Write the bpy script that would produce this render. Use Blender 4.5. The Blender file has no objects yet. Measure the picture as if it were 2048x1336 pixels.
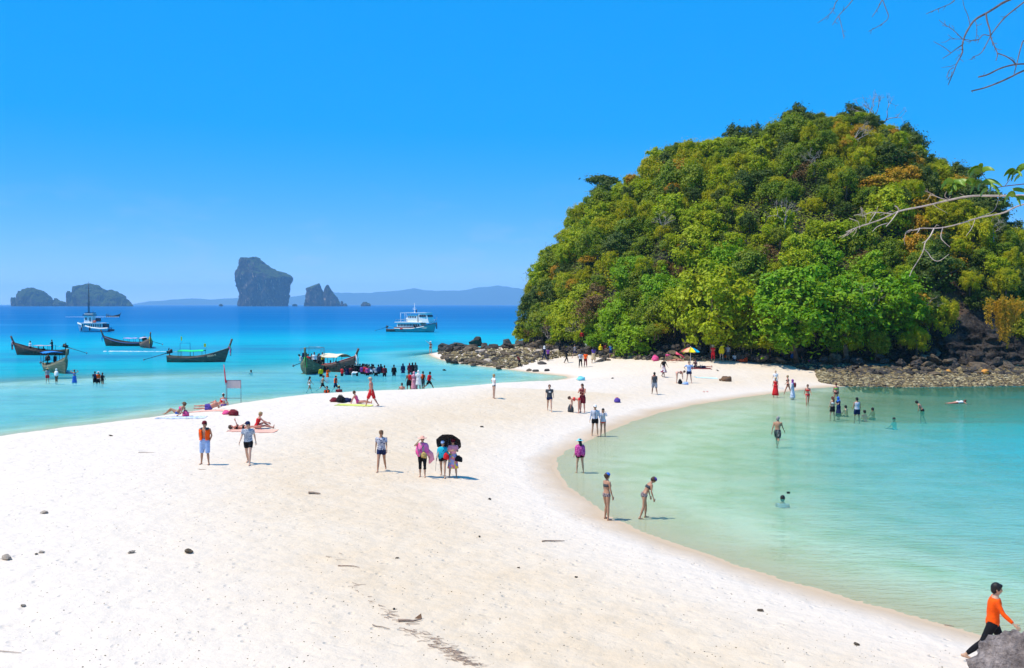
import bpy, bmesh, math, random
import numpy as np
from mathutils import Vector, Matrix, Euler

# ------------------------------------------------------------------ camera, sky, sun, exposure
SC = bpy.context.scene
F = 1991.0                       # focal length in photo pixels (2048 wide)
CAMH = 7.2
PITCH = math.atan(59.0 / F)
cam_data = bpy.data.cameras.new('camera')
cam_data.sensor_width = 36.0
cam_data.lens = 36.0 * F / 2048.0
cam_data.clip_start = 0.1
cam_data.clip_end = 60000.0
cam = bpy.data.objects.new('camera', cam_data)
SC.collection.objects.link(cam)
cam.location = (0, 0, CAMH)
cam.rotation_euler = (math.pi / 2 - PITCH, 0, 0)
SC.camera = cam

SUN_DIR = Vector((-0.80, -0.20, 1.70)).normalized()     # towards the sun
SUN_EL = math.asin(SUN_DIR.z)
SUN_AZ = math.atan2(SUN_DIR.x, SUN_DIR.y)
world = bpy.data.worlds.new('World')
SC.world = world
world.use_nodes = True
wn, wl = world.node_tree.nodes, world.node_tree.links
wn.clear()
w_out = wn.new('ShaderNodeOutputWorld')
w_bg = wn.new('ShaderNodeBackground')
w_sky = wn.new('ShaderNodeTexSky')
w_sky.sky_type = 'NISHITA'
w_sky.sun_disc = False
w_sky.sun_elevation = SUN_EL
w_sky.sun_rotation = SUN_AZ
w_sky.altitude = 0.0
w_sky.air_density = 0.5
w_sky.dust_density = 0.2
w_sky.ozone_density = 10.0
# grade of the whole sky: the photograph's clear, saturated azure
w_sc = wn.new('ShaderNodeSeparateColor'); w_sc.mode = 'HSV'
w_cc = wn.new('ShaderNodeCombineColor'); w_cc.mode = 'HSV'
def wmath(op, a, b, clamp=False):
    n = wn.new('ShaderNodeMath'); n.operation = op; n.use_clamp = clamp
    for i, v in enumerate((a, b)):
        if isinstance(v, bpy.types.NodeSocket): wl.new(v, n.inputs[i])
        else: n.inputs[i].default_value = v
    return n.outputs[0]
wl.new(w_sky.outputs[0], w_sc.inputs[0])
wl.new(wmath('ADD', wmath('MULTIPLY', w_sc.outputs[0], 0.5), 0.2975), w_cc.inputs[0])
wl.new(wmath('POWER', wmath('MULTIPLY', w_sc.outputs[1], 1.27, True), 1.5), w_cc.inputs[1])
wl.new(wmath('MULTIPLY', wmath('POWER', w_sc.outputs[2], 0.2), 7.4), w_cc.inputs[2])
w_bg.inputs['Strength'].default_value = 0.092
# a few faint wisps of cloud low over the sea
w_tc = wn.new('ShaderNodeTexCoord')
w_map = wn.new('ShaderNodeMapping')
w_map.inputs['Scale'].default_value = (7.0, 7.0, 22.0)
w_noi = wn.new('ShaderNodeTexNoise')
w_noi.inputs['Scale'].default_value = 1.6
w_noi.inputs['Detail'].default_value = 6.0
w_noi.inputs['Roughness'].default_value = 0.6
w_cr = wn.new('ShaderNodeValToRGB')
w_cr.color_ramp.elements[0].position = 0.53
w_cr.color_ramp.elements[1].position = 0.82
w_sep = wn.new('ShaderNodeSeparateXYZ')
w_alt = wn.new('ShaderNodeValToRGB')
w_alt.color_ramp.elements[0].position = 0.02
w_alt.color_ramp.elements[0].color = (1, 1, 1, 1)
w_alt.color_ramp.elements[1].position = 0.13
w_alt.color_ramp.elements[1].color = (0, 0, 0, 1)
w_mul = wn.new('ShaderNodeMath'); w_mul.operation = 'MULTIPLY'
w_mul2 = wn.new('ShaderNodeMath'); w_mul2.operation = 'MULTIPLY'; w_mul2.inputs[1].default_value = 0.5
w_mix = wn.new('ShaderNodeMix'); w_mix.data_type = 'RGBA'
w_mix.inputs[7].default_value = (5.2, 6.3, 9.4, 1)
wl.new(w_tc.outputs['Generated'], w_map.inputs[0])
wl.new(w_map.outputs[0], w_noi.inputs['Vector'])
wl.new(w_noi.outputs[0], w_cr.inputs[0])
wl.new(w_tc.outputs['Generated'], w_sep.inputs[0])
wl.new(w_sep.outputs[2], w_alt.inputs[0])
wl.new(w_cr.outputs[0], w_mul.inputs[0]); wl.new(w_alt.outputs[0], w_mul.inputs[1])
wl.new(w_mul.outputs[0], w_mul2.inputs[0])
wl.new(w_mul2.outputs[0], w_mix.inputs[0])
wl.new(w_cc.outputs[0], w_mix.inputs[6])
wl.new(w_mix.outputs[2], w_bg.inputs['Color'])
wl.new(w_bg.outputs[0], w_out.inputs['Surface'])

sun_data = bpy.data.lights.new('sun', 'SUN')
sun_data.energy = 4.5
sun_data.angle = math.radians(0.53)
sun_data.color = (1.0, 0.92, 0.78)
sun = bpy.data.objects.new('sun', sun_data)
SC.collection.objects.link(sun)
sun.rotation_euler = (-SUN_DIR).to_track_quat('-Z', 'Y').to_euler()

vs = SC.view_settings
vs.view_transform = 'Standard'
vs.look = 'None'
vs.exposure = 0.21
vs.gamma = 1.0
vs.use_curve_mapping = False
cy = SC.cycles
cy.use_denoising = True
cy.max_bounces = 8
cy.diffuse_bounces = 2
cy.use_adaptive_sampling = True
cy.adaptive_threshold = 0.02
cy.glossy_bounces = 2
cy.transmission_bounces = 4
cy.transparent_max_bounces = 12
cy.volume_bounces = 1
cy.caustics_reflective = False
cy.caustics_refractive = False
cy.sample_clamp_indirect = 6.0

# ------------------------------------------------------------------ helpers
COL = SC.collection
rng = np.random.default_rng(11)
random.seed(5)

def at(px, py, z=0.0):
    """The point where the photo's pixel meets the level z."""
    u, v = (px - 1024.0) / F, (668.0 - py) / F
    dy = math.cos(PITCH) + v * math.sin(PITCH)
    dz = -math.sin(PITCH) + v * math.cos(PITCH)
    t = (z - CAMH) / dz
    return Vector((u * t, dy * t, z))

def at_d(px, py, d):
    u, v = (px - 1024.0) / F, (668.0 - py) / F
    dy = math.cos(PITCH) + v * math.sin(PITCH)
    dz = -math.sin(PITCH) + v * math.cos(PITCH)
    t = d / dy
    return Vector((u * t, d, CAMH + dz * t))

def sstep(a, b, x):
    t = np.clip((np.asarray(x, float) - a) / (b - a), 0, 1)
    return t * t * (3 - 2 * t)

def _hash(ix, iy, iz, seed):
    h = (ix.astype(np.int64) * 374761393 + iy.astype(np.int64) * 668265263 + iz.astype(np.int64) * 2147483647 + seed * 974634777) & 0xFFFFFFFF
    h = ((h ^ (h >> 13)) * 1274126177) & 0xFFFFFFFF
    h = ((h ^ (h >> 16)) * 2246822519) & 0xFFFFFFFF
    return ((h ^ (h >> 15)) & 0xFFFFFF) / float(0xFFFFFF)

def vnoise(p, seed=0):
    p = np.asarray(p, float)
    i = np.floor(p).astype(np.int64); f = p - i
    f = f * f * (3 - 2 * f)
    out = 0
    for dx in (0, 1):
        for dy in (0, 1):
            for dz in (0, 1):
                w = (f[:, 0] if dx else 1 - f[:, 0]) * (f[:, 1] if dy else 1 - f[:, 1]) * (f[:, 2] if dz else 1 - f[:, 2])
                out = out + w * _hash(i[:, 0] + dx, i[:, 1] + dy, i[:, 2] + dz, seed)
    return out * 2 - 1

def fbm(p, octaves=4, seed=0, gain=0.5):
    p = np.asarray(p, float); a, s, tot = 1.0, 0.0, 0.0
    for o in range(octaves):
        s = s + a * vnoise(p * (2.03 ** o) + 17.3 * o, seed + o); tot += a; a *= gain
    return s / tot

def fbm2(x, y, scale, octaves=4, seed=0, gain=0.5):
    x = np.asarray(x, float); y = np.asarray(y, float)
    p = np.stack([x.ravel() * scale, y.ravel() * scale, np.zeros(x.size) + 0.37], 1)
    return fbm(p, octaves, seed, gain).reshape(x.shape)

def mesh_np(name, co, faces, mats=(), smooth=True, matidx=None):
    """A mesh from arrays; faces is an (n,k) array with one k, or a list of such arrays."""
    me = bpy.data.meshes.new(name)
    co = np.asarray(co, np.float32)
    if not isinstance(faces, list): faces = [faces]
    faces = [np.asarray(f, np.int32) for f in faces if len(f)]
    nl = sum(f.size for f in faces); nf = sum(len(f) for f in faces)
    me.vertices.add(len(co)); me.vertices.foreach_set('co', co.ravel())
    me.loops.add(nl); me.polygons.add(nf)
    me.loops.foreach_set('vertex_index', np.concatenate([f.ravel() for f in faces]))
    st, tot, k = [], [], 0
    for f in faces:
        st.append(np.arange(len(f)) * f.shape[1] + k); k += f.size
        tot.append(np.full(len(f), f.shape[1]))
    me.polygons.foreach_set('loop_start', np.concatenate(st).astype(np.int32))
    if hasattr(me.polygons[0], 'loop_total'):
        try: me.polygons.foreach_set('loop_total', np.concatenate(tot).astype(np.int32))
        except Exception: pass
    for m in mats: me.materials.append(m)
    if matidx is not None: me.polygons.foreach_set('material_index', np.asarray(matidx, np.int32))
    me.polygons.foreach_set('use_smooth', np.full(nf, bool(smooth)))
    me.update(calc_edges=True)
    me.validate()
    return me

def attr(me, name, vals):
    a = me.attributes.new(name, 'FLOAT', 'POINT')
    a.data.foreach_set('value', np.asarray(vals, np.float32).ravel())

def link(name, me, parent=None, loc=None):
    o = bpy.data.objects.new(name, me); COL.objects.link(o)
    if parent is not None: o.parent = parent
    if loc is not None: o.location = loc
    return o

def tag(o, label=None, cat=None, group=None, kind=None):
    if label: o['label'] = label
    if cat: o['category'] = cat
    if group: o['group'] = group
    if kind: o['kind'] = kind
    return o

def empty(name, loc=(0, 0, 0), rz=0.0, scale=1.0):
    o = bpy.data.objects.new(name, None); COL.objects.link(o)
    o.empty_display_size = 0.2
    o.location = loc; o.rotation_euler = (0, 0, rz); o.scale = (scale,) * 3
    return o

def grid_faces(nu, nv, close_u=False):
    """Quads of a grid with index u*nv+v."""
    u = np.arange(nu if close_u else nu - 1); v = np.arange(nv - 1)
    U, V = np.meshgrid(u, v, indexing='ij')
    U2 = (U + 1) % nu
    return np.stack([U * nv + V, U2 * nv + V, U2 * nv + V + 1, U * nv + V + 1], -1).reshape(-1, 4)

# ------------------------------------------------------------------ material helper
class NT:
    def __init__(s, name):
        s.m = bpy.data.materials.new(name); s.m.use_nodes = True
        s.n, s.l = s.m.node_tree.nodes, s.m.node_tree.links
        s.n.clear(); s.out = s.n.new('ShaderNodeOutputMaterial')
    def new(s, t, **kw):
        n = s.n.new(t)
        for k, v in kw.items(): setattr(n, k, v)
        return n
    def put(s, sock, v):
        if isinstance(v, bpy.types.NodeSocket): s.l.new(v, sock)
        elif v is not None:
            if sock.type == 'RGBA' and len(v) == 3: v = (*v, 1)
            sock.default_value = v
    def math(s, op, a, b=None, c=None, clamp=False):
        n = s.new('ShaderNodeMath', operation=op, use_clamp=clamp)
        s.put(n.inputs[0], a)
        if b is not None: s.put(n.inputs[1], b)
        if c is not None: s.put(n.inputs[2], c)
        return n.outputs[0]
    def mix(s, f, a, b, blend='MIX'):
        n = s.new('ShaderNodeMix', data_type='RGBA', blend_type=blend)
        s.put(n.inputs[0], f); s.put(n.inputs[6], a); s.put(n.inputs[7], b)
        return n.outputs[2]
    def ramp(s, f, stops, interp='LINEAR'):
        n = s.new('ShaderNodeValToRGB'); e = n.color_ramp.elements
        n.color_ramp.interpolation = interp
        while len(e) < len(stops): e.new(0.5)
        for k, (p, c) in enumerate(stops):
            e[k].position = p
            e[k].color = (c, c, c, 1) if isinstance(c, (int, float)) else (*c, 1)
        s.put(n.inputs[0], f); return n.outputs[0]
    def noise(s, scale, detail=3.0, rough=0.5, vec=None, dist=0.0):
        n = s.new('ShaderNodeTexNoise')
        n.inputs['Scale'].default_value = scale; n.inputs['Detail'].default_value = detail
        n.inputs['Roughness'].default_value = rough; n.inputs['Distortion'].default_value = dist
        if vec is not None: s.l.new(vec, n.inputs['Vector'])
        return n.outputs[0]
    def voro(s, scale, vec=None, feature='F1', rnd=1.0, out=0):
        n = s.new('ShaderNodeTexVoronoi', feature=feature)
        n.inputs['Scale'].default_value = scale; n.inputs['Randomness'].default_value = rnd
        if vec is not None: s.l.new(vec, n.inputs['Vector'])
        return n.outputs[out]
    def pos(s): return s.new('ShaderNodeNewGeometry').outputs['Position']
    def obj(s): return s.new('ShaderNodeTexCoord').outputs['Object']
    def mapv(s, vec, scale=(1, 1, 1), rot=(0, 0, 0), loc=(0, 0, 0)):
        n = s.new('ShaderNodeMapping'); s.l.new(vec, n.inputs[0])
        n.inputs['Scale'].default_value = scale; n.inputs['Rotation'].default_value = rot; n.inputs['Location'].default_value = loc
        return n.outputs[0]
    def attr(s, name):
        n = s.new('ShaderNodeAttribute'); n.attribute_name = name
        return n.outputs['Fac']
    def bump(s, h, strength=0.5, dist=0.02, normal=None):
        n = s.new('ShaderNodeBump'); n.inputs['Strength'].default_value = strength; n.inputs['Distance'].default_value = dist
        s.l.new(h, n.inputs['Height'])
        if normal is not None: s.l.new(normal, n.inputs['Normal'])
        return n.outputs[0]
    def bsdf(s, color, rough=0.6, spec=0.3, normal=None, **kw):
        n = s.new('ShaderNodeBsdfPrincipled')
        s.put(n.inputs['Base Color'], color); s.put(n.inputs['Roughness'], rough)
        s.put(n.inputs['Specular IOR Level'], spec)
        for k, v in kw.items(): s.put(n.inputs[k.replace('_', ' ')], v)
        if normal is not None: s.l.new(normal, n.inputs['Normal'])
        s.l.new(n.outputs[0], s.out.inputs['Surface'])
        return n
_plain = {}
def plain(color, rough=0.65, spec=0.25, var=0.18, scale=9.0, metal=0.0, bumpd=0.0):
    """A painted, woven or wooden surface of one colour with slight mottling."""
    key = (tuple(round(c, 3) for c in color), rough, spec, var, scale, metal, bumpd)
    if key in _plain: return _plain[key]
    t = NT('mat_%d' % len(_plain))
    nz = t.noise(scale, 4, 0.6, t.obj())
    lo = tuple(c * (1 - var) for c in color); hi = tuple(min(1, c * (1 + var)) for c in color)
    c = t.mix(t.ramp(nz, [(0.3, 0.0), (0.7, 1.0)]), lo, hi)
    nrm = t.bump(nz, 0.6, bumpd) if bumpd else None
    t.bsdf(c, rough, spec, nrm, Metallic=metal)
    _plain[key] = t.m
    return t.m
# ------------------------------------------------------------------ shorelines and the lie of the land
LEFT = []
for px, py in [(-900, 985), (-500, 932), (-200, 893), (0, 866), (120, 852), (250, 836), (380, 815), (500, 799), (600, 792), (700, 787), (800, 784)]:
    c = at(px, py, 0.9); LEFT.append((c.x * 1.10, c.y * 1.10))
for px, py in [(890, 781), (950, 777), (1020, 772), (1070, 767), (1110, 761), (1138, 756), (1128, 752), (1085, 748), (1030, 741), (975, 734), (925, 728), (886, 722), (858, 711)]:
    c = at(px, py, 0.0); LEFT.append((c.x, c.y))
LEFT += [(-12.5, 147), (-9, 151), (-3, 155), (1, 162), (8, 176), (20, 190), (45, 198), (75, 192), (95, 168), (99, 130), (92, 108)]
RIGHT = [(86, 98)]
for px, py in [(2500, 766), (2300, 770), (2048, 771), (1900, 773), (1800, 774), (1700, 772), (1640, 776), (1560, 785), (1480, 796), (1400, 808), (1330, 822), (1260, 845), (1200, 869),
               (1150, 893), (1120, 917), (1113, 935), (1122, 955), (1150, 985), (1210, 1027), (1280, 1060), (1360, 1090), (1450, 1120), (1550, 1152), (1650, 1181), (1750, 1208),
               (1850, 1237), (1950, 1262), (2048, 1292), (2250, 1350)]:
    c = at(px, py, 0.0); RIGHT.append((c.x, c.y))
RIGHT += [(22, 15), (34, 6), (60, -20)]
LEFT = np.array(LEFT); RIGHT = np.array(RIGHT)

def smooth_line(P, n=3):
    for _ in range(n):
        Q = [P[0]]
        for a, b in zip(P[:-1], P[1:]):
            Q += [a * 0.75 + b * 0.25, a * 0.25 + b * 0.75]
        Q.append(P[-1]); P = np.array(Q)
    return P
LEFT_S, RIGHT_S = smooth_line(LEFT, 2), smooth_line(RIGHT, 2)
SPIT_S = smooth_line(LEFT[:17], 2)
LAND = np.concatenate([[(-140, -60)], LEFT_S, RIGHT_S, [(60, -60)]])

def line_dist(x, y, P):
    d = np.full(x.shape, 1e9)
    for (ax, ay), (bx, by) in zip(P[:-1], P[1:]):
        vx, vy = bx - ax, by - ay
        t = np.clip(((x - ax) * vx + (y - ay) * vy) / (vx * vx + vy * vy + 1e-12), 0, 1)
        d = np.minimum(d, (x - ax - t * vx) ** 2 + (y - ay - t * vy) ** 2)
    return np.sqrt(d)

def inside(x, y, P):
    r = np.zeros(x.shape, bool)
    n = len(P)
    for i in range(n):
        x1, y1 = P[i]; x2, y2 = P[(i + 1) % n]
        if y1 == y2: continue
        c = ((y1 > y) != (y2 > y)) & (x < (x2 - x1) * (y - y1) / (y2 - y1) + x1)
        r ^= c
    return r

def smin(a, b, k):
    h = np.clip(0.5 + 0.5 * (b - a) / k, 0, 1)
    return b + (a - b) * h - k * h * (1 - h)

def ground(x, y, full=False):
    x = np.asarray(x, float); y = np.asarray(y, float)
    dl, dr = line_dist(x, y, LEFT_S), line_dist(x, y, RIGHT_S)
    ins = inside(x, y, LAND)
    # dry land: steep sea-side berm, gentle slope down to the lagoon, rising towards the island
    sl = 0.17 - 0.075 * sstep(-10, 0, x) * sstep(76, 92, y)
    hl = sl * dl
    hr = 0.074 * dr
    cap = 1.05 + 1.1 * sstep(76, 98, y) * sstep(-4, 8, x)
    up = smin(smin(hl, hr, 0.25), cap, 0.3)
    up = np.maximum(up, 0.02 * np.minimum(dl, dr))
    und = 0.055 * fbm2(x, y, 0.28, 3, 3) + 0.018 * fbm2(x, y, 1.7, 2, 8)
    up = up + und * np.clip(np.minimum(dl, dr) / 4.0, 0, 1)
    kn = 5.3 - 0.43 * y - 0.012 * x * x
    up = np.where(y < 16, np.maximum(up, kn), up)
    up = up + 0.030 * fbm2(x, y, 0.45, 3, 23) * np.exp(-((np.minimum(dl, dr) - 0.6) / 2.5) ** 2)
    # under water
    ds = line_dist(x, y, SPIT_S)
    bar = 0.45 * sstep(0, 9, ds) - 0.26 * np.exp(-((ds - 33) / 6.0) ** 2) * (1 - sstep(98, 112, y)) + 0.035 * np.maximum(ds - 38, 0)
    stp = 0.04 * np.minimum(ds, 10) + 0.021 * np.maximum(ds - 10, 0)
    k = sstep(-30, -14, x)
    dpl = bar * (1 - k) + stp * k
    dpl = np.minimum(dpl, 0.05 + 0.13 * dl)
    dpl = np.where(dpl > 3, 3 + (dpl - 3) * 0.6, dpl)
    dpr = 0.045 * np.minimum(dr, 9) + 0.022 * np.maximum(dr - 9, 0) + 0.05 * np.maximum(x - 21, 0)
    cove = (dr < dl)
    dp = np.where(cove, dpr, dpl)
    dp = np.minimum(dp, 14.0) + 0.05 * fbm2(x, y, 0.15, 2, 5) * np.clip(dp, 0, 1)
    z = np.where(ins, up, -dp)
    if full: return z, dl, dr, ins
    return z

def gfast(x, y):
    """Bilinear look-up in the built sand mesh."""
    x = np.clip(np.asarray(x, float), gx[0], gx[-1] - 1e-6); y = np.clip(np.asarray(y, float), gy[0], gy[-1] - 1e-6)
    i = np.searchsorted(gx, x, 'right') - 1; j = np.searchsorted(gy, y, 'right') - 1
    u = (x - gx[i]) / (gx[i + 1] - gx[i]); v = (y - gy[j]) / (gy[j + 1] - gy[j])
    return (GZ2[i, j] * (1 - u) + GZ2[i + 1, j] * u) * (1 - v) + (GZ2[i, j + 1] * (1 - u) + GZ2[i + 1, j + 1] * u) * v
def gz(x, y): return float(gfast(x, y))

def on_ground(px, py, z0=0.6):
    """Where the photo's pixel meets the sand (or the water's surface)."""
    z = z0
    for _ in range(25):
        c = at(px, py, z); g = max(gz(c.x, c.y), 0.0)
        if abs(g - z) < 0.004: break
        z = 0.5 * z + 0.5 * g
    c = at(px, py, z); return c

def axis(parts):
    out = [parts[0][0]]
    for a, b, s in parts:
        n = max(1, int(round((b - a) / s))); out += list(np.linspace(a, b, n + 1)[1:])
    return np.array(out)

# ------------------------------------------------------------------ sand
gx = axis([(-160, -60, 5), (-60, -29, 1.2), (-29, 24, 0.17), (24, 60, 0.8), (60, 170, 5)])
gy = axis([(-30, 15, 1.5), (15, 52, 0.17), (52, 112, 0.34), (112, 160, 0.9), (160, 420, 8)])
GX, GY = np.meshgrid(gx, gy, indexing='ij')
GZ, DL, DR, INS = ground(GX, GY, True)
# trodden surface: dents and little heaps on dry sand
dry = sstep(0.10, 0.35, GZ) * (GY < 112)
tread = fbm2(GX, GY, 2.6, 2, 21)
GZ2 = GZ + dry * (0.030 * tread - 0.036 * sstep(0.15, 0.6, fbm2(GX, GY, 1.9, 2, 31)))
co = np.stack([GX, GY, GZ2], -1).reshape(-1, 3)
t = NT('sand')
P_ = t.pos()
big = t.noise(0.16, 4, 0.55, P_)
mid = t.noise(1.3, 4, 0.6, t.mapv(P_, (1, 1.0, 1)))
fine = t.noise(7.0, 4, 0.65, P_)
grain = t.noise(55.0, 2, 0.6, P_)
zz = t.new('ShaderNodeSeparateXYZ'); t.l.new(P_, zz.inputs[0]); zz = zz.outputs[2]
white, cream, tan = (0.71, 0.61, 0.505), (0.70, 0.58, 0.44), (0.61, 0.45, 0.275)
tanm = t.math('MULTIPLY', t.attr('tan'), t.ramp(t.math('ADD', t.math('MULTIPLY', mid, 0.55), t.math('MULTIPLY', big, 0.6)), [(0.40, 0.15), (0.68, 1.0)]))
c = t.mix(t.attr('tan'), white, cream)
c = t.mix(t.math('MULTIPLY', tanm, 0.55), c, tan)
speck = t.ramp(t.noise(13.0, 2, 0.5, t.mapv(P_, (1, 1.6, 1))), [(0.70, 0.0), (0.76, 1.0)])
speck = t.math('MULTIPLY', speck, t.ramp(t.math('ADD', t.attr('tan'), t.math('MULTIPLY', t.noise(0.5, 3, 0.6, P_), 0.7)), [(0.36, 0.0), (0.9, 0.8)]))
c = t.mix(t.math('MULTIPLY', speck, 0.8), c, (0.36, 0.27, 0.18))
speck2 = t.ramp(t.noise(31.0, 1, 0.5, t.mapv(P_, (1, 1.3, 1), loc=(3, 1, 0))), [(0.745, 0.0), (0.775, 1.0)])
c = t.mix(t.math('MULTIPLY', speck2, 0.7), c, (0.22, 0.19, 0.17))
c = t.mix(t.math('MULTIPLY', grain, 0.10), c, (0.45, 0.40, 0.35))
wetn = t.math('ADD', zz, t.math('MULTIPLY', t.math('SUBTRACT', big, 0.5), 0.13))
wet = t.ramp(t.math('ADD', t.math('MULTIPLY', wetn, 2.0), 0.3), [(0.34, 1.0), (0.54, 0.0)])
c = t.mix(wet, c, (0.57, 0.415, 0.265))
under = t.ramp(t.math('ADD', zz, 0.5), [(0.30, 1.0), (0.49, 0.0)])
c = t.mix(under, c, t.mix(t.ramp(t.noise(0.45, 4, 0.6, P_), [(0.42, 0.0), (0.66, 1.0)]), (0.82, 0.76, 0.58), (0.60, 0.60, 0.36)))
vor = t.voro(3.3, t.mapv(P_, (1, 1, 0.2)), 'SMOOTH_F1')
fpv = t.voro(2.3, t.mapv(P_, (1.0, 0.75, 0.0)), 'F1')
foot_ = t.math('MULTIPLY', t.ramp(fpv, [(0.06, 0.0), (0.17, 1.0)]), t.ramp(t.noise(0.35, 3, 0.6, P_), [(0.35, 0.35), (0.6, 1.0)]))
fpv2 = t.voro(1.7, t.mapv(P_, (0.8, 1.0, 0.0), rot=(0, 0, 0.7), loc=(7, 3, 0)), 'F1')
foot_ = t.math('ADD', foot_, t.ramp(fpv2, [(0.05, 0.0), (0.15, 0.8)]))
h = t.math('ADD', t.math('MULTIPLY', t.math('ADD', vor, foot_), 0.50), t.math('ADD', t.math('MULTIPLY', fine, 0.35), t.math('MULTIPLY', mid, 0.9)))
h = t.math('MULTIPLY', h, t.math('SUBTRACT', 1.0, t.math('MULTIPLY', wet, 0.92)))
nrm = t.bump(h, 0.62, 0.12)
nrm = t.bump(grain, 0.25, 0.006, nrm)
rough = t.math('SUBTRACT', 0.92, t.math('MULTIPLY', wet, 0.3))
t.bsdf(c, rough, 0.25, nrm)
M_SAND = t.m
me = mesh_np('beach', co, grid_faces(len(gx), len(gy)), [M_SAND])
tanv = np.exp(-((DR - 9.5) / 4.0) ** 2) * (GY < 75) + 0.45 * np.exp(-((DR - 6.0) / 3.0) ** 2)
tanv = np.clip(tanv + 0.35 * sstep(78, 90, GY) * sstep(1, 4, DL), 0, 1) * sstep(2.5, 7, DL)
attr(me, 'tan', tanv)
beach = tag(link('beach', me), 'white coral sand spit between the sea and the green lagoon', 'beach', kind='structure')

# ------------------------------------------------------------------ sea
wx = axis([(-24000, -4000, 4000), (-4000, -800, 640), (-800, -200, 60), (-200, -60, 10), (-60, 70, 1.0), (70, 200, 10), (200, 800, 60), (800, 4000, 640), (4000, 24000, 4000)])
wy = axis([(-60, 14, 6), (14, 130, 0.9), (130, 240, 4), (240, 800, 28), (800, 4000, 400), (4000, 30000, 3000)])
WX, WY = np.meshgrid(wx, wy, indexing='ij')
WZ, WDL, WDR, WIN = ground(WX, WY, True)
dep = np.maximum(-WZ, 0.0)
covev = ((WDR < WDL) & (WX > -10)).astype(float)
far = sstep(150, 900, WY) * 0
wme = mesh_np('sea', np.stack([WX, WY, 0 * WX], -1).reshape(-1, 3), grid_faces(len(wx), len(wy)))
attr(wme, 'depth', dep)
attr(wme, 'cove', np.clip(covev * sstep(0, 4, WDR + 2), 0, 1))
offs = np.minimum(line_dist(WX, WY, SPIT_S), WDL * 4.0 + 2.0)
attr(wme, 'offshore', offs)
reef = np.exp(-((WY - 140) / 13.0) ** 2) * sstep(-75, -55, WX) * 0 + np.exp(-((offs - 78) / 20.0) ** 2) * (WY > 60) * (WX < -8)
reef = reef + 1.0 * np.exp(-((WDR - 1.5) / 19.0) ** 2) * sstep(10, 24, WX) * (WY > 60) * covev  # lagoon before the island: reef bottom plus the hill's reflection, painted dark
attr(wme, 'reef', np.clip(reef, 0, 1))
attr(wme, 'teal', covev * sstep(4, 16, WX - (WY - 35) * 0.24) * (1 - 0.75 * sstep(48, 68, WY)))
t = NT('sea_water')
P_ = t.pos()
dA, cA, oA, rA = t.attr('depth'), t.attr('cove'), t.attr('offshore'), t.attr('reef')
patch = t.noise(0.06, 4, 0.6, t.mapv(P_, (0.45, 1.0, 1)))
streak = t.noise(0.012, 5, 0.62, t.mapv(P_, (0.18, 1.6, 1)))
streak2 = t.noise(0.5, 4, 0.65, t.mapv(P_, (0.35, 1.3, 1)))
od = t.math('DIVIDE', t.math('LOGARITHM', t.math('ADD', oA, 1.0), 10.0), 3.5)
# the sea's own colour: pale aqua on the sand flat, turquoise, then ever deeper blue
sea = t.ramp(od, [(0.0, (0.16, 0.52, 0.52)), (0.28, (0.07, 0.48, 0.53)), (0.43, (0.10, 0.46, 0.53)), (0.47, (0.020, 0.43, 0.51)), (0.54, (0.006, 0.38, 0.49)),
                  (0.60, (0.004, 0.35, 0.49)), (0.66, (0.002, 0.19, 0.42)), (0.76, (0.001, 0.125, 0.35)), (1.0, (0.001, 0.105, 0.32))])
reefm = t.math('MULTIPLY', rA, t.ramp(t.math('ADD', t.math('MULTIPLY', patch, 0.7), t.math('MULTIPLY', streak2, 0.3)), [(0.36, 0.0), (0.56, 1.0)]))
sea = t.mix(t.math('MULTIPLY', reefm, 0.7), sea, (0.03, 0.17, 0.33))
sea = t.mix(t.ramp(streak, [(0.54, 0.0), (0.70, 0.45)]), sea, (0.05, 0.28, 0.52))
chop_shade = t.noise(0.22, 5, 0.7, t.mapv(P_, (0.30, 1.2, 1), rot=(0, 0, 0.05)))  # ripple shading painted into the sea colour, as the bump averages out far off
sea = t.mix(t.ramp(chop_shade, [(0.50, 0.0), (0.68, 0.42)]), sea, (0.003, 0.16, 0.34))
sea = t.mix(t.ramp(streak2, [(0.52, 0.0), (0.70, 0.22)]), sea, (0.01, 0.22, 0.36))  # finer ripple shading, painted into the colour as well
lag = t.ramp(t.math('DIVIDE', dA, 3.0), [(0.0, (0.26, 0.52, 0.42)), (0.08, (0.22, 0.46, 0.24)), (0.14, (0.17, 0.40, 0.10)), (0.22, (0.075, 0.34, 0.11)), (0.42, (0.012, 0.28, 0.20)), (1.0, (0.004, 0.26, 0.32))])
lag = t.mix(t.math('MULTIPLY', t.ramp(streak2, [(0.40, 0.0), (0.62, 1.0)]), 0.35), lag, (0.10, 0.22, 0.10))
lag = t.mix(t.attr('teal'), lag, (0.006, 0.43, 0.49))
lag = t.mix(t.math('MULTIPLY', rA, t.ramp(patch, [(0.3, 0.55), (0.6, 0.95)])), lag, (0.040, 0.095, 0.045))  # dark green puts the hill's reflection into the colour, along with reef bottom
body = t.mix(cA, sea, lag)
op = t.math('SUBTRACT', 1.0, t.math('POWER', 2.718, t.math('MULTIPLY', dA, t.math('MULTIPLY_ADD', cA, 0.75, -2.1))))
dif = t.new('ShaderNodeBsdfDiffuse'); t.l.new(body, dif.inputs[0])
tr = t.new('ShaderNodeBsdfTransparent')
t.l.new(t.mix(cA, (0.80, 0.97, 0.98), (0.84, 0.98, 0.95)), tr.inputs[0])
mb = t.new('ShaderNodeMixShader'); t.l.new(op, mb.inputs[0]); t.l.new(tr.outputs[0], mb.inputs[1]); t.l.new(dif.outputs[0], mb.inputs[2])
w1 = t.noise(2.4, 3, 0.6, t.mapv(P_, (0.50, 1.35, 1), rot=(0, 0, 0.10)))
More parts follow.
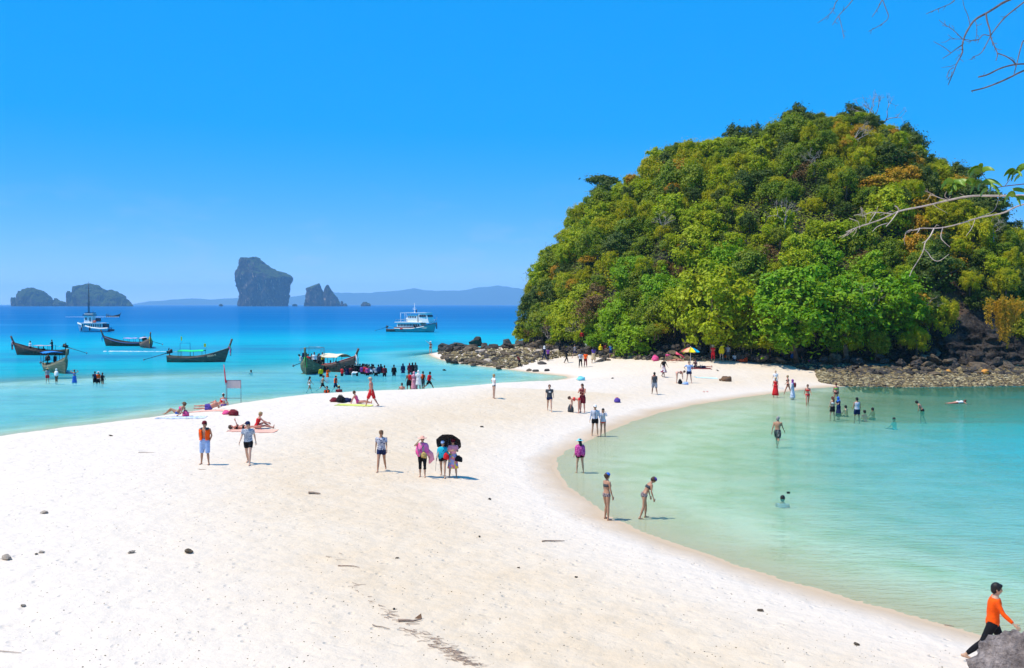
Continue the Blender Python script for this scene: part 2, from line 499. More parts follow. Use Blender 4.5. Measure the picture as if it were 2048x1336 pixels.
w2 = t.noise(6.5, 2, 0.5, t.mapv(P_, (0.55, 1.2, 1), rot=(0, 0, -0.22)))
w3 = t.noise(0.16, 2, 0.5, t.mapv(P_, (0.4, 1.3, 1)))
hh = t.math('ADD', t.math('ADD', t.math('MULTIPLY', w1, 0.24), t.math('MULTIPLY', w2, 0.075)), t.math('MULTIPLY', w3, 1.2))
nrm = t.bump(hh, 0.9, 0.48)
gl = t.new('ShaderNodeBsdfGlossy'); gl.inputs['Roughness'].default_value = 0.05; t.l.new(nrm, gl.inputs['Normal'])
t.l.new(nrm, dif.inputs['Normal'])
fr = t.new('ShaderNodeFresnel'); fr.inputs['IOR'].default_value = 1.33; t.l.new(nrm, fr.inputs['Normal'])
fac = t.math('MULTIPLY', fr.outputs[0], t.math('MULTIPLY_ADD', cA, 0.26, 0.22))
ms = t.new('ShaderNodeMixShader'); t.l.new(fac, ms.inputs[0]); t.l.new(mb.outputs[0], ms.inputs[1]); t.l.new(gl.outputs[0], ms.inputs[2])
t.l.new(ms.outputs[0], t.out.inputs['Surface'])
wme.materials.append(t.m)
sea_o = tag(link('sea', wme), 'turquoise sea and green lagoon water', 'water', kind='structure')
# ------------------------------------------------------------------ generic shapes
def tube(pts, radii, sides=8, cap=True, hint=(0, 0, 1), flat=None):
    """Verts and faces of a tube along pts; radii numbers or (a,b) pairs (a across hint-side, b along the other)."""
    pts = np.asarray(pts, float); n = len(pts)
    R = np.array([(r, r) if np.isscalar(r) else r for r in radii], float)
    T = np.zeros_like(pts); T[1:-1] = pts[2:] - pts[:-2]; T[0] = pts[1] - pts[0]; T[-1] = pts[-1] - pts[-2]
    T /= (np.linalg.norm(T, axis=1, keepdims=True) + 1e-12)
    h = np.asarray(hint, float)
    if h.ndim == 1: h = np.repeat(h[None], n, 0)
    S = np.cross(T, h); ln = np.linalg.norm(S, axis=1)
    bad = ln < 1e-3
    if bad.any(): S[bad] = np.cross(T[bad], np.array([0.31, 0.9, 0.2])); ln = np.linalg.norm(S, axis=1)
    S /= ln[:, None]; U = np.cross(S, T)
    a = np.linspace(0, 2 * math.pi, sides, endpoint=False)
    V = pts[:, None] + S[:, None] * (np.cos(a)[None, :, None] * R[:, 0, None, None]) + U[:, None] * (np.sin(a)[None, :, None] * R[:, 1, None, None])
    V = V.reshape(-1, 3)
    i, j = np.meshgrid(np.arange(n - 1), np.arange(sides), indexing='ij'); j2 = (j + 1) % sides
    f = np.stack([i * sides + j, i * sides + j2, (i + 1) * sides + j2, (i + 1) * sides + j], -1).reshape(-1, 4)
    tri = np.zeros((0, 3), int)
    if cap:
        k = len(V); V = np.concatenate([V, pts[:1], pts[-1:]])
        j = np.arange(sides); j2 = (j + 1) % sides
        tri = np.concatenate([np.stack([np.full(sides, k), j2, j], 1), np.stack([np.full(sides, k + 1), (n - 1) * sides + j, (n - 1) * sides + j2], 1)])
    return V, f, tri

class MB:
    """Collects shapes; build() links them as one mesh object."""
    def __init__(s): s.v, s.q, s.t, s.n = [], [], [], 0
    def add(s, V, q=None, t=None):
        V = np.asarray(V, float)
        s.v.append(V)
        if q is not None and len(q): s.q.append(np.asarray(q, int) + s.n)
        if t is not None and len(t): s.t.append(np.asarray(t, int) + s.n)
        s.n += len(V); return s
    def tube(s, pts, radii, sides=8, cap=True, hint=(0, 0, 1)):
        if np.isscalar(radii): radii = [radii] * len(pts)
        return s.add(*tube(pts, radii, sides, cap, hint))
    def box(s, c, d, rot=None):
        c = np.array(c, float); d = np.array(d, float) / 2
        V = np.array([(x, y, z) for x in (-1, 1) for y in (-1, 1) for z in (-1, 1)], float) * d
        if rot is not None: V = V @ np.array(Euler(rot).to_matrix()).T
        return s.add(V + c, [(0, 1, 3, 2), (4, 6, 7, 5), (0, 4, 5, 1), (2, 3, 7, 6), (0, 2, 6, 4), (1, 5, 7, 3)])
    def hexa(s, V): return s.add(V, [(0, 1, 3, 2), (4, 6, 7, 5), (0, 4, 5, 1), (2, 3, 7, 6), (0, 2, 6, 4), (1, 5, 7, 3)])
    def ball(s, c, r, nu=10, nv=7):
        r = np.array([r, r, r] if np.isscalar(r) else r, float); c = np.array(c, float)
        ph = np.linspace(-math.pi / 2, math.pi / 2, nv)
        pts = np.stack([0 * ph, 0 * ph, np.sin(ph)], 1)
        rad = np.maximum(np.cos(ph), 1e-3)
        V, q, t = tube(pts, rad, nu, True, (0, 1, 0))
        return s.add(V * r + c, q, t)
    def mesh(s, name, mats, smooth=True):
        V = np.concatenate(s.v)
        fs = []
        if s.q: fs.append(np.concatenate(s.q))
        if s.t: fs.append(np.concatenate(s.t))
        return mesh_np(name, V, fs, mats if isinstance(mats, (list, tuple)) else [mats], smooth)
    def build(s, name, mat, parent=None, smooth=True, loc=None):
        return link(name, s.mesh(name, mat, smooth), parent, loc)

# ------------------------------------------------------------------ rock materials
def rock_mat(name, dark, light, scale=1.0, accent=None, bump=0.06):
    t = NT(name); P_ = t.obj() if accent is None else t.pos()
    a = t.noise(1.1 * scale, 5, 0.65, P_); b = t.noise(6.0 * scale, 4, 0.65, P_); v = t.voro(3.0 * scale, P_, 'DISTANCE_TO_EDGE')
    m = t.math('ADD', t.math('MULTIPLY', a, 0.6), t.math('MULTIPLY', b, 0.5))
    c = t.mix(t.ramp(m, [(0.40, 0.0), (0.70, 1.0)]), dark, light)
    if accent: c = t.mix(t.ramp(t.noise(0.35 * scale, 4, 0.6, P_), [(0.58, 0.0), (0.70, 0.8)]), c, accent)
    oi = t.new('ShaderNodeObjectInfo').outputs['Random']
    c = t.mix(t.math('MULTIPLY', oi, 0.22), c, light)
    h = t.math('ADD', t.math('MULTIPLY', b, 0.6), t.math('ADD', a, t.math('MULTIPLY', t.noise(22.0 * scale, 3, 0.7, P_), 0.35)))
    t.bsdf(c, 0.9, 0.15, t.bump(h, 0.9, bump))
    return t.m
M_ROCK_DARK = rock_mat('rock_dark', (0.012, 0.011, 0.012), (0.105, 0.088, 0.075), 1.0)
M_ROCK_BROWN = rock_mat('rock_brown', (0.035, 0.026, 0.018), (0.20, 0.15, 0.10), 1.0)
M_ROCK_PALE = rock_mat('rock_pale', (0.30, 0.25, 0.20), (0.62, 0.52, 0.42), 1.0)
M_ROCK_GREY = rock_mat('rock_grey', (0.085, 0.07, 0.07), (0.42, 0.36, 0.34), 2.2, None, 0.11)

def rock_mesh(name, seed, mat, sub=3, rough=0.35, flat=0.7):
    bm = bmesh.new(); bmesh.ops.create_icosphere(bm, subdivisions=sub, radius=1.0)
    V = np.array([v.co[:] for v in bm.verts])
    d = 1 + rough * fbm(V * 1.3 + seed * 7.1, 2, seed) + 0.5 * rough * fbm(V * 3.4 + seed * 3.3, 3, seed + 9)
    # planar cuts give facets
    r = np.random.default_rng(seed)
    W = V * d[:, None]
    for _ in range(7):
        n = r.normal(size=3); n /= np.linalg.norm(n); k = r.uniform(0.55, 0.85)
        p = W @ n; W = W - np.maximum(p - k, 0)[:, None] * n * 0.85
    W = W + 0.05 * np.stack([fbm(V * 6 + 11 * k + seed, 2, seed + k) for k in range(3)], 1)
    W[:, 2] *= flat
    for v, c in zip(bm.verts, W): v.co = c
    me = bpy.data.meshes.new(name); bm.to_mesh(me); bm.free()
    me.materials.append(mat)
    me.polygons.foreach_set('use_smooth', np.full(len(me.polygons), sub > 4))
    return me

# ------------------------------------------------------------------ the island: a steep wooded dome on a rock foot
SIL = np.array([(1050, 668), (1060, 610), (1080, 565), (1110, 520), (1150, 462), (1195, 418), (1270, 388), (1340, 335), (1400, 320), (1500, 308), (1590, 276), (1650, 280), (1720, 273),
                (1780, 296), (1850, 352), (1930, 400), (1990, 450), (2030, 520), (2065, 600), (2095, 660), (2120, 690)], float)
DB = np.array([(1050, 140), (1100, 130), (1200, 117), (1350, 107.5), (1500, 104), (1650, 102), (1800, 101), (1950, 100), (2120, 101)], float)
DRG = np.array([(1050, 150), (1150, 156), (1300, 156), (1500, 152), (1700, 145), (1850, 134), (1950, 124), (2050, 113), (2120, 106)], float)

def hill_pt(px, s):
    """Point of the island's surface on the bearing of column px; s 0 at the foot, 1 on the ridge, up to 2 behind."""
    px = np.asarray(px, float); s = np.asarray(s, float)
    db = np.interp(px, DB[:, 0], DB[:, 1]); dr = np.interp(px, DRG[:, 0], DRG[:, 1]); sy = np.interp(px, SIL[:, 0], SIL[:, 1])
    zr = CAMH + (609 - sy) / F * dr
    u = (px - 1024) / F
    zb = np.interp(px, [1050, 1200, 1500, 1800, 2120], [0.9, 1.3, 1.9, 1.5, 0.6])
    zr = np.maximum(zr, zb + 0.5)
    s1 = np.clip(s, 0, 1)
    # the lower rim rises fast like a bank, then an even slope rounding off at the ridge
    g = 0.05 * sstep(0, 0.05, s1) + 0.95 * np.sin(np.clip((s1 - 0.02) / 0.98, 0, 1) * math.pi / 2) ** 1.10
    d = db + (dr - db) * s1
    z = zb + (zr - zb) * g
    s2 = np.clip(s - 1, 0, 1)
    d = d + s2 * (22 + (dr - db) * 0.5)
    z = z * (1 - s2 ** 1.6) - 1.0 * s2
    return np.stack([u * d, d, z], -1)

hp = np.linspace(1050, 2120, 340); hs = np.concatenate([np.linspace(0, 0.14, 34), np.linspace(0.15, 1, 60), np.linspace(1.05, 2, 18)])
HP, HS = np.meshgrid(hp, hs, indexing='ij')
HV = hill_pt(HP, HS).reshape(-1, 3)
foot = (1 - sstep(0.06, 0.22, HS)).ravel()
nzv = np.stack([fbm(HV * 0.55 + 9 * k, 4, 40 + k) for k in range(3)], 1)
HV = HV + nzv * (0.35 + 1.1 * foot)[:, None] * np.array([1, 1, 0.7])
HV = HV + np.stack([fbm(HV * 2.1 + 9 * k, 3, 140 + k) for k in range(3)], 1) * (0.55 * foot)[:, None]
strata = np.sin(HV[:, 2] * 7.0 + 2.2 * fbm(HV * 0.3, 2, 77) + HV[:, 0] * 0.25)
HV[:, 1] -= foot * 0.22 * strata
t = NT('island_ground')
P_ = t.pos()
sA = t.attr('slope_s')
a = t.noise(0.5, 5, 0.65, P_); b = t.noise(2.8, 5, 0.7, P_)
rockc = t.mix(t.ramp(t.math('ADD', t.math('MULTIPLY', a, 0.5), t.math('MULTIPLY', b, 0.5)), [(0.42, 0.0), (0.66, 1.0)]), (0.014, 0.013, 0.015), (0.12, 0.10, 0.085))
rockc = t.mix(t.ramp(t.noise(0.22, 3, 0.5, P_), [(0.62, 0.0), (0.72, 0.7)]), rockc, (0.21, 0.115, 0.06))
soil = t.mix(t.ramp(b, [(0.35, 0.0), (0.7, 1.0)]), (0.028, 0.032, 0.012), (0.10, 0.085, 0.035))
c = t.mix(t.ramp(t.math('ADD', sA, t.math('MULTIPLY', a, 0.10)), [(0.38, 0.0), (0.55, 1.0)]), rockc, soil)
t.bsdf(c, 0.95, 0.1, t.bump(t.math('ADD', a, b), 1.0, 0.35))
me = mesh_np('island_hill', HV, grid_faces(len(hp), len(hs)), [t.m])
attr(me, 'slope_s', HS)
tag(link('island_hill', me), 'steep rocky island hill behind the sand spit', 'hill', kind='structure')

# ------------------------------------------------------------------ leaves
def leaf_mat(name, c1, c2, c3, trans=0.35, rough=0.55):
    t = NT(name)
    g = t.new('ShaderNodeNewGeometry'); ri = g.outputs['Random Per Island']
    oi = t.new('ShaderNodeObjectInfo').outputs['Random']
    P_ = t.pos()
    c = t.mix(ri, c1, c2)
    c = t.mix(t.ramp(t.noise(0.45, 3, 0.6, P_), [(0.42, 0.0), (0.68, 0.75)]), c, c3)
    c = t.mix(t.math('MULTIPLY', oi, 0.4), c, t.mix(oi, c1, c3))
    p = t.new('ShaderNodeBsdfPrincipled')
    t.l.new(c, p.inputs['Base Color']); p.inputs['Roughness'].default_value = rough; p.inputs['Specular IOR Level'].default_value = 0.3
    tr = t.new('ShaderNodeBsdfTranslucent')
    t.l.new(t.mix(0.5, c, (0.30, 0.42, 0.02), 'MIX') if trans > 0.2 else c, tr.inputs[0])
    m = t.new('ShaderNodeMixShader'); m.inputs[0].default_value = trans
    t.l.new(p.outputs[0], m.inputs[1]); t.l.new(tr.outputs[0], m.inputs[2]); t.l.new(m.outputs[0], t.out.inputs['Surface'])
    return t.m
LM = {
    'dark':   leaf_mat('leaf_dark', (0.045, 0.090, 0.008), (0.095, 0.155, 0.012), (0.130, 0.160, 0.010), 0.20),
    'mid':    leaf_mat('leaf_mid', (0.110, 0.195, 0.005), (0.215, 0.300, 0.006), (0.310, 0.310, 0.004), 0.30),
    'bright': leaf_mat('leaf_bright', (0.290, 0.390, 0.002), (0.440, 0.530, 0.003), (0.540, 0.500, 0.002), 0.36),
    'fresh':  leaf_mat('leaf_fresh', (0.120, 0.310, 0.002), (0.230, 0.450, 0.003), (0.360, 0.490, 0.003), 0.36),
    'yellow': leaf_mat('leaf_yellow', (0.370, 0.430, 0.002), (0.500, 0.500, 0.003), (0.580, 0.440, 0.003), 0.34),
    'orange': leaf_mat('leaf_orange', (0.480, 0.220, 0.005), (0.620, 0.280, 0.005), (0.540, 0.350, 0.006), 0.28),
    'russet': leaf_mat('leaf_russet', (0.150, 0.070, 0.022), (0.250, 0.115, 0.035), (0.190, 0.150, 0.035), 0.2),
}
M_BARK = plain((0.14, 0.105, 0.08), 0.9, 0.1, 0.4, 5.0)
M_TWIG = plain((0.36, 0.30, 0.26), 0.9, 0.1, 0.3, 5.0)

def leaves(C, N, size, r, aspect=0.55, up=0.35):
    """Diamond leaves at points C, facing roughly along N."""
    n = len(C)
    N = N + r.normal(size=(n, 3)) * 0.38; N[:, 2] += up
    N /= np.linalg.norm(N, axis=1, keepdims=True)
    A = r.normal(size=(n, 3)); A -= (A * N).sum(1, keepdims=True) * N; A /= np.linalg.norm(A, axis=1, keepdims=True)
    B = np.cross(N, A)
    L = size * r.uniform(0.5, 1.5, size=(n, 1))
    W = L * aspect
    V = np.stack([C - A * L * 0.5, C + B * W * 0.5 + N * L * 0.08, C + A * L * 0.5, C - B * W * 0.5 + N * L * 0.08], 1).reshape(-1, 3)
    return V, np.arange(n * 4).reshape(-1, 4)

def crown_mesh(name, mat, seed, lobes=16, spread=(1.9, 1.9, 1.5), lob_r=(0.6, 1.1), nleaf=5200, size=0.22, droop=0.0, hollow=0.55, base=2.2, up=0.40, low_cut=0.75):
    r = np.random.default_rng(seed)
    D = r.normal(size=(lobes, 3)); D /= np.linalg.norm(D, axis=1, keepdims=True)
    D[:, 2] = np.where(D[:, 2] < -low_cut, -D[:, 2], D[:, 2])
    LC = D * np.array(spread) * r.uniform(0.55, 1.0, size=(lobes, 1)) * (1 + 0.12 * r.normal(size=(lobes, 1)))
    LR = r.uniform(*lob_r, size=lobes)
    w = LR ** 2 / (LR ** 2).sum()
    k = r.choice(lobes, nleaf, p=w)
    d = r.normal(size=(nleaf, 3)); d /= np.linalg.norm(d, axis=1, keepdims=True)
    low = d[:, 2] < -0.2
    d[low, 2] *= np.where(r.uniform(size=low.sum()) < 0.6, -1, 1)
    rr = LR[k] * (1 - hollow * r.uniform(size=nleaf) ** 2.0) * (1 + 0.70 * fbm(d * 3.2 + k[:, None] * 3.1, 3, seed))
    C = LC[k] + d * rr[:, None] * np.array([1, 1, 0.85])
    fr_ = r.uniform(size=nleaf) < 0.07
    dd_ = r.normal(size=(nleaf, 3)); dd_ /= np.linalg.norm(dd_, axis=1, keepdims=True); dd_[:, 2] = np.where(dd_[:, 2] < -low_cut, -dd_[:, 2], dd_[:, 2])
    sp2 = dd_ * (np.array(spread) + lob_r[0]) * (0.7 + 0.42 * r.uniform(size=(nleaf, 1))) * (1 + 0.55 * fbm(dd_ * 4.2 + seed, 3, seed + 5))[:, None]
    C[fr_] = sp2[fr_]; d[fr_] = dd_[fr_]
    if droop: C[:, 2] -= droop * r.uniform(size=nleaf) ** 2 * 1.2
    C[:, 2] += base
    V, q = leaves(C, d.copy(), size, r, 0.55 if not droop else 0.3, up)
    me = mesh_np(name, V, q, [mat], False)
    return me, LC + np.array([0, 0, base])

def trunk_mesh(name, mat, seed, targets, h=2.2, r0=0.14, n=6):
    r = np.random.default_rng(seed); mb = MB()
    top = np.array([r.normal() * 0.15, r.normal() * 0.15, h * 0.75])
    mb.tube([(0, 0, -1.2), (0.02, 0, 0.2), top * np.array([0.5, 0.6, 0.55]), top], [r0 * 1.3, r0, r0 * 0.85, r0 * 0.7], 7)
    for i in r.choice(len(targets), min(n, len(targets)), replace=False):
        e = np.array(targets[i]); m = top * 0.55 + e * 0.45 + r.normal(size=3) * 0.18
        mb.tube([top - np.array([0, 0, 0.15]), m, e], [r0 * 0.55, r0 * 0.36, r0 * 0.14], 5)
    return mb.mesh(name, mat)

def twig_tree(name, mat, seed, h=3.6, r0=0.10, depth=5, spread=0.75):
    """A leafless tree of forking twigs."""
    r = np.random.default_rng(seed); mb = MB()
    def grow(p, d, L, rad, k):
        d = d / np.linalg.norm(d)
        m = p + d * L * 0.5 + r.normal(size=3) * L * 0.07; e = p + d * L + r.normal(size=3) * L * 0.10
        mb.tube([p, m, e], [rad, rad * 0.82, rad * 0.62], 5 if k > 2 else 4)
        if k == 0: return
        for _ in range(2 if r.uniform() < 0.55 else 3):
            nd = d + r.normal(size=3) * spread * 0.75; nd[2] += 0.15
            grow(e, nd, L * r.uniform(0.6, 0.85), rad * 0.6, k - 1)
    grow(np.array([0, 0, -0.3]), np.array([0.1, 0, 1.0]), h * 0.33, r0, depth)
    return mb.mesh(name, mat)

TREES = {}
def tree_kind(kind, n, words, cat='tree', **kw):
    TREES[kind] = dict(words=words, cat=cat, v=[])
    for k in range(n):
        seed = 100 + 31 * len(TREES) + k
        cm, tg = crown_mesh('crown', LM[kw.get('mat', kind)], seed, **{a: b for a, b in kw.items() if a not in ('mat', 'name', 'th', 'bark')})
        TREES[kind]['v'].append((cm, trunk_mesh('trunk', kw.get('bark', M_BARK), seed, tg, kw.get('base', 2.2))))
    TREES[kind]['name'] = kw.get('name', 'broadleaf_tree')
tree_kind('dark', 4, 'dark green broadleaf tree', mat='dark', lobes=60, nleaf=8200, size=0.23, spread=(1.9, 1.9, 1.8), lob_r=(0.20, 0.62), hollow=0.6, base=1.9)
tree_kind('mid', 4, 'mid green bushy tree', mat='mid', lobes=64, nleaf=8200, size=0.22, spread=(1.9, 1.8, 1.7), lob_r=(0.20, 0.62), hollow=0.6, base=1.8)
tree_kind('bright', 4, 'bright lime green tree', mat='bright', lobes=70, nleaf=9000, size=0.23, spread=(2.0, 1.9, 1.9), lob_r=(0.20, 0.60), hollow=0.6, base=1.9)
tree_kind('yellow', 3, 'yellow-green feathery bamboo', mat='yellow', lobes=56, nleaf=8200, size=0.30, spread=(1.9, 1.9, 1.7), droop=0.4, lob_r=(0.22, 0.62), name='bamboo_clump', up=0.1, base=1.9)
tree_kind('orange', 2, 'rusty orange dry shrub', cat='shrub', mat='orange', lobes=40, nleaf=5200, size=0.23, spread=(1.8, 1.7, 1.1), lob_r=(0.2, 0.55), base=1.2, name='dry_shrub')
tree_kind('russet', 2, 'sparse russet brown bush', cat='shrub', mat='russet', lobes=36, nleaf=2600, size=0.20, spread=(1.9, 1.9, 1.5), lob_r=(0.3, 0.7), base=1.6, name='russet_bush')
tree_kind('fresh', 3, 'fresh green leafy tree', mat='fresh', lobes=95, nleaf=14000, size=0.24, spread=(2.5, 2.2, 2.3), lob_r=(0.20, 0.62), base=2.1, hollow=0.6, low_cut=0.95)
tree_kind('shore', 2, 'lime green shore tree', mat='bright', lobes=95, nleaf=14000, size=0.24, spread=(2.5, 2.2, 2.4), lob_r=(0.20, 0.60), base=2.2, hollow=0.6, low_cut=0.95)
tree_kind('umbrella', 2, 'dark flat-topped tree', mat='dark', lobes=24, nleaf=4000, size=0.22, spread=(1.7, 1.5, 0.35), lob_r=(0.25, 0.55), base=3.2, name='flat_topped_tree')
BARE = [twig_tree('bare_crown', M_TWIG, 900 + k) for k in range(3)]

RV = np.random.default_rng(91)
def plant(kind, p, scale, rz, label, group, var=0, squash=1.0):
    d = TREES[kind]; cm, tm = d['v'][var % len(d['v'])]
    e = empty(d['name'], p, rz, scale); e.scale = (scale * RV.uniform(0.85, 1.2), scale * RV.uniform(0.85, 1.2), scale * squash); e.rotation_euler = (RV.normal() * 0.09, RV.normal() * 0.09, rz)
    tag(e, label, d['cat'], group)
    link('trunk', tm, e); link('crown', cm, e)
    return e

def place_words(px, s):
    hz = next(w for lim, w in ((1110, 'at the seaward end'), (1180, 'above the rocky point'), (1260, 'on the left shoulder'), (1340, 'above the drooping tree'), (1430, 'above the parasol'), (1510, 'below the dry crest'),
                               (1590, 'below the left summit'), (1680, 'below the summit saddle'), (1760, 'below the right summit'), (1850, 'behind the bare branch ends'), (1950, 'on the shady flank'), (9999, 'above the cliff')) if px < lim)
    vt = ('low down' if s < 0.16 else 'low' if s < 0.28 else 'a third up' if s < 0.45 else 'halfway up' if s < 0.62 else 'high up' if s < 0.78 else 'near the top' if s < 0.92 else 'on the skyline')
    return vt + ' ' + hz

RT = np.random.default_rng(77)
pts = []
tries = 0
while len(pts) < 298 and tries < 20000:
    tries += 1
    px = RT.uniform(1052, 2085); s = RT.uniform(0.045, 1.03) ** 0.95
    if px > 1890 and s < 0.22: continue
    p = hill_pt(px, s)
    if p[2] < 2.6 and px > 1100: continue
    rad = RT.uniform(1.6, 3.3)
    if all((p[0] - q[0]) ** 2 + (p[1] - q[1]) ** 2 * 0.75 + (p[2] - q[2]) ** 2 * 0.8 > (0.76 * min(rad, q[3]) + 0.45) ** 2 for q, *_ in pts):
        pts.append(((p[0], p[1], p[2], rad), px, s))
for (x, y, z, rad), px, s in pts:
    n1 = float(fbm(np.array([[px * 0.006, s * 3.0, 1.7]]), 3, 51)[0]); u = RT.uniform()
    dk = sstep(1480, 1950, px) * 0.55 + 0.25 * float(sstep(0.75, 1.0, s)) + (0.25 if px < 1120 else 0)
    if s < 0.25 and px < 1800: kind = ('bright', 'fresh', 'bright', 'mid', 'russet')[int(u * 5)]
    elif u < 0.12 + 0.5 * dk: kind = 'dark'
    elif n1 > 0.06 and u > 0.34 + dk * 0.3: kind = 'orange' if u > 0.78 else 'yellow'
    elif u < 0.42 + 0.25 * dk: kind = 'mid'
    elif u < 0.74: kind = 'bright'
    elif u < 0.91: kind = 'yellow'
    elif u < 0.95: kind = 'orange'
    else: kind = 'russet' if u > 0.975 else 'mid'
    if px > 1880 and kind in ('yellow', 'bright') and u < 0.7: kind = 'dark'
    sc = rad / 2.75 * (0.82 if s > 0.9 else 1.0)
    if kind == 'fresh': sc *= 0.9
    pw = place_words(px, s)
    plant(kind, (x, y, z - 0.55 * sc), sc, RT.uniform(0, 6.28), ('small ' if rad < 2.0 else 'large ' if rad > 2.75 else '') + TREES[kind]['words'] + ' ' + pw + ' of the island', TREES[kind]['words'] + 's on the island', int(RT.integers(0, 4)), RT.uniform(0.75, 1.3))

# small shrubs filling in between the trees and along the foot
for k in range(280):
    px = RT.uniform(1060, 2080); s = RT.uniform(0.0, 1.02); front = k < 70
    if front: px = RT.uniform(1110, 1860); s = RT.uniform(0.01, 0.12)
    p = hill_pt(px, s); u = RT.uniform()
    if px > 1880 and s < 0.2: continue
    kind = ('bright' if u < 0.35 else 'fresh' if u < 0.6 else 'mid') if front else ('bright' if u < 0.22 else 'yellow' if u < 0.42 else 'orange' if u < 0.52 else 'dark' if u < 0.74 else 'mid')
    sc = RT.uniform(0.32, 0.62) * (0.75 if kind == 'fresh' else 1.0); fw = 1 - (RT.uniform(1.0, 2.6) if front else RT.uniform(0.6, 1.6)) / p[1]
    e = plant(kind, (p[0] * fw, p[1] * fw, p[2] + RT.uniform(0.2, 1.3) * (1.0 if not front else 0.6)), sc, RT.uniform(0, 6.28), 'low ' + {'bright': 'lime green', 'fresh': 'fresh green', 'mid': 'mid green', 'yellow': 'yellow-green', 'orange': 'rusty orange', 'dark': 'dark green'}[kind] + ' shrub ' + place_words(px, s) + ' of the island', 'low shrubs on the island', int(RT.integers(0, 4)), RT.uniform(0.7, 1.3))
    e['category'] = 'shrub'; e.name = 'hill_shrub'
# single trees that stand out in the photograph: (column, slope, kind, scale, label, d toward the viewer, lift)
for px, s, kind, sc, lab, dd, up, v in [
    (1425, 0.08, 'shore', 1.75, 'big lime green tree overhanging the rocks behind the parasol', 5.0, 0.3, 0),
    (1355, 0.12, 'shore', 1.0, 'smaller lime green tree joining the big one behind the parasol', 3.5, 0.6, 1),
    (1590, 0.07, 'fresh', 1.65, 'large fresh green tree leaning over the shaded rocks', 5.0, 0.3, 0),
    (1690, 0.08, 'fresh', 1.5, 'wide fresh green tree beside the bare grey bush', 4.5, 0.3, 1),
    (1515, 0.10, 'yellow', 1.25, 'yellowish leafy tree between the two largest shore trees', 3.0, 0.5, 1),
    (1795, 0.10, 'fresh', 1.35, 'darker green tree at the edge of the cliff shade', 3.0, 1.0, 2),
    (1268, 0.06, 'fresh', 1.10, 'bright green tree drooping to the rocks on the left', 3.0, -0.5, 2),
    (1135, 0.10, 'shore', 1.05, 'lime green bush at the foot of the seaward slope', 2.0, 0.6, 1),
    (1085, 0.12, 'mid', 1.05, 'loose green bush overhanging the seaward rocks', 1.0, 0.4, 0),
    (1048, 0.30, 'bright', 0.80, 'pale green branchy bush leaning out over the sea', 0.5, 0.5, 0),
    (1190, 0.12, 'russet', 1.20, 'russet half-bare bush above the dark rocks', 2.2, 0.8, 0),
    (1195, 0.97, 'umbrella', 1.35, 'dark flat-topped tree standing out on the left skyline', 0, 0.6, 0),
    (1070, 0.80, 'umbrella', 0.75, 'small dark flat-topped tree above the seaward cliff', 0, 1.5, 0),
    (1355, 1.0, 'umbrella', 0.75, 'small dark tree on a thin stem on the skyline', 0, 0.9, 0),
    (1460, 1.0, 'dark', 0.72, 'dark round tree beside the dry grass crest', 0, 0.4, 1),
    (1590, 1.0, 'dark', 1.15, 'dark pointed tree at the left summit', 0, 0.9, 2),
    (1700, 1.0, 'dark', 1.10, 'broad dark tree at the right summit', 0, 0.7, 0),
    (1520, 1.0, 'umbrella', 0.6, 'thin open tree left of the summit', 0, 0.8, 0),
    (1920, 1.0, 'dark', 1.0, 'dark wind-bent tree on the right skyline', 0, 1.0, 1),
    (1995, 1.0, 'umbrella', 0.7, 'lone thin tree far down the right skyline', 0, 1.2, 0),
]:
    p = hill_pt(px, s); k = 1 - dd / p[1]
    plant(kind, (p[0] * k, p[1] * k, p[2] - 0.6 + up - (1.6 if dd > 2.9 else 0.9 if dd > 1.8 else 0)), sc, RT.uniform(0, 6.28), lab, None, v)
# dry grass shrubs on the saddle of the crest
for i, (px, sc) in enumerate([(1395, 0.7), (1425, 0.75), (1478, 0.6), (1340, 0.5)]):
    p = hill_pt(px, 0.97); plant('yellow', (p[0], p[1], p[2] - 0.4), sc, i, ('tawny dry bamboo clump on the crest, ' + ['left of the dark round tree', 'touching the dark round tree', 'right of the dark round tree', 'by the thin-stemmed tree'][i]), 'dry clumps on the crest', i)
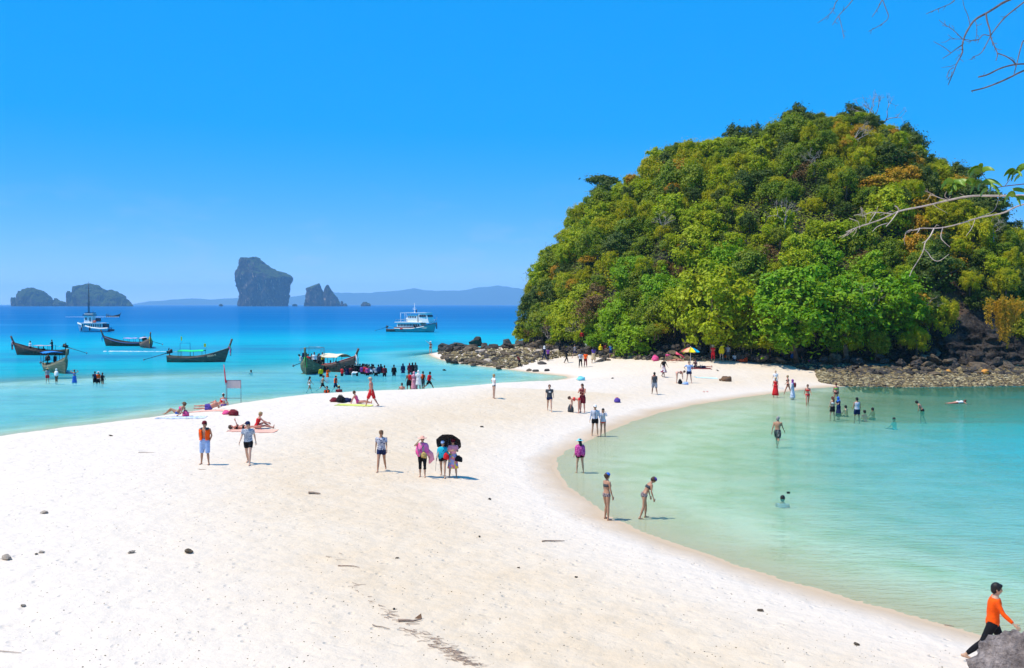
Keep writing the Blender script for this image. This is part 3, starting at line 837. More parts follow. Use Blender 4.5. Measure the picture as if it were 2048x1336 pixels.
# bare grey trees and bushes
for i, (px, s, sc, lab, dd, up) in enumerate([
    (1742, 1.0, 2.0, 'tall bare dead tree on the summit', 0, 0.5), (1830, 0.93, 1.3, 'bare pale tree right of the summit', 0, 0.6), (1625, 0.50, 1.0, 'bare grey bush halfway up the slope', 1.5, 1.4),
    (1745, 0.06, 1.15, 'bare grey bush hanging over the shaded rocks', 3.0, 1.6), (1700, 0.62, 1.1, 'bare twiggy tree on the upper right slope', 1.5, 1.4), (1985, 0.55, 0.95, 'pale bare bush above the cliff', 1.5, 1.4),
    (1095, 0.05, 0.85, 'bare brown thicket above the seaward rocks', 1.0, 0.2), (1150, 0.045, 0.95, 'dry grey thicket between the dark rocks', 1.0, 0.2), (1215, 0.05, 0.85, 'leafless thicket under the drooping green tree', 1.2, 0.2),
    (1500, 0.98, 1.0, 'wispy leafless tree on the crest', 0, 0.3), (1845, 0.10, 0.9, 'leafless grey bush in the cliff shade', 2.0, 1.0), (1415, 1.0, 0.9, 'thin leafless twigs on the crest left of the dark round tree', 0, 0.6), (1280, 1.0, 0.8, 'thin leafless twigs above the left shoulder', 0, 0.9), (1655, 1.0, 0.8, 'thin leafless twigs between the two summit trees', 0, 0.9), (1880, 1.0, 0.9, 'thin leafless tree on the right skyline', 0, 0.8), (1570, 0.30, 1.1, 'bare pale bush low on the middle slope', 1.5, 1.6), (1320, 0.35, 1.0, 'bare grey bush on the left slope', 1.5, 1.6), (1510, 0.055, 0.8, 'leafless brown bush between the large shore trees', 1.5, 0.6)]):
    p = hill_pt(px, s); k = 1 - dd / p[1]
    e = empty('bare_tree', (p[0] * k, p[1] * k, p[2] - 0.3 + up), RT.uniform(0, 6.28), sc)
    tag(e, lab, 'bare tree'); link('branches', BARE[i % 3], e)
# hanging curtain of dry creeper on the cliff
def creeper():
    r = np.random.default_rng(5); c0 = hill_pt(1995, 0.16); C, N = [], []
    for _ in range(70):
        x0, y0 = r.normal() * 1.1, -r.uniform(0.3, 1.3); L = r.uniform(1.0, 5.2) * math.exp(-abs(x0) * 0.45); n = int(L * 26)
        z = -np.linspace(0, L, n) + 2.2 + r.normal() * 0.35
        C.append(np.stack([x0 * (1 - 0.08 * np.linspace(0, L, n)) + r.normal(size=n) * 0.09, y0 + r.normal(size=n) * 0.10, z], 1)); N.append(np.tile([0, -1.0, 0.2], (n, 1)))
    V, q = leaves(np.concatenate(C), np.concatenate(N), 0.22, r, 0.4, 0.1)
    o = link('creeper', mesh_np('creeper', V, q, [LM['orange']], False), None, (c0[0] * 0.975, c0[1] * 0.975 - 0.8, c0[2] + 0.8))
    tag(o, 'orange-brown dry creeper hanging down the dark cliff', 'creeper')
creeper()
# low growth that covers the soil between the trees
def undergrowth():
    r = np.random.default_rng(8); n = 95000
    px = r.uniform(1055, 2100, n); s = r.uniform(0.13, 1.02, n); P = hill_pt(px, s)
    keep = ~((px > 1880) & (s < 0.3)); P = P[keep]
    P[:, 2] += r.uniform(0.0, 1.3, len(P)) * (0.7 + 0.9 * fbm(P * 0.5, 2, 4)) + 0.1
    V, q = leaves(P, np.tile([0, -0.5, 0.8], (len(P), 1)), 0.30, r, 0.55)
    zn = fbm(P * 0.22, 3, 15) + 0.12 * r.normal(size=len(P)); mi = np.where(zn > 0.22, 1, np.where(zn < -0.2, 2, 0))
    o = link('undergrowth', mesh_np('undergrowth', V, q, [LM['mid'], LM['yellow'], LM['dark']], False, mi)); tag(o, 'low green undergrowth covering the island slope', 'undergrowth', kind='stuff')
undergrowth()
# ------------------------------------------------------------------ far islands, hills and rocks in the sea
def sea_stack_mat(name, green=0.5, zs=1.0):
    t = NT(name); P_ = t.obj()
    g = t.new('ShaderNodeNewGeometry'); sp = t.new('ShaderNodeSeparateXYZ'); t.l.new(g.outputs['Normal'], sp.inputs[0])
    a = t.noise(0.035 * zs, 5, 0.65, t.mapv(P_, (1, 1, 0.45))); b = t.noise(0.15 * zs, 4, 0.6, t.mapv(P_, (1, 1, 0.35)))
    rock = t.mix(t.ramp(a, [(0.40, 0.0), (0.68, 1.0)]), (0.012, 0.012, 0.014), (0.13, 0.105, 0.085))
    rock = t.mix(t.ramp(b, [(0.60, 0.0), (0.68, 0.9)]), rock, (0.60, 0.36, 0.20))
    veg = t.mix(t.noise(0.2 * zs, 4, 0.6, P_), (0.02, 0.045, 0.012), (0.07, 0.10, 0.03))
    f = t.ramp(t.math('ADD', sp.outputs[2], t.math('MULTIPLY', t.math('SUBTRACT', b, 0.5), 0.8)), [(0.55 - 0.55 * green, 0.0), (0.75 - 0.5 * green, 1.0)])
    t.bsdf(t.mix(f, rock, veg), 0.95, 0.1, t.bump(t.math('ADD', a, b), 1.0, 12.0 / zs))
    return t.m
M_STACK = sea_stack_mat('limestone_stack', 0.25)
M_WOODED = sea_stack_mat('limestone_wooded', 0.85)

def stack(name, rows, d, depth, mat, label, rough=0.055, nz=70, na=90, seed=1):
    """A limestone island: rows of (photo y, left x, right x) give its breadth at each level; it has depth as well."""
    rows = sorted(rows); k = d / F
    ys = np.array([r[0] for r in rows], float); lx = np.array([r[1] for r in rows], float); rx = np.array([r[2] for r in rows], float)
    top = ys[0]; yy = np.linspace(top, 613.5, nz)
    L, R = np.interp(yy, ys, lx), np.interp(yy, ys, rx)
    cx0 = (lx.min() + rx.max()) / 2
    cx = (L + R) / 2; w = (R - L) / 2
    V = []
    a = np.linspace(0, 2 * math.pi, na, endpoint=False)
    W = w.max()
    for i in range(nz):
        z = max((609 - yy[i]) * k + CAMH, -4)
        dep = depth * k * W * (w[i] / W) ** 0.6
        V.append(np.stack([(cx[i] - cx0 + w[i] * np.cos(a)) * k, np.sin(a) * dep, np.full(na, z)], 1))
    V = np.array(V); flat = V.reshape(-1, 3)
    s = 1.0 / (k * W)
    n = np.stack([fbm(flat * np.array([s * 3.0, s * 3.0, s * 2.0]) + 5 * q + seed, 4, seed + q) for q in range(3)], 1)
    n2 = np.stack([fbm(flat * np.array([s * 11.0, s * 11.0, s * 5.0]) + 3 * q + seed, 3, seed + 60 + q) for q in range(3)], 1)
    flat = flat + (n * 2.6 + n2 * 1.5) * (rough * k * W) * np.array([1, 1, 0.6])
    flat[:, 2] = np.where(np.repeat(np.arange(nz), na) >= nz - 1, -6, flat[:, 2])
    apex = np.array([[(cx[0] - cx0) * k, 0, (609 - top) * k + CAMH + 0.01 * k * W]])
    f = grid_faces(nz, na)
    i, j = np.meshgrid(np.arange(nz - 1), np.arange(na), indexing='ij'); j2 = (j + 1) % na
    f = np.stack([i * na + j, (i + 1) * na + j, (i + 1) * na + j2, i * na + j2], -1).reshape(-1, 4)
    j = np.arange(na); tri = np.stack([np.full(na, nz * na), j, (j + 1) % na], 1)
    me = mesh_np(name, np.concatenate([flat, apex]), [f, tri], [mat])
    return tag(link(name, me, None, ((cx0 - 1024) / F * d, d, 0)), label, 'island')

DS = 4000.0
stack('limestone_tower', [(516, 484, 512), (521, 480, 522), (530, 479, 532), (540, 474, 548), (547, 473, 570), (556, 473, 583), (562, 474, 582), (575, 477, 580), (590, 480, 581), (600, 481, 576), (611, 481, 575)],
      DS, 0.75, M_STACK, 'tall sheer limestone tower rising alone from the sea', 0.05, 90, 130, 3)
stack('limestone_stack', [(567, 637, 639), (573, 622, 641), (577, 612, 643), (585, 613, 646), (598, 612, 648), (606, 609, 650), (611, 609, 650)], DS, 0.8, M_STACK, 'left half of the twin limestone rock beside the tall tower', 0.05, 50, 80, 8)
stack('limestone_stack', [(570, 653, 656), (577, 650, 661), (584, 647, 666), (595, 645, 674), (606, 645, 679), (611, 645, 680)], DS, 0.8, M_STACK, 'right pointed half of the twin limestone rock', 0.05, 50, 80, 18)
for i, (x, y, w) in enumerate([(684, 602, 4), (691, 607, 4), (590, 608.2, 5), (730, 604, 8), (737, 606, 5), (442, 608, 4)]):
    stack('sea_rock', [(y, x - w * 0.4, x + w * 0.3), (610, x - w, x + w), (612, x - w, x + w)], DS, 0.8, M_STACK,
          ['low dark rock just right of the twin rock', 'tiny rock at the tail of the twin rock', 'low flat reef between the tower and the twin rock', 'low dark rock left of the white ferry, near the horizon', 'smaller half of the low rock pair near the horizon', 'tiny rock left of the tall tower'][i], 0.08, 14, 24, 30 + i)
stack('wooded_island', [(576, 56, 66), (579, 50, 71), (583, 44, 86), (588, 37, 92), (595, 36, 99), (602, 36, 104), (611, 36, 106)], DS, 0.8, M_WOODED, 'rounded wooded island farthest along the horizon', 0.06, 60, 90, 51)
stack('limestone_stack', [(582, 37, 42), (590, 35, 45), (611, 35, 46)], DS * 0.995, 0.8, M_WOODED, 'narrow rock shoulder on the rounded wooded island', 0.07, 30, 40, 52)
stack('limestone_stack', [(595, 24, 31), (599, 22, 34), (611, 23, 38)], DS, 0.8, M_WOODED, 'small round rock at the outer end of the wooded islands', 0.07, 30, 40, 53)
stack('wooded_island', [(567, 178, 186), (570, 165, 192), (575, 150, 199), (580, 146, 210), (585, 145, 232), (592, 144, 250), (599, 142, 258), (605, 142, 263), (611, 142, 266)], DS, 0.6, M_WOODED, 'long wooded island behind the masts of the fishing boat', 0.05, 70, 130, 54)
stack('limestone_stack', [(582, 136, 140), (587, 133, 143), (611, 133, 146)], DS * 0.995, 0.9, M_WOODED, 'upright rock at the end of the long wooded island', 0.06, 30, 40, 55)
stack('limestone_stack', [(597, 110, 114), (602, 109, 120), (605, 108, 134), (611, 107, 136)], DS, 0.8, M_WOODED, 'low rock between the two wooded islands', 0.07, 30, 50, 56)

def far_hills(name, prof, d, seed, label):
    k = d / F; px = np.arange(prof[0][0], prof[-1][0] + 1, 4.0)
    h = (609 - np.interp(px, [p[0] for p in prof], [p[1] for p in prof])) * k + CAMH
    h = h * (1 + 0.10 * fbm2(px, px * 0, 0.045, 4, seed))
    row = np.array([0, 0.25, 0.5, 0.75, 1.0, 1.4]); prof_s = np.array([0, 0.45, 0.75, 0.93, 1.0, 0.6])
    X = ((px - 1024) * k)[:, None] * (1 + 0 * row[None]); Y = d + (row - 1)[None] * 700 + 0 * X
    Z = h[:, None] * prof_s[None] + 25 * fbm2(X, Y, 0.0021, 3, seed) * (row > 0)[None] * (row != 1.0)[None] - 3 * (row == 0)[None]
    me = mesh_np(name, np.stack([X, Y, Z], -1).reshape(-1, 3), grid_faces(len(px), len(row)), [M_WOODED])
    return tag(link(name, me), label, 'hills', kind='structure')
far_hills('hills', [(285, 609), (310, 603), (345, 599), (385, 597), (420, 599), (470, 596), (520, 594), (570, 595), (610, 590), (640, 588), (690, 584), (740, 586), (780, 583), (830, 576), (880, 583), (930, 579), (960, 574), (1000, 571), (1040, 578), (1090, 585), (1140, 600)], 14000.0, 61, 'pale blue far hills along the horizon')

# ------------------------------------------------------------------ boulders of the island's foot and the rocky point
ROCKS = [(rock_mesh('rock', 200 + k, [M_ROCK_DARK, M_ROCK_DARK, M_ROCK_BROWN, M_ROCK_PALE][k % 4], 3, 0.62, [0.62, 0.8, 0.5, 0.7][k % 4])) for k in range(8)]
RR = np.random.default_rng(31)
def boulder(px, py, wpx, kind, label, group=None, name='boulder', sink=0.25, tall=1.0, z0=0.6):
    c = on_ground(px, py, z0); s = wpx * c.y / F * 0.5
    cand = {'dark': (0, 1, 4, 5), 'brown': (2, 6), 'pale': (3, 7)}[kind]
    o = link(name, ROCKS[cand[int(RR.integers(0, len(cand)))]], None, (c.x, c.y, c.z + s * 0.62 * (1 - 2 * sink) * tall))
    o.scale = (s, s * RR.uniform(0.75, 1.1), s * tall * RR.uniform(0.8, 1.1)); o.rotation_euler = (RR.normal() * 0.2, RR.normal() * 0.2, RR.uniform(0, 6.28))
    return tag(o, label, 'rock', group)
def which(label, w, wr, u):
    """Size word in front, stretch of the band behind."""
    f = (w - wr[0]) / (wr[1] - wr[0])
    return ('small ' if f < 0.33 else 'large ' if f > 0.7 else 'middling ') + label + ', ' + ('leftmost', 'left-middle', 'right-middle', 'rightmost')[min(3, int(u * 4))] + ' stretch'
# the rocky point reaching into the sea
def band(poly, n, wr, kinds, label, group, tall=1.0, ymin=None):
    poly = np.array(poly, float)
    for _ in range(n):
        i = RR.integers(0, len(poly) - 1); u = RR.uniform()
        c = poly[i] * (1 - u) + poly[i + 1] * u
        k = kinds[int(RR.integers(0, len(kinds)))]
        bxp, bw = c[0] + RR.normal() * c[2], RR.uniform(*wr)
        boulder(bxp, c[1] + RR.normal() * c[3], bw, k, which(label.replace('COL', k), bw, wr, (c[0] - poly[0][0]) / (poly[-1][0] - poly[0][0])), group, tall=tall)
band([(880, 705, 8, 3), (920, 700, 8, 3), (960, 697, 10, 3), (1010, 694, 14, 3), (1050, 692, 14, 4)], 36, (10, 34), ['dark', 'dark', 'brown'], 'COL jagged boulder at the tip of the rocky point', 'boulders on the rocky point', 1.0)
band([(895, 718, 8, 3), (930, 724, 8, 3), (970, 730, 8, 3), (1010, 735, 8, 2.5)], 30, (8, 24), ['dark', 'brown', 'brown'], 'COL rock along the water edge of the rocky point', 'rocks along the water edge', 0.8)
band([(960, 714, 20, 4), (1020, 715, 16, 4), (1060, 708, 14, 5), (1100, 703, 14, 4)], 30, (8, 22), ['brown', 'pale', 'dark'], 'COL rock lying on the white sand of the point', 'rocks on the sand of the point', 0.7)
def foot_band(n, x0, x1, wr, kinds, label, group):
    """Boulders heaped against the foot of the island."""
    for _ in range(n):
        px = RR.uniform(x0, x1); sl = RR.uniform(-0.02, 0.05) ; p = hill_pt(px, max(sl, 0)); k = 1 - RR.uniform(0.3, 2.6) / p[1]
        kd = kinds[int(RR.integers(0, len(kinds)))]; bw = RR.uniform(*wr); s = bw * p[1] / F * 0.5
        cand = {'dark': (0, 1, 4, 5), 'brown': (2, 6), 'pale': (3, 7)}[kd]
        x, y = p[0] * k, p[1] * k; z = max(gz(x, y), 0) + (p[2] - max(gz(p[0], p[1]), 0)) * 0.6 + s * 0.2
        o = link('boulder', ROCKS[cand[int(RR.integers(0, len(cand)))]], None, (x, y, z)); o.scale = (s, s * RR.uniform(0.75, 1.1), s * RR.uniform(0.8, 1.25)); o.rotation_euler = (RR.normal() * 0.3, RR.normal() * 0.3, RR.uniform(0, 6.28))
        tag(o, which(label.replace('COL', kd), bw, wr, (px - x0) / (x1 - x0)), 'rock', group)
foot_band(60, 1045, 1350, (8, 32), ['dark', 'dark', 'dark', 'brown'], 'COL boulder at the island foot, seaward of the parasol', 'boulders at the seaward island foot')
foot_band(50, 1350, 1660, (8, 26), ['dark', 'dark', 'dark', 'brown'], 'COL boulder in the tree shade behind the beach', 'boulders behind the beach')
foot_band(36, 1660, 2080, (12, 40), ['dark', 'dark', 'brown'], 'COL boulder right under the dark cliff', 'boulders under the cliff')
band([(1650, 738, 14, 5), (1720, 745, 16, 5), (1800, 742, 18, 7), (1880, 742, 18, 8), (1960, 745, 20, 7), (2040, 745, 20, 7)], 64, (8, 28), ['dark', 'brown', 'dark', 'dark'], 'COL boulder on the stony shore below the cliff', 'boulders below the cliff', 0.8)
for px, py, w, k, lab, tall in [(1083, 728, 26, 'dark', 'low dark rock alone on the white sand', 0.5), (1202, 722, 22, 'dark', 'dark rock cluster, larger stone behind the person in orange', 0.6), (1215, 721, 16, 'brown', 'dark rock cluster, smaller brown stone', 0.7),
    (1058, 742, 13, 'brown', 'brown rock at the inlet edge', 0.7), (1072, 743, 14, 'dark', 'dark rock at the inlet edge', 0.8), (1093, 742, 13, 'dark', 'black pitted rock at the head of the inlet', 1.0), (889, 741, 10, 'dark', 'dark rock awash in the shallow inlet', 0.5),
    (948, 725, 18, 'dark', 'single dark rock at the outer edge of the inlet', 0.9), (1580, 726, 22, 'brown', 'mossy brown boulder by the shaded bathers', 0.8), (1440, 690, 34, 'dark', 'round dark boulder under the lime green tree', 1.2)]:
    boulder(px, py, w, k, lab, None, tall=tall)
# stones scattered over the near sand
for px, py, w, k, lab, tall in [(13, 1119, 22, 'pale', 'pale rounded stone at the left edge of the sand', 1.0), (88, 1027, 14, 'pale', 'small pale stone alone high on the white sand', 0.9), (84, 1106, 11, 'pale', 'pinkish broken coral stone near the left edge', 0.9),
    (73, 1109, 8, 'brown', 'tiny brown chip beside the pinkish coral stone', 0.8), (264, 1106, 13, 'pale', 'small grey stone left of the pointed stone', 0.8), (377, 1106, 18, 'brown', 'pointed dark-edged stone on the open white sand', 0.95),
    (47, 1213, 12, 'pale', 'small grey stone low on the left sand', 0.8), (222, 872, 9, 'brown', 'brown chip on the berm left of the sunbathers', 0.6), (963, 854, 9, 'brown', 'tan stone between the parasol walkers and the white-shirted man', 0.6),
    (1521, 1222, 13, 'brown', 'mustard coloured stone on the tan sand', 0.6), (1714, 1290, 12, 'brown', 'brown stone near the grey boulder', 0.7), (794, 1117, 9, 'brown', 'greenish pebble on the tan sand', 0.7),
    (980, 999, 7, 'dark', 'dark pebble on the tan sand below the parasol walkers', 0.8), (959, 1074, 6, 'dark', 'tiny dark pebble in mid beach', 0.8), (788, 1219, 8, 'dark', 'round dark pebble above the driftwood line', 0.9), (1037, 1136, 6, 'brown', 'small brown pebble on the trodden tan sand', 0.8),
    (1152, 1155, 6, 'dark', 'dark pebble right of the trodden track', 0.8), (1435, 742, 6, 'pale', 'pale coral lump behind the brown bag', 0.9), (1225, 757, 6, 'dark', 'small dark stone on the sand by the pale blue bag', 0.6)]:
    boulder(px, py, w, k, lab, None, name='stone', tall=tall, sink=0.12)
# the grey boulder by the viewer
big = rock_mesh('grey_boulder', 412, M_ROCK_GREY, 6, 0.30, 0.95)
V = np.empty(len(big.vertices) * 3, np.float32); big.vertices.foreach_get('co', V); V = V.reshape(-1, 3)
nn = V / np.linalg.norm(V, axis=1, keepdims=True)
V = V + nn * (0.09 * fbm(V * 9, 4, 3) - 0.16 * np.abs(fbm(V * 4.5 + 3, 4, 13)) + 0.06 * fbm(V * 2.2, 2, 8))[:, None]
big.vertices.foreach_set('co', V.astype(np.float32).ravel()); big.update()
pk = at_d(2040, 1270, 13.0)
o = link('grey_boulder', big, None, (pk.x + 0.46, 13.2, pk.z - 1.04)); o.scale = (1.0, 1.05, 1.38)
o.rotation_euler = (0.1, 0.0, 0.7)
tag(o, 'rough grey boulder close to the viewer below the walker in orange', 'rock')

# loose stones nobody could count: rubble on the point and coral shingle by the lagoon
def scatter_stones(name, n, sampler, size, mats, label, seed, stretch=0.6):
    r = np.random.default_rng(seed)
    bm = bmesh.new(); bmesh.ops.create_icosphere(bm, subdivisions=1, radius=1.0)
    B = np.array([v.co[:] for v in bm.verts]); Fc = np.array([[v.index for v in f.verts] for f in bm.faces]); bm.free()
    P = sampler(r, n); n = len(P)
    z = np.maximum(gfast(P[:, 0], P[:, 1]), -0.05)
    S = size * np.minimum(r.lognormal(0, 0.45, n), 1.9)
    a = r.uniform(0, 6.28, n); ca, sa = np.cos(a), np.sin(a)
    J = B[None] * (1 + 0.24 * r.normal(size=(n, len(B), 1))) * np.stack([S, S * r.uniform(0.5, 1, n), S * stretch], 1)[:, None]
    X = J[..., 0] * ca[:, None] - J[..., 1] * sa[:, None]; Y = J[..., 0] * sa[:, None] + J[..., 1] * ca[:, None]
    V = np.stack([X + P[:, :1], Y + P[:, 1:2], J[..., 2] + (z + S * 0.2)[:, None]], -1).reshape(-1, 3)
    f = (Fc[None] + (np.arange(n) * len(B))[:, None, None]).reshape(-1, 3)
    mi = np.repeat(r.integers(0, len(mats), n), len(Fc))
    me = mesh_np(name, V, f, mats, False, mi)
    return tag(link(name, me), label, 'stones', kind='stuff')
def pix_sampler(poly):
    poly = np.array(poly, float)
    def f(r, n):
        out = []
        x0, y0 = poly.min(0); x1, y1 = poly.max(0)
        px = r.uniform(x0, x1, n * 3); py = r.uniform(y0, y1, n * 3)
        k = inside(px, py, poly); px, py = px[k][:n], py[k][:n]
        z = np.full(len(px), 0.6)
        for _ in range(14):
            u, v = (px - 1024) / F, (668 - py) / F
            dy = math.cos(PITCH) + v * math.sin(PITCH); dz = -math.sin(PITCH) + v * math.cos(PITCH); tt = (z - CAMH) / dz
            X, Y = u * tt, dy * tt
            z = 0.5 * z + 0.5 * np.maximum(gfast(X, Y), 0)
        return np.stack([X, Y], 1)
    return f
def pebble_mat(name, lo, hi):
    t = NT(name); g = t.new('ShaderNodeNewGeometry').outputs['Random Per Island']
    t.bsdf(t.mix(g, lo, hi), 0.9, 0.2); return t.m
MP1, MP2, MP3 = pebble_mat('pebble_dark', (0.02, 0.018, 0.018), (0.11, 0.09, 0.07)), pebble_mat('pebble_brown', (0.08, 0.06, 0.03), (0.28, 0.21, 0.10)), pebble_mat('pebble_pale', (0.20, 0.16, 0.085), (0.46, 0.38, 0.22))
scatter_stones('coral_shingle', 12000, pix_sampler([(1630, 742), (1700, 748), (1800, 748), (1920, 748), (2060, 745), (2060, 772), (1900, 774), (1800, 775), (1690, 773), (1640, 765)]), 0.12, [MP2, MP3, MP2, MP1], 'yellow-brown coral shingle along the lagoon shore', 3)
scatter_stones('shore_rubble', 2600, pix_sampler([(1560, 722), (1640, 735), (1720, 736), (1840, 730), (2060, 730), (2060, 748), (1800, 750), (1700, 752), (1600, 738)]), 0.20, [MP1, MP1, MP2], 'dark rubble below the cliff', 4, 0.7)
scatter_stones('point_rubble', 2400, pix_sampler([(872, 704), (940, 697), (1040, 690), (1110, 698), (1190, 708), (1120, 716), (1080, 722), (1020, 738), (960, 731), (900, 722)]), 0.17, [MP1, MP2, MP3, MP2], 'broken coral rubble strewn over the rocky point', 5)
scatter_stones('foot_rubble', 1800, pix_sampler([(1190, 706), (1350, 712), (1500, 708), (1620, 720), (1600, 733), (1500, 722), (1350, 722), (1200, 716)]), 0.22, [MP1, MP1, MP2, MP3], 'dark stones along the foot of the island', 6)
scatter_stones('beach_grit', 1500, pix_sampler([(20, 960), (640, 900), (700, 990), (1050, 1010), (1500, 1160), (1900, 1280), (1900, 1336), (20, 1336)]), 0.009, [MP2, MP2, MP1], 'dark specks of shell and bark on the sand', 7, 0.5)

# driftwood and the strand line of twigs
def bent_stick(mb, p, ang, L, r, seed):
    q = np.random.default_rng(seed); n = 4; d = np.array([math.cos(ang), math.sin(ang)])
    pts = []
    for i in range(n):
        x = p[0] + d[0] * L * (i / (n - 1) - 0.5) + q.normal() * L * 0.07; y = p[1] + d[1] * L * (i / (n - 1) - 0.5) + q.normal() * L * 0.07
        pts.append((x, y, gz(x, y) + r * 0.8 + 0.012))
    mb.tube(pts, [r, r * 0.9, r * 0.75, r * 0.4], 5)
M_DRIFT = plain((0.33, 0.24, 0.185), 0.9, 0.1, 0.35, 12.0); M_DRIFT2 = plain((0.33, 0.25, 0.19), 0.9, 0.1, 0.3, 12.0)
for px, py, L, r, ang, lab in [(629, 989, 0.42, 0.045, 0.05, 'short grey driftwood log on the sand'), (695, 1133, 0.55, 0.016, -0.3, 'thin dark twig left of the strand line'), (820, 1244, 0.5, 0.03, 0.3, 'forked brown stick in the strand line'),
    (1103, 1083, 0.75, 0.022, 0.25, 'low brown twig half buried on the tan sand'), (762, 1255, 0.35, 0.012, -0.5, 'thin straw coloured stalk beside the strand line'), (20, 1306, 0.5, 0.008, 0.0, 'fine dark stalk low at the left edge'), (292, 906, 0.55, 0.012, 0.0, 'thin dark stick left of the man in the life vest'),
    (405, 940, 0.35, 0.012, -0.1, 'thin stick below the man in the life vest'), (1898, 1252, 0.22, 0.012, -0.3, 'pale little bone-like stick near the lagoon edge')]:
    c = on_ground(px, py); mb = MB(); bent_stick(mb, (c.x, c.y), ang, L, r, int(px)); tag(mb.build('driftwood', M_DRIFT2 if 'grey' in lab or 'straw' in lab or 'pale' in lab else M_DRIFT), lab, 'driftwood')
mb = MB(); q = np.random.default_rng(12)
line = np.array([(668, 1110), (705, 1160), (735, 1200), (770, 1222), (800, 1245), (825, 1262), (850, 1272), (880, 1290), (905, 1305), (930, 1322), (950, 1332)], float)
for _ in range(150):
    i = q.choice(len(line) - 1, p=np.array([.3, .4, .7, 1.2, 1.2, 1, 1.6, 2.2, 2.0, 2.0]) / 12.6); u = q.uniform(); c = line[i] * (1 - u) + line[i + 1] * u + q.normal(size=2) * np.array([9, 4.5])
    w = on_ground(*c); bent_stick(mb, (w.x, w.y), q.uniform(-0.9, 0.5), q.uniform(0.06, 0.28), q.uniform(0.003, 0.008), int(q.integers(1, 9999)))
tag(mb.build('strand_line', M_DRIFT), 'strand line of brown twigs and dry seaweed on the sand', 'seaweed', kind='stuff')
# a piece of brown bark standing in the strand line
c = on_ground(838, 1238); mb = MB(); mb.hexa(np.array([(0, 0, 0.0), (0.0, 0.02, 0.0), (0.02, 0, 0.02), (0.02, 0.02, 0.02), (0.16, 0.0, 0.0), (0.16, 0.03, 0.0), (0.14, 0.0, 0.11), (0.14, 0.03, 0.11)]))
tag(mb.build('bark_piece', plain((0.33, 0.19, 0.11), 0.9, 0.1), None, False, (c.x - 0.1, c.y, c.z)), 'triangular brown piece of bark in the strand line', 'bark')
# ------------------------------------------------------------------ boats
def wood_mat(name, c1, c2, band=None):
    t = NT(name); P_ = t.obj()
    n = t.noise(3.0, 4, 0.6, t.mapv(P_, (0.25, 1, 4))); st = t.noise(1.4, 4, 0.7, P_)
    c = t.mix(t.ramp(n, [(0.35, 0.0), (0.68, 1.0)]), c1, c2)
    c = t.mix(t.ramp(st, [(0.58, 0.0), (0.74, 0.6)]), c, tuple(min(1, x * 1.9) for x in c2))
    t.bsdf(c, 0.75, 0.25, t.bump(n, 0.5, 0.02)); return t.m
W_DARK = wood_mat('boat_wood_dark', (0.045, 0.030, 0.024), (0.12, 0.080, 0.060))
W_BROWN = wood_mat('boat_wood_brown', (0.10, 0.060, 0.048), (0.22, 0.14, 0.11))
W_GREEN = wood_mat('boat_wood_green', (0.085, 0.095, 0.050), (0.21, 0.21, 0.12))
W_GREY = wood_mat('boat_wood_grey', (0.12, 0.115, 0.072), (0.26, 0.24, 0.155))
M_BLACK = plain((0.012, 0.012, 0.014), 0.5, 0.4); M_METAL = plain((0.35, 0.35, 0.36), 0.4, 0.5, 0.1, 9.0, 0.8); M_BOATWHITE = plain((0.88, 0.85, 0.80), 0.45, 0.4, 0.06)
M_BLUEPAINT = plain((0.03, 0.13, 0.42), 0.5, 0.4); M_TEAL = plain((0.05, 0.36, 0.36), 0.45, 0.4, 0.12); M_NAVY = plain((0.012, 0.018, 0.05), 0.5, 0.4); M_REDP = plain((0.42, 0.05, 0.05), 0.5, 0.3)
def glassm():
    t = NT('dark_glass'); t.bsdf((0.02, 0.03, 0.05), 0.08, 0.6); return t.m
M_GLASS = glassm()
def cloth(c, v=0.12): return plain(c, 0.85, 0.1, v, 4.0)

def hull_loft(L, stations, prof=9, wall=0.07, rake=0.55, wall_in=True):
    """stations: (t 0..1 stern to bow, half beam, keel z, sheer z). Returns verts, quads, tris, sheer lines."""
    st = np.array(stations, float); tt = np.linspace(0, 1, 30)
    B, K, S = [np.interp(tt, st[:, 0], st[:, i]) for i in (1, 2, 3)]
    for A in (B, K, S): A[1:-1] = 0.25 * A[:-2] + 0.5 * A[1:-1] + 0.25 * A[2:]
    q = np.linspace(0, 1, prof); rings = []
    top = S.max()
    def xx(t, z): return L * (t - 0.5) + rake * np.clip(z / top, -0.2, 1) * sstep(0.6, 1, t)
    for i, t_ in enumerate(tt):
        hw = B[i] * np.sin(q * math.pi / 2) ** 0.72; z = K[i] + (S[i] - K[i]) * q ** 1.45
        out_s = np.stack([xx(t_, z), hw, z], 1); out_p = out_s * np.array([1, -1, 1])
        bi = max(B[i] - wall, 0.004); zi = np.maximum(z + 0.05 * (1 - q), K[i]); hwi = bi * np.sin(q * math.pi / 2) ** 0.72
        in_s = np.stack([xx(t_, z), hwi, zi + 0.03 * (1 - q)], 1); in_p = in_s * np.array([1, -1, 1])
        rings.append(np.concatenate([out_p[::-1], out_s[1:], in_s[::-1], in_p[1:]]))
    V = np.array(rings); n, m = V.shape[:2]
    i, j = np.meshgrid(np.arange(n - 1), np.arange(m), indexing='ij'); j2 = (j + 1) % m
    f = np.stack([i * m + j, (i + 1) * m + j, (i + 1) * m + j2, i * m + j2], -1).reshape(-1, 4)
    # stern transom
    half = 2 * prof - 1
    tr = np.array([[0, a + 1, a] for a in range(1, half - 1)])
    sheer = [np.stack([xx(tt, S), s * (B - wall / 2), S + 0.01], 1) for s in (-1, 1)]
    return V.reshape(-1, 3), f, tr, sheer

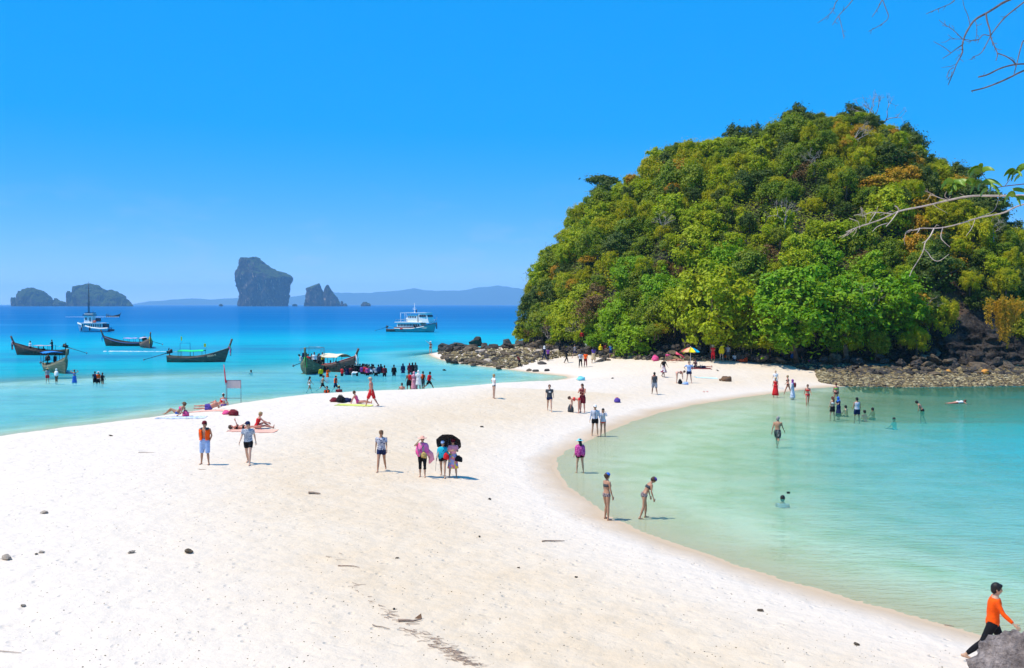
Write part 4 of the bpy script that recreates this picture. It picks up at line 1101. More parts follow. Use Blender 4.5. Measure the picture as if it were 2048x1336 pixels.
def longtail(loc, ang, L, label, wood, beam=0.95, canopy=None, can_range=(-0.28, 0.16), can_h=1.55, ribbons=((0.6, 0.05, 0.05),), engine='up', name_mark=None, prow_h=1.0, group='longtail boats', arch=0.18, stripe=None, gunw=None):
    e = empty('longtail_boat', loc, ang); tag(e, label, 'boat', group)
    st = [(0, 0.55 * beam, -0.15, 0.84), (0.08, 0.70 * beam, -0.28, 0.74), (0.25, 0.93 * beam, -0.34, 0.66), (0.45, beam, -0.36, 0.68), (0.65, 0.92 * beam, -0.34, 0.88), (0.80, 0.66 * beam, -0.30, 1.18), (0.92, 0.30 * beam, -0.22, 1.55), (1.0, 0.03, -0.10, 1.80)]
    V, f, tr, sheer = hull_loft(L, st)
    link('hull', mesh_np('hull', V, [f, tr], [wood]), e)
    for s in sheer: MB().tube(s, [0.045] * len(s), 6).build('gunwale', gunw or wood, e)
    MB().box((-0.05 * L, 0, 0.02), (0.72 * L, beam * 1.35, 0.04)).build('floor', wood, e, False)
    for x in (-0.36, -0.2, -0.04, 0.12, 0.26):
        w = np.interp(x + 0.5, [s[0] for s in st], [s[1] for s in st]) * 1.7; MB().box((x * L, 0, 0.46 + 0.3 * max(0, x)), (0.26, w, 0.04)).build('seat', wood, e, False)
    bx = L * 0.5 + 0.45
    pr = MB().tube([(bx - 0.25, 0, 1.35), (bx + 0.05, 0, 1.85), (bx + 0.25, 0, 1.85 + prow_h * 0.5), (bx + 0.42, 0, 1.85 + prow_h)], [(0.13, 0.20), (0.11, 0.15), (0.10, 0.12), (0.12, 0.14)], 6).build('prow', wood, e)
    for k, c in enumerate(ribbons):
        mb = MB(); z0 = 1.80 + prow_h * 0.12 * k
        mb.tube([(bx + 0.02 + 0.06 * k, -0.13, z0), (bx + 0.16, 0, z0 + 0.05), (bx + 0.02 + 0.06 * k, 0.13, z0)], [0.05] * 3, 5)
        for s in (-1, 1): mb.tube([(bx + 0.16, 0.10 * s, z0), (bx + 0.22 + 0.05 * k, 0.13 * s, z0 - 0.45), (bx + 0.16 + 0.05 * k, 0.12 * s, z0 - 1.0 - 0.15 * k)], [(0.05, 0.02), (0.06, 0.015), (0.05, 0.012)], 5)
        mb.build('ribbon', cloth(c), pr)
    if stripe: 
        for s in (0, 1):
            ln = sheer[s].copy(); ln[:, 2] -= 0.14; ln[:, 1] *= 1.05; MB().tube(ln[2:], [(0.035, 0.05)] * (len(ln) - 2), 4).build('stripe', stripe, e)
    if canopy:
        x0, x1 = can_range[0] * L, can_range[1] * L; hb = beam * 0.92
        nx, ny = 7, 9; X, Y = np.meshgrid(np.linspace(x0, x1, nx), np.linspace(-hb, hb, ny), indexing='ij')
        Z = can_h + arch * (1 - (Y / hb) ** 2) + 0.03 * np.sin(np.linspace(0, 9, nx))[:, None]
        T = np.stack([X, Y, Z], -1).reshape(-1, 3); B = T - np.array([0, 0, 0.035]); fc = grid_faces(nx, ny); n = len(T)
        rim = []
        per = [i * ny for i in range(nx)] + [(nx - 1) * ny + j for j in range(1, ny)] + [i * ny + ny - 1 for i in range(nx - 2, -1, -1)] + [j for j in range(ny - 2, 0, -1)]
        for a, b in zip(per, per[1:] + per[:1]): rim.append((a, b, b + n, a + n))
        link('canopy', mesh_np('canopy', np.concatenate([T, B]), np.concatenate([fc, fc[:, ::-1] + n, np.array(rim)]), [canopy]), e)
        for x in (x0 + 0.1, (x0 + x1) / 2, x1 - 0.1):
            for s in (-1, 1): MB().tube([(x, s * hb * 0.93, 0.55), (x, s * hb * 0.93, can_h)], [0.025, 0.025], 6).build('post', M_BLACK, e)
    if engine:
        ex = -L * 0.5 + 0.25; eng = MB(); eng.box((ex, 0, 1.28), (0.62, 0.42, 0.38), (0, -0.25, 0)); eng.tube([(ex - 0.15, 0.12, 1.45), (ex - 0.1, 0.12, 1.78)], [0.07, 0.06], 8); eng.ball((ex + 0.2, 0, 1.48), (0.17, 0.20, 0.16)); eng.tube([(ex, 0, 0.82), (ex, 0, 1.15)], [0.06, 0.06], 8)
        eo = eng.build('engine', M_BLACK, e)
        dz = -0.75 if engine == 'up' else -0.35
        p0 = np.array([ex - 0.25, 0, 1.15]); p1 = p0 + np.array([-2.9, 0, dz - 0.1])
        MB().tube([p0, p0 * 0.6 + p1 * 0.4, p1], [0.06, 0.04, 0.03], 6).build('shaft', M_BLACK, eo)
        pm = MB()
        for k in range(3): a = k * 2.09; pm.box(p1 + np.array([-0.02, 0.09 * math.cos(a), 0.09 * math.sin(a)]), (0.05, 0.10, 0.16), (a, 0.4, 0))
        pm.build('propeller', M_METAL, eo)
        MB().tube([(ex + 0.3, 0, 1.3), (ex + 1.4, 0.1, 1.25)], [0.02, 0.02], 5).build('tiller', M_METAL, eo)
    if name_mark:
        # painted lettering on the bow plank
        fc_ = bpy.data.curves.new('lettering', 'FONT'); fc_.body = name_mark; fc_.size = 0.34; fc_.extrude = 0.004
        o = bpy.data.objects.new('lettering_tmp', fc_); COL.objects.link(o)
        dg = bpy.context.evaluated_depsgraph_get(); me = bpy.data.meshes.new_from_object(o.evaluated_get(dg)); bpy.data.objects.remove(o)
        me.name = 'lettering'; me.materials.clear(); me.materials.append(plain((0.75, 0.68, 0.45), 0.6, 0.2))
        lo = link('lettering', me, e); lo.location = (L * 0.22, -beam * 0.90 - 0.03, 0.62); lo.rotation_euler = (math.radians(78), math.radians(-12), math.radians(12))
    return e
def W(px, py): return at(px, py, 0.0)
def R(d): return math.radians(d)
RED, YEL, GRN, BLU, PNK, WHT = (0.62, 0.04, 0.06), (0.75, 0.55, 0.06), (0.08, 0.55, 0.12), (0.05, 0.12, 0.5), (0.72, 0.12, 0.30), (0.8, 0.78, 0.74)
c = W(84, 710); BOAT_A = longtail(c, R(174), 7.6, 'dark longtail boat with people aboard, behind the blue-canopied boat', W_DARK, canopy=cloth((0.42, 0.36, 0.40)), can_range=(-0.22, 0.12), can_h=1.35, arch=0.05, ribbons=(RED, WHT, PNK), prow_h=0.85)
c = W(112, 744); BOAT_B = longtail(c, R(-52), 7.6, 'grey-green longtail boat with a blue canopy', W_GREY, canopy=cloth((0.03, 0.24, 0.72)), can_range=(-0.40, -0.08), can_h=2.0, arch=0.12, ribbons=(), engine='down', prow_h=0.75)
c = W(252, 692); BOAT_C = longtail(c, R(176), 7.2, 'black longtail boat with a lilac canopy, side on', W_DARK, canopy=cloth((0.45, 0.35, 0.62)), can_range=(-0.30, 0.02), can_h=1.35, arch=0.08, ribbons=(BLU,), stripe=M_BLUEPAINT, prow_h=0.95)
c = W(293, 695); BOAT_C2 = longtail(c, R(-62), 7.6, 'brown longtail boat seen bow on beside the black one', W_BROWN, canopy=cloth((0.55, 0.48, 0.62)), can_range=(-0.35, 0.0), can_h=1.5, ribbons=(RED, YEL), prow_h=0.8, gunw=W_GREY)
c = W(393, 724); BOAT_D = longtail(c, R(3), 7.1, 'grey-brown longtail boat with a bright green canopy and white lettering', W_BROWN, canopy=cloth((0.03, 0.62, 0.22)), can_range=(-0.30, 0.14), can_h=1.38, arch=0.14, ribbons=(PNK, BLU, GRN), name_mark='ศิริพร 4', prow_h=1.05, stripe=None, gunw=W_GREY)
for o in (BOAT_D,):
    for x, lab in ((-0.16, 0),): 
        MB().tube([(-2.2, 0.7, 0.6), (-2.2, 0.7, 2.35), (-0.95, 0.7, 2.35), (-0.95, 0.7, 0.6)], [0.035] * 4, 6).build('light_frame', M_BLUEPAINT, o)
    fl = MB().tube([(1.15, 0, 1.5), (1.15, 0, 1.95)], [0.015] * 2, 5).build('flag_staff', M_METAL, o); MB().box((1.06, 0, 2.1), (0.26, 0.03, 0.42)).build('flag', cloth(YEL), o, False)
    MB().tube([(-2.05, 0.7, 2.3), (-2.05, 0.7, 3.1)], [0.015] * 2, 5).build('flag_staff', M_METAL, o); MB().box((-2.02, 0.7, 2.92), (0.16, 0.03, 0.5)).build('flag', cloth((0.70, 0.62, 0.10)), o, False)
c = W(624, 745); BOAT_E = longtail(c, R(-88), 6.8, 'mossy green longtail boat full of people, bow towards the beach', W_GREEN, beam=1.15, canopy=None, ribbons=(GRN,), prow_h=0.95)
for x in (-1.8, 0.6):
    MB().tube([(x, -1.05, 0.6), (x, -1.05, 2.55), (x, 1.05, 2.55), (x, 1.05, 0.6)], [0.03] * 4, 6).build('canopy_frame', M_METAL, BOAT_E)
c = W(662, 742); BOAT_F = longtail(c, R(-40), 7.2, 'dark red longtail boat with a cream arched canopy', W_BROWN, beam=1.15, canopy=cloth((0.72, 0.63, 0.45)), can_range=(-0.12, 0.30), can_h=1.55, arch=0.35, ribbons=(RED, WHT), prow_h=0.7, gunw=M_REDP)
MB().tube([(-2.6, -0.9, 0.6), (-2.6, -0.9, 2.6), (-0.2, -0.9, 2.6), (-0.2, -0.9, 1.4)], [0.03] * 4, 6).build('canopy_frame', M_METAL, BOAT_F)
c = W(226, 634); BOAT_G = longtail(c, R(4), 7.4, 'small far longtail boat speeding with a white wake', W_DARK, canopy=None, ribbons=(), engine='down', prow_h=0.9)
mb = MB()
for k in range(26): x = -4.2 - k * 0.9; mb.ball((x, RR.normal() * 0.25, 0.02), (0.85, 0.35 + 0.02 * k, 0.13 - 0.003 * k), 7, 5)
for k in range(6): mb.ball((3.4 - k * 1.2, -0.9 - 0.1 * k, 0.03), (0.6, 0.25, 0.16), 7, 5)
M_FOAM = plain((0.85, 0.87, 0.88), 0.9, 0.1, 0.05)
o = mb.build('wake', M_FOAM, None, True, c); tag(o, 'white wake foam behind the small far longtail boat', 'foam', kind='stuff')
mb = MB(); c2 = W(215, 703)
for k in range(34): mb.ball((k * 0.28 + RR.normal() * 0.1, RR.normal() * 0.16, 0.0), (0.35, 0.12, max(0.10 - 0.0028 * k, 0.02)), 7, 5)
tag(mb.build('wake', M_FOAM, None, True, c2), 'thin white streak of foam behind the engine of the dark longtail boat', 'foam', kind='stuff')
c = W(789, 663.5); BOAT_H = longtail(c, R(2), 4.4, 'small dark longtail tender alongside the white ferry', W_BROWN, beam=0.7, canopy=None, ribbons=(), engine='up', prow_h=0.05)

def window_row(parent, x0, x1, n, y, z, w, h, name='window'):
    for x in np.linspace(x0, x1, n): MB().box((x, y, z), (w, 0.05, h)).build(name, M_GLASS, parent, False)

def ferry():
    e = empty('ferry', W(831, 664), R(-30)); tag(e, 'white two-deck ferry with a teal hull, bow to the island', 'boat')
    st = [(0, 1.55, -0.3, 1.25), (0.2, 1.8, -0.5, 1.15), (0.5, 1.9, -0.6, 1.2), (0.75, 1.6, -0.55, 1.65), (0.92, 0.75, -0.4, 2.2), (1.0, 0.05, 0.0, 2.5)]
    V, f, tr, sheer = hull_loft(11.6, st, 9, 0.10, 0.9); link('hull', mesh_np('hull', V, [f, tr], [M_TEAL]), e)
    for s in sheer: MB().tube(s, [0.09] * len(s), 6).build('rail', M_NAVY, e)
    for s in sheer:
        l = s.copy(); l[:, 2] -= 0.30; l[:, 1] *= 1.035; MB().tube(l[:24], [(0.03, 0.10)] * 24, 4).build('stripe', M_BOATWHITE, e)
    for s in sheer:
        l = s.copy(); l[:, 2] -= 0.12; l[:, 1] *= 1.03; MB().tube(l[:20], [(0.03, 0.05)] * 20, 4).build('stripe', M_REDP, e)
    MB().box((-0.6, 0, 1.1), (10, 3.0, 0.08)).build('deck', M_BOATWHITE, e, False)
    lc = MB().hexa(np.array([(-4.9, -1.5, 1.15), (-4.9, 1.5, 1.15), (-4.9, -1.5, 2.45), (-4.9, 1.5, 2.45), (3.1, -1.45, 1.25), (3.1, 1.45, 1.25), (2.3, -1.45, 2.45), (2.3, 1.45, 2.45)]).reshape(2, 4, 3)[:, [0, 2, 1, 3]].reshape(-1, 3)).build('lower_cabin', M_BOATWHITE, e, False)
    window_row(lc, -4.4, 1.4, 13, -1.52, 1.83, 0.30, 0.62); window_row(lc, 2.0, 2.0, 1, -1.50, 1.83, 0.55, 0.55)
    window_row(lc, -4.4, 1.4, 13, 1.52, 1.83, 0.30, 0.62)
    MB().box((-1.2, 0, 2.55), (8.6, 3.4, 0.16)).build('upper_deck', M_BOATWHITE, e, False)
    uc = MB().box((-0.05, 0, 3.55), (3.0, 2.5, 1.85)).build('upper_cabin', M_BOATWHITE, e, False)
    window_row(uc, -1.2, 0.95, 5, -1.27, 3.95, 0.30, 0.5)
    wh = MB().hexa(np.array([(2.0, -1.45, 2.6), (2.0, -1.45, 5.0), (2.0, 1.45, 2.6), (2.0, 1.45, 5.0), (5.2, -1.3, 2.4), (4.3, -1.3, 5.0), (5.2, 1.3, 2.4), (4.3, 1.3, 5.0)])).build('wheelhouse', M_BOATWHITE, e, False)
    window_row(wh, 2.55, 4.0, 3, -1.47, 4.25, 0.62, 0.55)
    for k in (-0.8, 0, 0.8): MB().box((4.68, k, 4.25), (0.06, 0.66, 0.58), (0, -0.33, 0)).build('window', M_GLASS, wh, False)
    MB().box((1.2, 0, 5.04), (6.4, 3.1, 0.10)).build('roof', M_BOATWHITE, e, False)
    MB().box((-2.6, 0, 5.0), (2.6, 2.9, 0.08)).build('aft_roof', M_BOATWHITE, e, False)
    for x in (-3.8, -2.4):
        for s in (-1, 1): MB().tube([(x, 1.35 * s, 2.6), (x, 1.35 * s, 5.0)], [0.04] * 2, 6).build('post', M_BOATWHITE, e)
    for s in (-1, 1): MB().tube([(-5.2, 1.55 * s, 3.3), (-1.6, 1.55 * s, 3.3)], [0.035] * 2, 6).build('railing', M_METAL, e)
    for x in (-5.2, -4.3, -3.4, -2.5): MB().tube([(x, -1.55, 2.6), (x, -1.55, 3.3)], [0.03] * 2, 5).build('railing_post', M_METAL, e)
    m = MB().tube([(-0.3, 0, 5.05), (-0.3, 0, 7.6)], [0.09, 0.04], 8).build('mast', M_BOATWHITE, e); MB().tube([(-0.3, -0.7, 6.3), (-0.3, 0.7, 6.3)], [0.04] * 2, 6).build('spar', M_BOATWHITE, m); MB().tube([(-0.9, 0, 6.0), (0.3, 0, 6.0)], [0.05] * 2, 6).build('radar', M_BOATWHITE, m)
    MB().tube([(0.35, 0, 5.05), (0.35, 0, 5.9)], [0.14, 0.12], 8).build('funnel', M_NAVY, e)
    MB().ball((-1.95, -0.8, 3.3), (0.40, 0.4, 0.62), 10, 8).build('white_tank', M_BOATWHITE, e)
    for s in (-1, 1): MB().tube([(5.0, 0.9 * s, 2.2), (6.4, 0.2 * s, 3.3), (6.6, 0, 3.35)], [0.035] * 3, 6).build('bow_rail', M_METAL, e)
    MB().tube([(6.75, 0, 3.9), (6.65, 0, 2.4)], [0.03] * 2, 5).build('jackstaff', M_METAL, e)
    MB().tube([(6.75, -0.1, 2.4), (6.8, -0.1, 0.9)], [(0.16, 0.16), (0.13, 0.13)], 8).build('fender', M_NAVY, e)
    MB().tube([(1.1, -1.95, 1.3), (1.1, -1.95, 2.0)], [0.17] * 2, 8).build('fender', M_BLACK, e)
    MB().ball((-3.2, -1.9, 0.8), (0.5, 0.2, 0.25)).build('red_buoy', M_REDP, e)
ferry()
def fishing_boat():
    e = empty('fishing_boat', W(190, 664), R(176)); tag(e, 'white and blue fishing boat with two tall masts, bow to the wooded islands', 'boat')
    st = [(0, 1.2, -0.3, 1.2), (0.25, 1.5, -0.5, 1.1), (0.55, 1.55, -0.55, 1.35), (0.8, 1.2, -0.5, 1.95), (0.94, 0.6, -0.3, 2.4), (1.0, 0.08, 0.1, 2.6)]
    V, f, tr, sheer = hull_loft(8.2, st, 9, 0.1, 0.6); link('hull', mesh_np('hull', V, [f, tr], [plain((0.30, 0.50, 0.62), 0.5, 0.3)]), e)
    for s in sheer:
        l = s.copy(); l[:, 2] -= 0.26; l[:, 1] *= 1.03; MB().tube(l, [(0.05, 0.28)] * len(l), 6).build('bulwark', M_BOATWHITE, e)
    cb = MB().box((0.2, 0, 1.75), (5.6, 2.5, 1.0)).build('cabin', M_BOATWHITE, e, False)
    for s in (-1, 1): window_row(cb, -2.2, 2.7, 11, 1.27 * s, 1.72, 0.26, 0.72)
    MB().box((0.1, 0, 2.35), (6.2, 2.8, 0.12)).build('cabin_roof', M_BOATWHITE, e, False)
    wh = MB().box((1.35, 0, 3.35), (2.2, 1.9, 1.9)).build('wheelhouse', M_BOATWHITE, e, False); window_row(wh, 1.9, 1.9, 1, 0.98, 3.5, 0.4, 0.6); window_row(wh, 0.8, 0.8, 1, 0.98, 3.3, 0.3, 1.0)
    MB().box((1.35, 0, 4.45), (2.8, 2.3, 0.22)).build('wheelhouse_roof', M_NAVY, e, False); MB().box((1.3, 0, 4.72), (2.3, 1.8, 0.3)).build('roof_locker', M_BOATWHITE, e, False); MB().box((1.2, 0, 4.98), (2.2, 1.7, 0.2)).build('roof_cover', M_NAVY, e, False)
    MB().tube([(1.7, 0, 4.9), (1.55, 0, 13.2)], [0.09, 0.035], 7).build('mast', M_BLACK, e); MB().tube([(1.25, 0.3, 4.9), (1.2, 0.3, 10.2)], [0.07, 0.03], 7).build('mast', M_BLACK, e)
    MB().tube([(2.1, -0.2, 4.9), (1.6, 0, 12.4)], [0.02] * 2, 5).build('stay', M_BLACK, e); MB().tube([(0.5, 0, 5.0), (0.4, 0, 6.0)], [0.03] * 2, 5).build('flag_staff', M_REDP, e)
    MB().ball((-0.4, 0.9, 2.75), (0.45, 0.3, 0.32)).build('orange_float', plain((0.6, 0.13, 0.08), 0.6), e); MB().box((-0.9, 0, 3.2), (0.9, 1.2, 0.9)).build('covered_gear', M_NAVY, e, False)
    MB().box((-3.0, 0, 1.6), (0.7, 2.2, 1.0)).build('stern_house', M_NAVY, e, False); MB().box((-4.6, 0.6, 0.5), (1.5, 0.9, 0.5)).build('stern_platform', M_NAVY, e, False)
    for x in (0.6, 2.8): MB().tube([(x, 1.65, 0.4), (x, 1.65, 1.3)], [0.14] * 2, 8).build('fender', M_BLACK, e)
fishing_boat()

# ------------------------------------------------------------------ sign stand with a furled red flag
c = on_ground(454, 808, 0.8); e = empty('notice_stand', c, R(4)); tag(e, 'metal frame notice stand with a faded panel on the berm', 'sign')
w, h = 1.0, 1.72
for x in (0, w): MB().tube([(x, 0, -0.2), (x, 0, h)], [0.022] * 2, 8).build('post', plain((0.16, 0.15, 0.19), 0.5, 0.4), e)
for z in (0.42, h): MB().tube([(0, 0, z), (w, 0, z)], [0.02] * 2, 8).build('crossbar', plain((0.16, 0.15, 0.19), 0.5, 0.4), e)
MB().box((w / 2, 0, h - 0.30), (w - 0.05, 0.03, 0.56)).build('panel', plain((0.60, 0.48, 0.47), 0.6, 0.3, 0.06), e, False)
e = empty('flag_pole', (c.x - 0.03, c.y - 0.05, c.z)); tag(e, 'thin leaning pole with a furled red flag tied to the notice stand', 'flag')
MB().tube([(-0.02, 0, -0.15), (-0.02, 0, 1.6), (-0.17, 0, 2.9)], [0.018, 0.016, 0.012], 6).build('pole', plain((0.35, 0.18, 0.22), 0.6), e)
MB().tube([(-0.04, 0, 1.40), (-0.02, 0, 1.62), (-0.06, 0, 1.8), (-0.10, 0, 2.3), (-0.16, 0, 2.85)], [0.03, 0.075, 0.05, 0.045, 0.02], 7).build('flag', cloth((0.62, 0.05, 0.09)), e)

# ------------------------------------------------------------------ coloured parasol on the beach
def parasol():
    c = on_ground(1381, 735, 1.3); e = empty('beach_parasol', c); tag(e, 'beach parasol with yellow, orange and blue panels', 'parasol')
    hgt, rad = 2.0, 0.92
    MB().tube([(0, 0, -0.2), (0, 0, hgt + 0.04)], [0.022] * 2, 8).build('pole', M_BOATWHITE, e)
    cols = [(0.80, 0.45, 0.22), (0.80, 0.62, 0.02), (0.01, 0.36, 0.62), (0.72, 0.10, 0.08)]
    for k in range(8):
        a0, a1 = k * math.pi / 4 - 2.75, (k + 1) * math.pi / 4 - 2.75; pts = []
        for r_, z in ((0.02, hgt), (0.4, hgt - 0.10), (0.75, hgt - 0.28), (1.0, hgt - 0.46)):
            for a in (a0, (a0 + a1) / 2, a1): pts.append((r_ * rad * math.cos(a) * (0.965 if a not in (a0, a1) else 1), r_ * rad * math.sin(a) * (0.965 if a not in (a0, a1) else 1), z - (0.02 if a not in (a0, a1) else 0)))
        T = np.array(pts); Bm = T - np.array([0, 0, 0.012]); fcs = grid_faces(4, 3); n = len(T)
        per = [0, 3, 6, 9, 10, 11, 8, 5, 2, 1]; rim = [(a, b, b + n, a + n) for a, b in zip(per, per[1:] + per[:1])]
        link('panel', mesh_np('panel', np.concatenate([T, Bm]), np.concatenate([fcs, fcs[:, ::-1] + n, rim]), [cloth(cols[k % 4])]), e)
        MB().tube([(0, 0, hgt - 0.02), (rad * math.cos(a0), rad * math.sin(a0), hgt - 0.47)], [0.008] * 2, 4).build('rib', M_METAL, e)
    MB().ball((0, 0, hgt + 0.05), 0.035).build('finial', M_BOATWHITE, e)
parasol()
# ------------------------------------------------------------------ people
def rx(a): c, s = math.cos(a), math.sin(a); return np.array([[1, 0, 0], [0, c, -s], [0, s, c]])
def ry(a): c, s = math.cos(a), math.sin(a); return np.array([[c, 0, s], [0, 1, 0], [-s, 0, c]])
def rzm(a): c, s = math.cos(a), math.sin(a); return np.array([[c, -s, 0], [s, c, 0], [0, 0, 1]])

# pose: angles in degrees. Body faces +Y. tp torso pitch forward, tr torso roll, root whole-body pitch; legs (flex, spread, knee); arms (flex, out, elbow, elbow-in)
POSES = {
    'stand':   dict(L=(2, 4, 2), R=(-2, 4, 2), l=(4, 9, 10), r=(-2, 9, 10)),
    'relaxed': dict(L=(10, 4, 14), R=(-3, 5, 0), l=(6, 10, 18), r=(2, 10, 14), tp=2),
    'walk':    dict(L=(24, 2, 8), R=(-18, 2, 16), l=(-20, 8, 14), r=(22, 8, 22), tp=4),
    'walk2':   dict(L=(-18, 2, 18), R=(22, 2, 6), l=(22, 8, 22), r=(-20, 8, 14), tp=4),
    'stride':  dict(L=(38, 3, 14), R=(-32, 3, 26), l=(-28, 10, 20), r=(34, 12, 30), tp=8),
    'strider': dict(L=(26, 3, 8), R=(-26, 3, 22), l=(-14, 10, 16), r=(32, 14, 22), tp=5),
    'akimbo':  dict(L=(2, 7, 2), R=(-2, 7, 2), l=(-20, 48, 95, 60), r=(-20, 48, 95, 60)),
    'bend':    dict(L=(4, 5, 6), R=(-2, 5, 6), tp=88, l=(92, 6, 4), r=(84, 6, 8), hp=10, pel=30),
    'stoop':   dict(L=(16, 4, 18), R=(-8, 4, 14), tp=32, l=(30, 8, 20), r=(24, 10, 24), hp=15),
    'armsup':  dict(L=(2, 4, 2), R=(-2, 4, 2), l=(120, 60, 120, 40), r=(120, 60, 120, 40)),
    'wave':    dict(L=(2, 3, 2), R=(-2, 3, 2), l=(4, 10, 10), r=(20, 128, 10)),
    'hold':    dict(L=(2, 4, 2), R=(-2, 4, 2), l=(24, 10, 92, 35), r=(26, 10, 88, 35), hp=18),
    'face':    dict(L=(3, 2, 2), R=(-3, 2, 2), l=(58, 8, 135, 25), r=(58, 8, 135, 25), hp=8),
    'drink':   dict(L=(6, 1, 6), R=(-4, 1, 2), l=(-6, 14, 16), r=(70, 30, 125, 30)),
    'behind':  dict(L=(5, 5, 6), R=(-4, 5, 2), l=(-18, 14, 40, 50), r=(-18, 14, 40, 50)),
    'sitback': dict(L=(100, 6, 26), R=(94, 6, 14), l=(-56, 14, 6), r=(-53, 14, 6), tp=-24),
    'sitknees': dict(L=(118, 5, 63), R=(98, 5, 22), l=(62, 10, 22, 10), r=(66, 10, 20, 10), tp=18),
    'sit':     dict(L=(102, 14, 30), R=(97, 12, 20), l=(30, 14, 30), r=(26, 14, 30), tp=6),
    'recline': dict(L=(125, 5, 78), R=(115, 5, 57), l=(-52, 14, 50), r=(-46, 14, 60), tp=-48),
    'lieside': dict(L=(20, 0, 16), R=(10, -3, 8), l=(24, 4, 16), r=(60, 14, 70), tp=-4, tr=-26, roll=89),
    'lieback': dict(L=(6, 4, 4), R=(10, 5, 16), l=(10, 18, 18), r=(30, 30, 80), root=88),
    'liefront': dict(L=(2, 5, 2), R=(2, 5, 4), l=(120, 40, 60), r=(120, 40, 60), root=-86, hp=-25),
    'swim':    dict(L=(10, 8, 20), R=(-10, 8, 20), l=(40, 60, 30), r=(40, 60, 30)),
    'camera':  dict(L=(10, 8, 20), R=(-10, 8, 20), l=(40, 60, 30), r=(80, 18, 70, 10)),
    'push':    dict(L=(14, 4, 12), R=(-14, 4, 12), l=(78, 8, 16), r=(78, 8, 16), tp=14),
}
def fk(pose, female):
    P = POSES[pose]; J = {}
    d = math.radians
    pelvis = np.zeros(3)
    pel = rx(-d(P.get('pel', 0)))
    T = rx(-d(P.get('tp', 0))) @ ry(d(P.get('tr', 0)))
    hw = 0.092 if female else 0.088; sw = 0.158 if female else 0.180
    J['pel'] = pel; J['T'] = T
    J['hip'] = {}; J['knee'] = {}; J['ank'] = {}; J['ff'] = {}
    for s, k in ((-1, 'L'), (1, 'R')):
        fl, sp, kn = P[k]
        h = pel @ np.array([s * hw, 0, -0.03])
        A = ry(-d(sp) * s) ; th = rx(d(fl))
        dirn = th @ (A @ np.array([0, 0, -1.0]))
        knee = h + dirn * 0.425
        sh = rx(d(fl - kn)) @ (A @ np.array([0, 0, -1.0]))
        ank = knee + sh * 0.415
        fwd = rx(d(fl - kn)) @ np.array([0.10 * s, 1.0, 0.0])
        if P.get('root', 0) == 0 and abs(fl - kn) < 60: fwd = np.array([0.12 * s, 1.0, -0.05 if fl > kn else -0.25 * min(1, (kn - fl) / 30.0)])
        J['hip'][k], J['knee'][k], J['ank'][k], J['ff'][k] = h, knee, ank, fwd / np.linalg.norm(fwd)
    sp_ = lambda z, y=0.0: T @ np.array([0, y, z])
    J['sp'] = sp_
    J['sh'] = {}; J['el'] = {}; J['wr'] = {}; J['hd'] = {}
    for s, k in ((-1, 'l'), (1, 'r')):
        a = P[k]; fl, out, el = a[:3]; inn = a[3] if len(a) > 3 else 0
        sh = sp_(0.475) + T @ np.array([s * sw, 0, 0])
        R_ = T @ rx(d(fl)) @ ry(-d(out) * s)
        u = R_ @ np.array([0, 0, -1.0])
        e = sh + u * 0.285
        R2 = R_ @ rzm(d(inn) * s) @ rx(d(el))
        f = R2 @ np.array([0, 0, -1.0])
        w = e + f * 0.245
        J['sh'][k], J['el'][k], J['wr'][k], J['hd'][k] = sh, e, w, (f, R2 @ np.array([1.0, 0, 0]), R2 @ np.array([0, 1.0, 0]))
    H = T @ rx(-d(P.get('hp', 0))) if P.get('tp', 0) < 60 else T @ rx(d(25))
    if P.get('tp', 0) < -10: H = rx(-d(P.get('tp', 0)) * 0.3)
    J['H'] = H; J['neck'] = sp_(0.53); J['head'] = sp_(0.55) + H @ np.array([0, 0.012, 0.105])
    Rt = np.eye(3)
    if P.get('root'): Rt = rx(d(P['root']))
    if P.get('roll'): Rt = ry(d(P['roll']))
    J['root'] = Rt
    return J

def torso_rings(J, female, z0, z1, off=0.0):
    """(point, radii) list of the trunk between heights z0..z1 above the pelvis."""
    zs = [-0.11, -0.05, 0.01, 0.08, 0.15, 0.22, 0.30, 0.38, 0.44, 0.49, 0.52, 0.555]
    if female: a = [0.085, 0.158, 0.170, 0.152, 0.120, 0.122, 0.138, 0.146, 0.142, 0.092, 0.050, 0.046]; b = [0.075, 0.115, 0.118, 0.098, 0.082, 0.086, 0.108, 0.104, 0.082, 0.062, 0.048, 0.047]
    else:      a = [0.085, 0.146, 0.156, 0.148, 0.134, 0.142, 0.160, 0.172, 0.168, 0.110, 0.060, 0.054]; b = [0.075, 0.108, 0.112, 0.100, 0.092, 0.098, 0.112, 0.112, 0.092, 0.070, 0.056, 0.054]
    zz = np.array(sorted(set([z0, z1] + [z for z in zs if z0 < z < z1])))
    pts = np.array([(J['pel'] @ np.array([0, 0, z]) if z < 0.0 else J['sp'](z)) for z in zz])
    return pts, [(np.interp(z, zs, a) + off, np.interp(z, zs, b) + off) for z in zz]

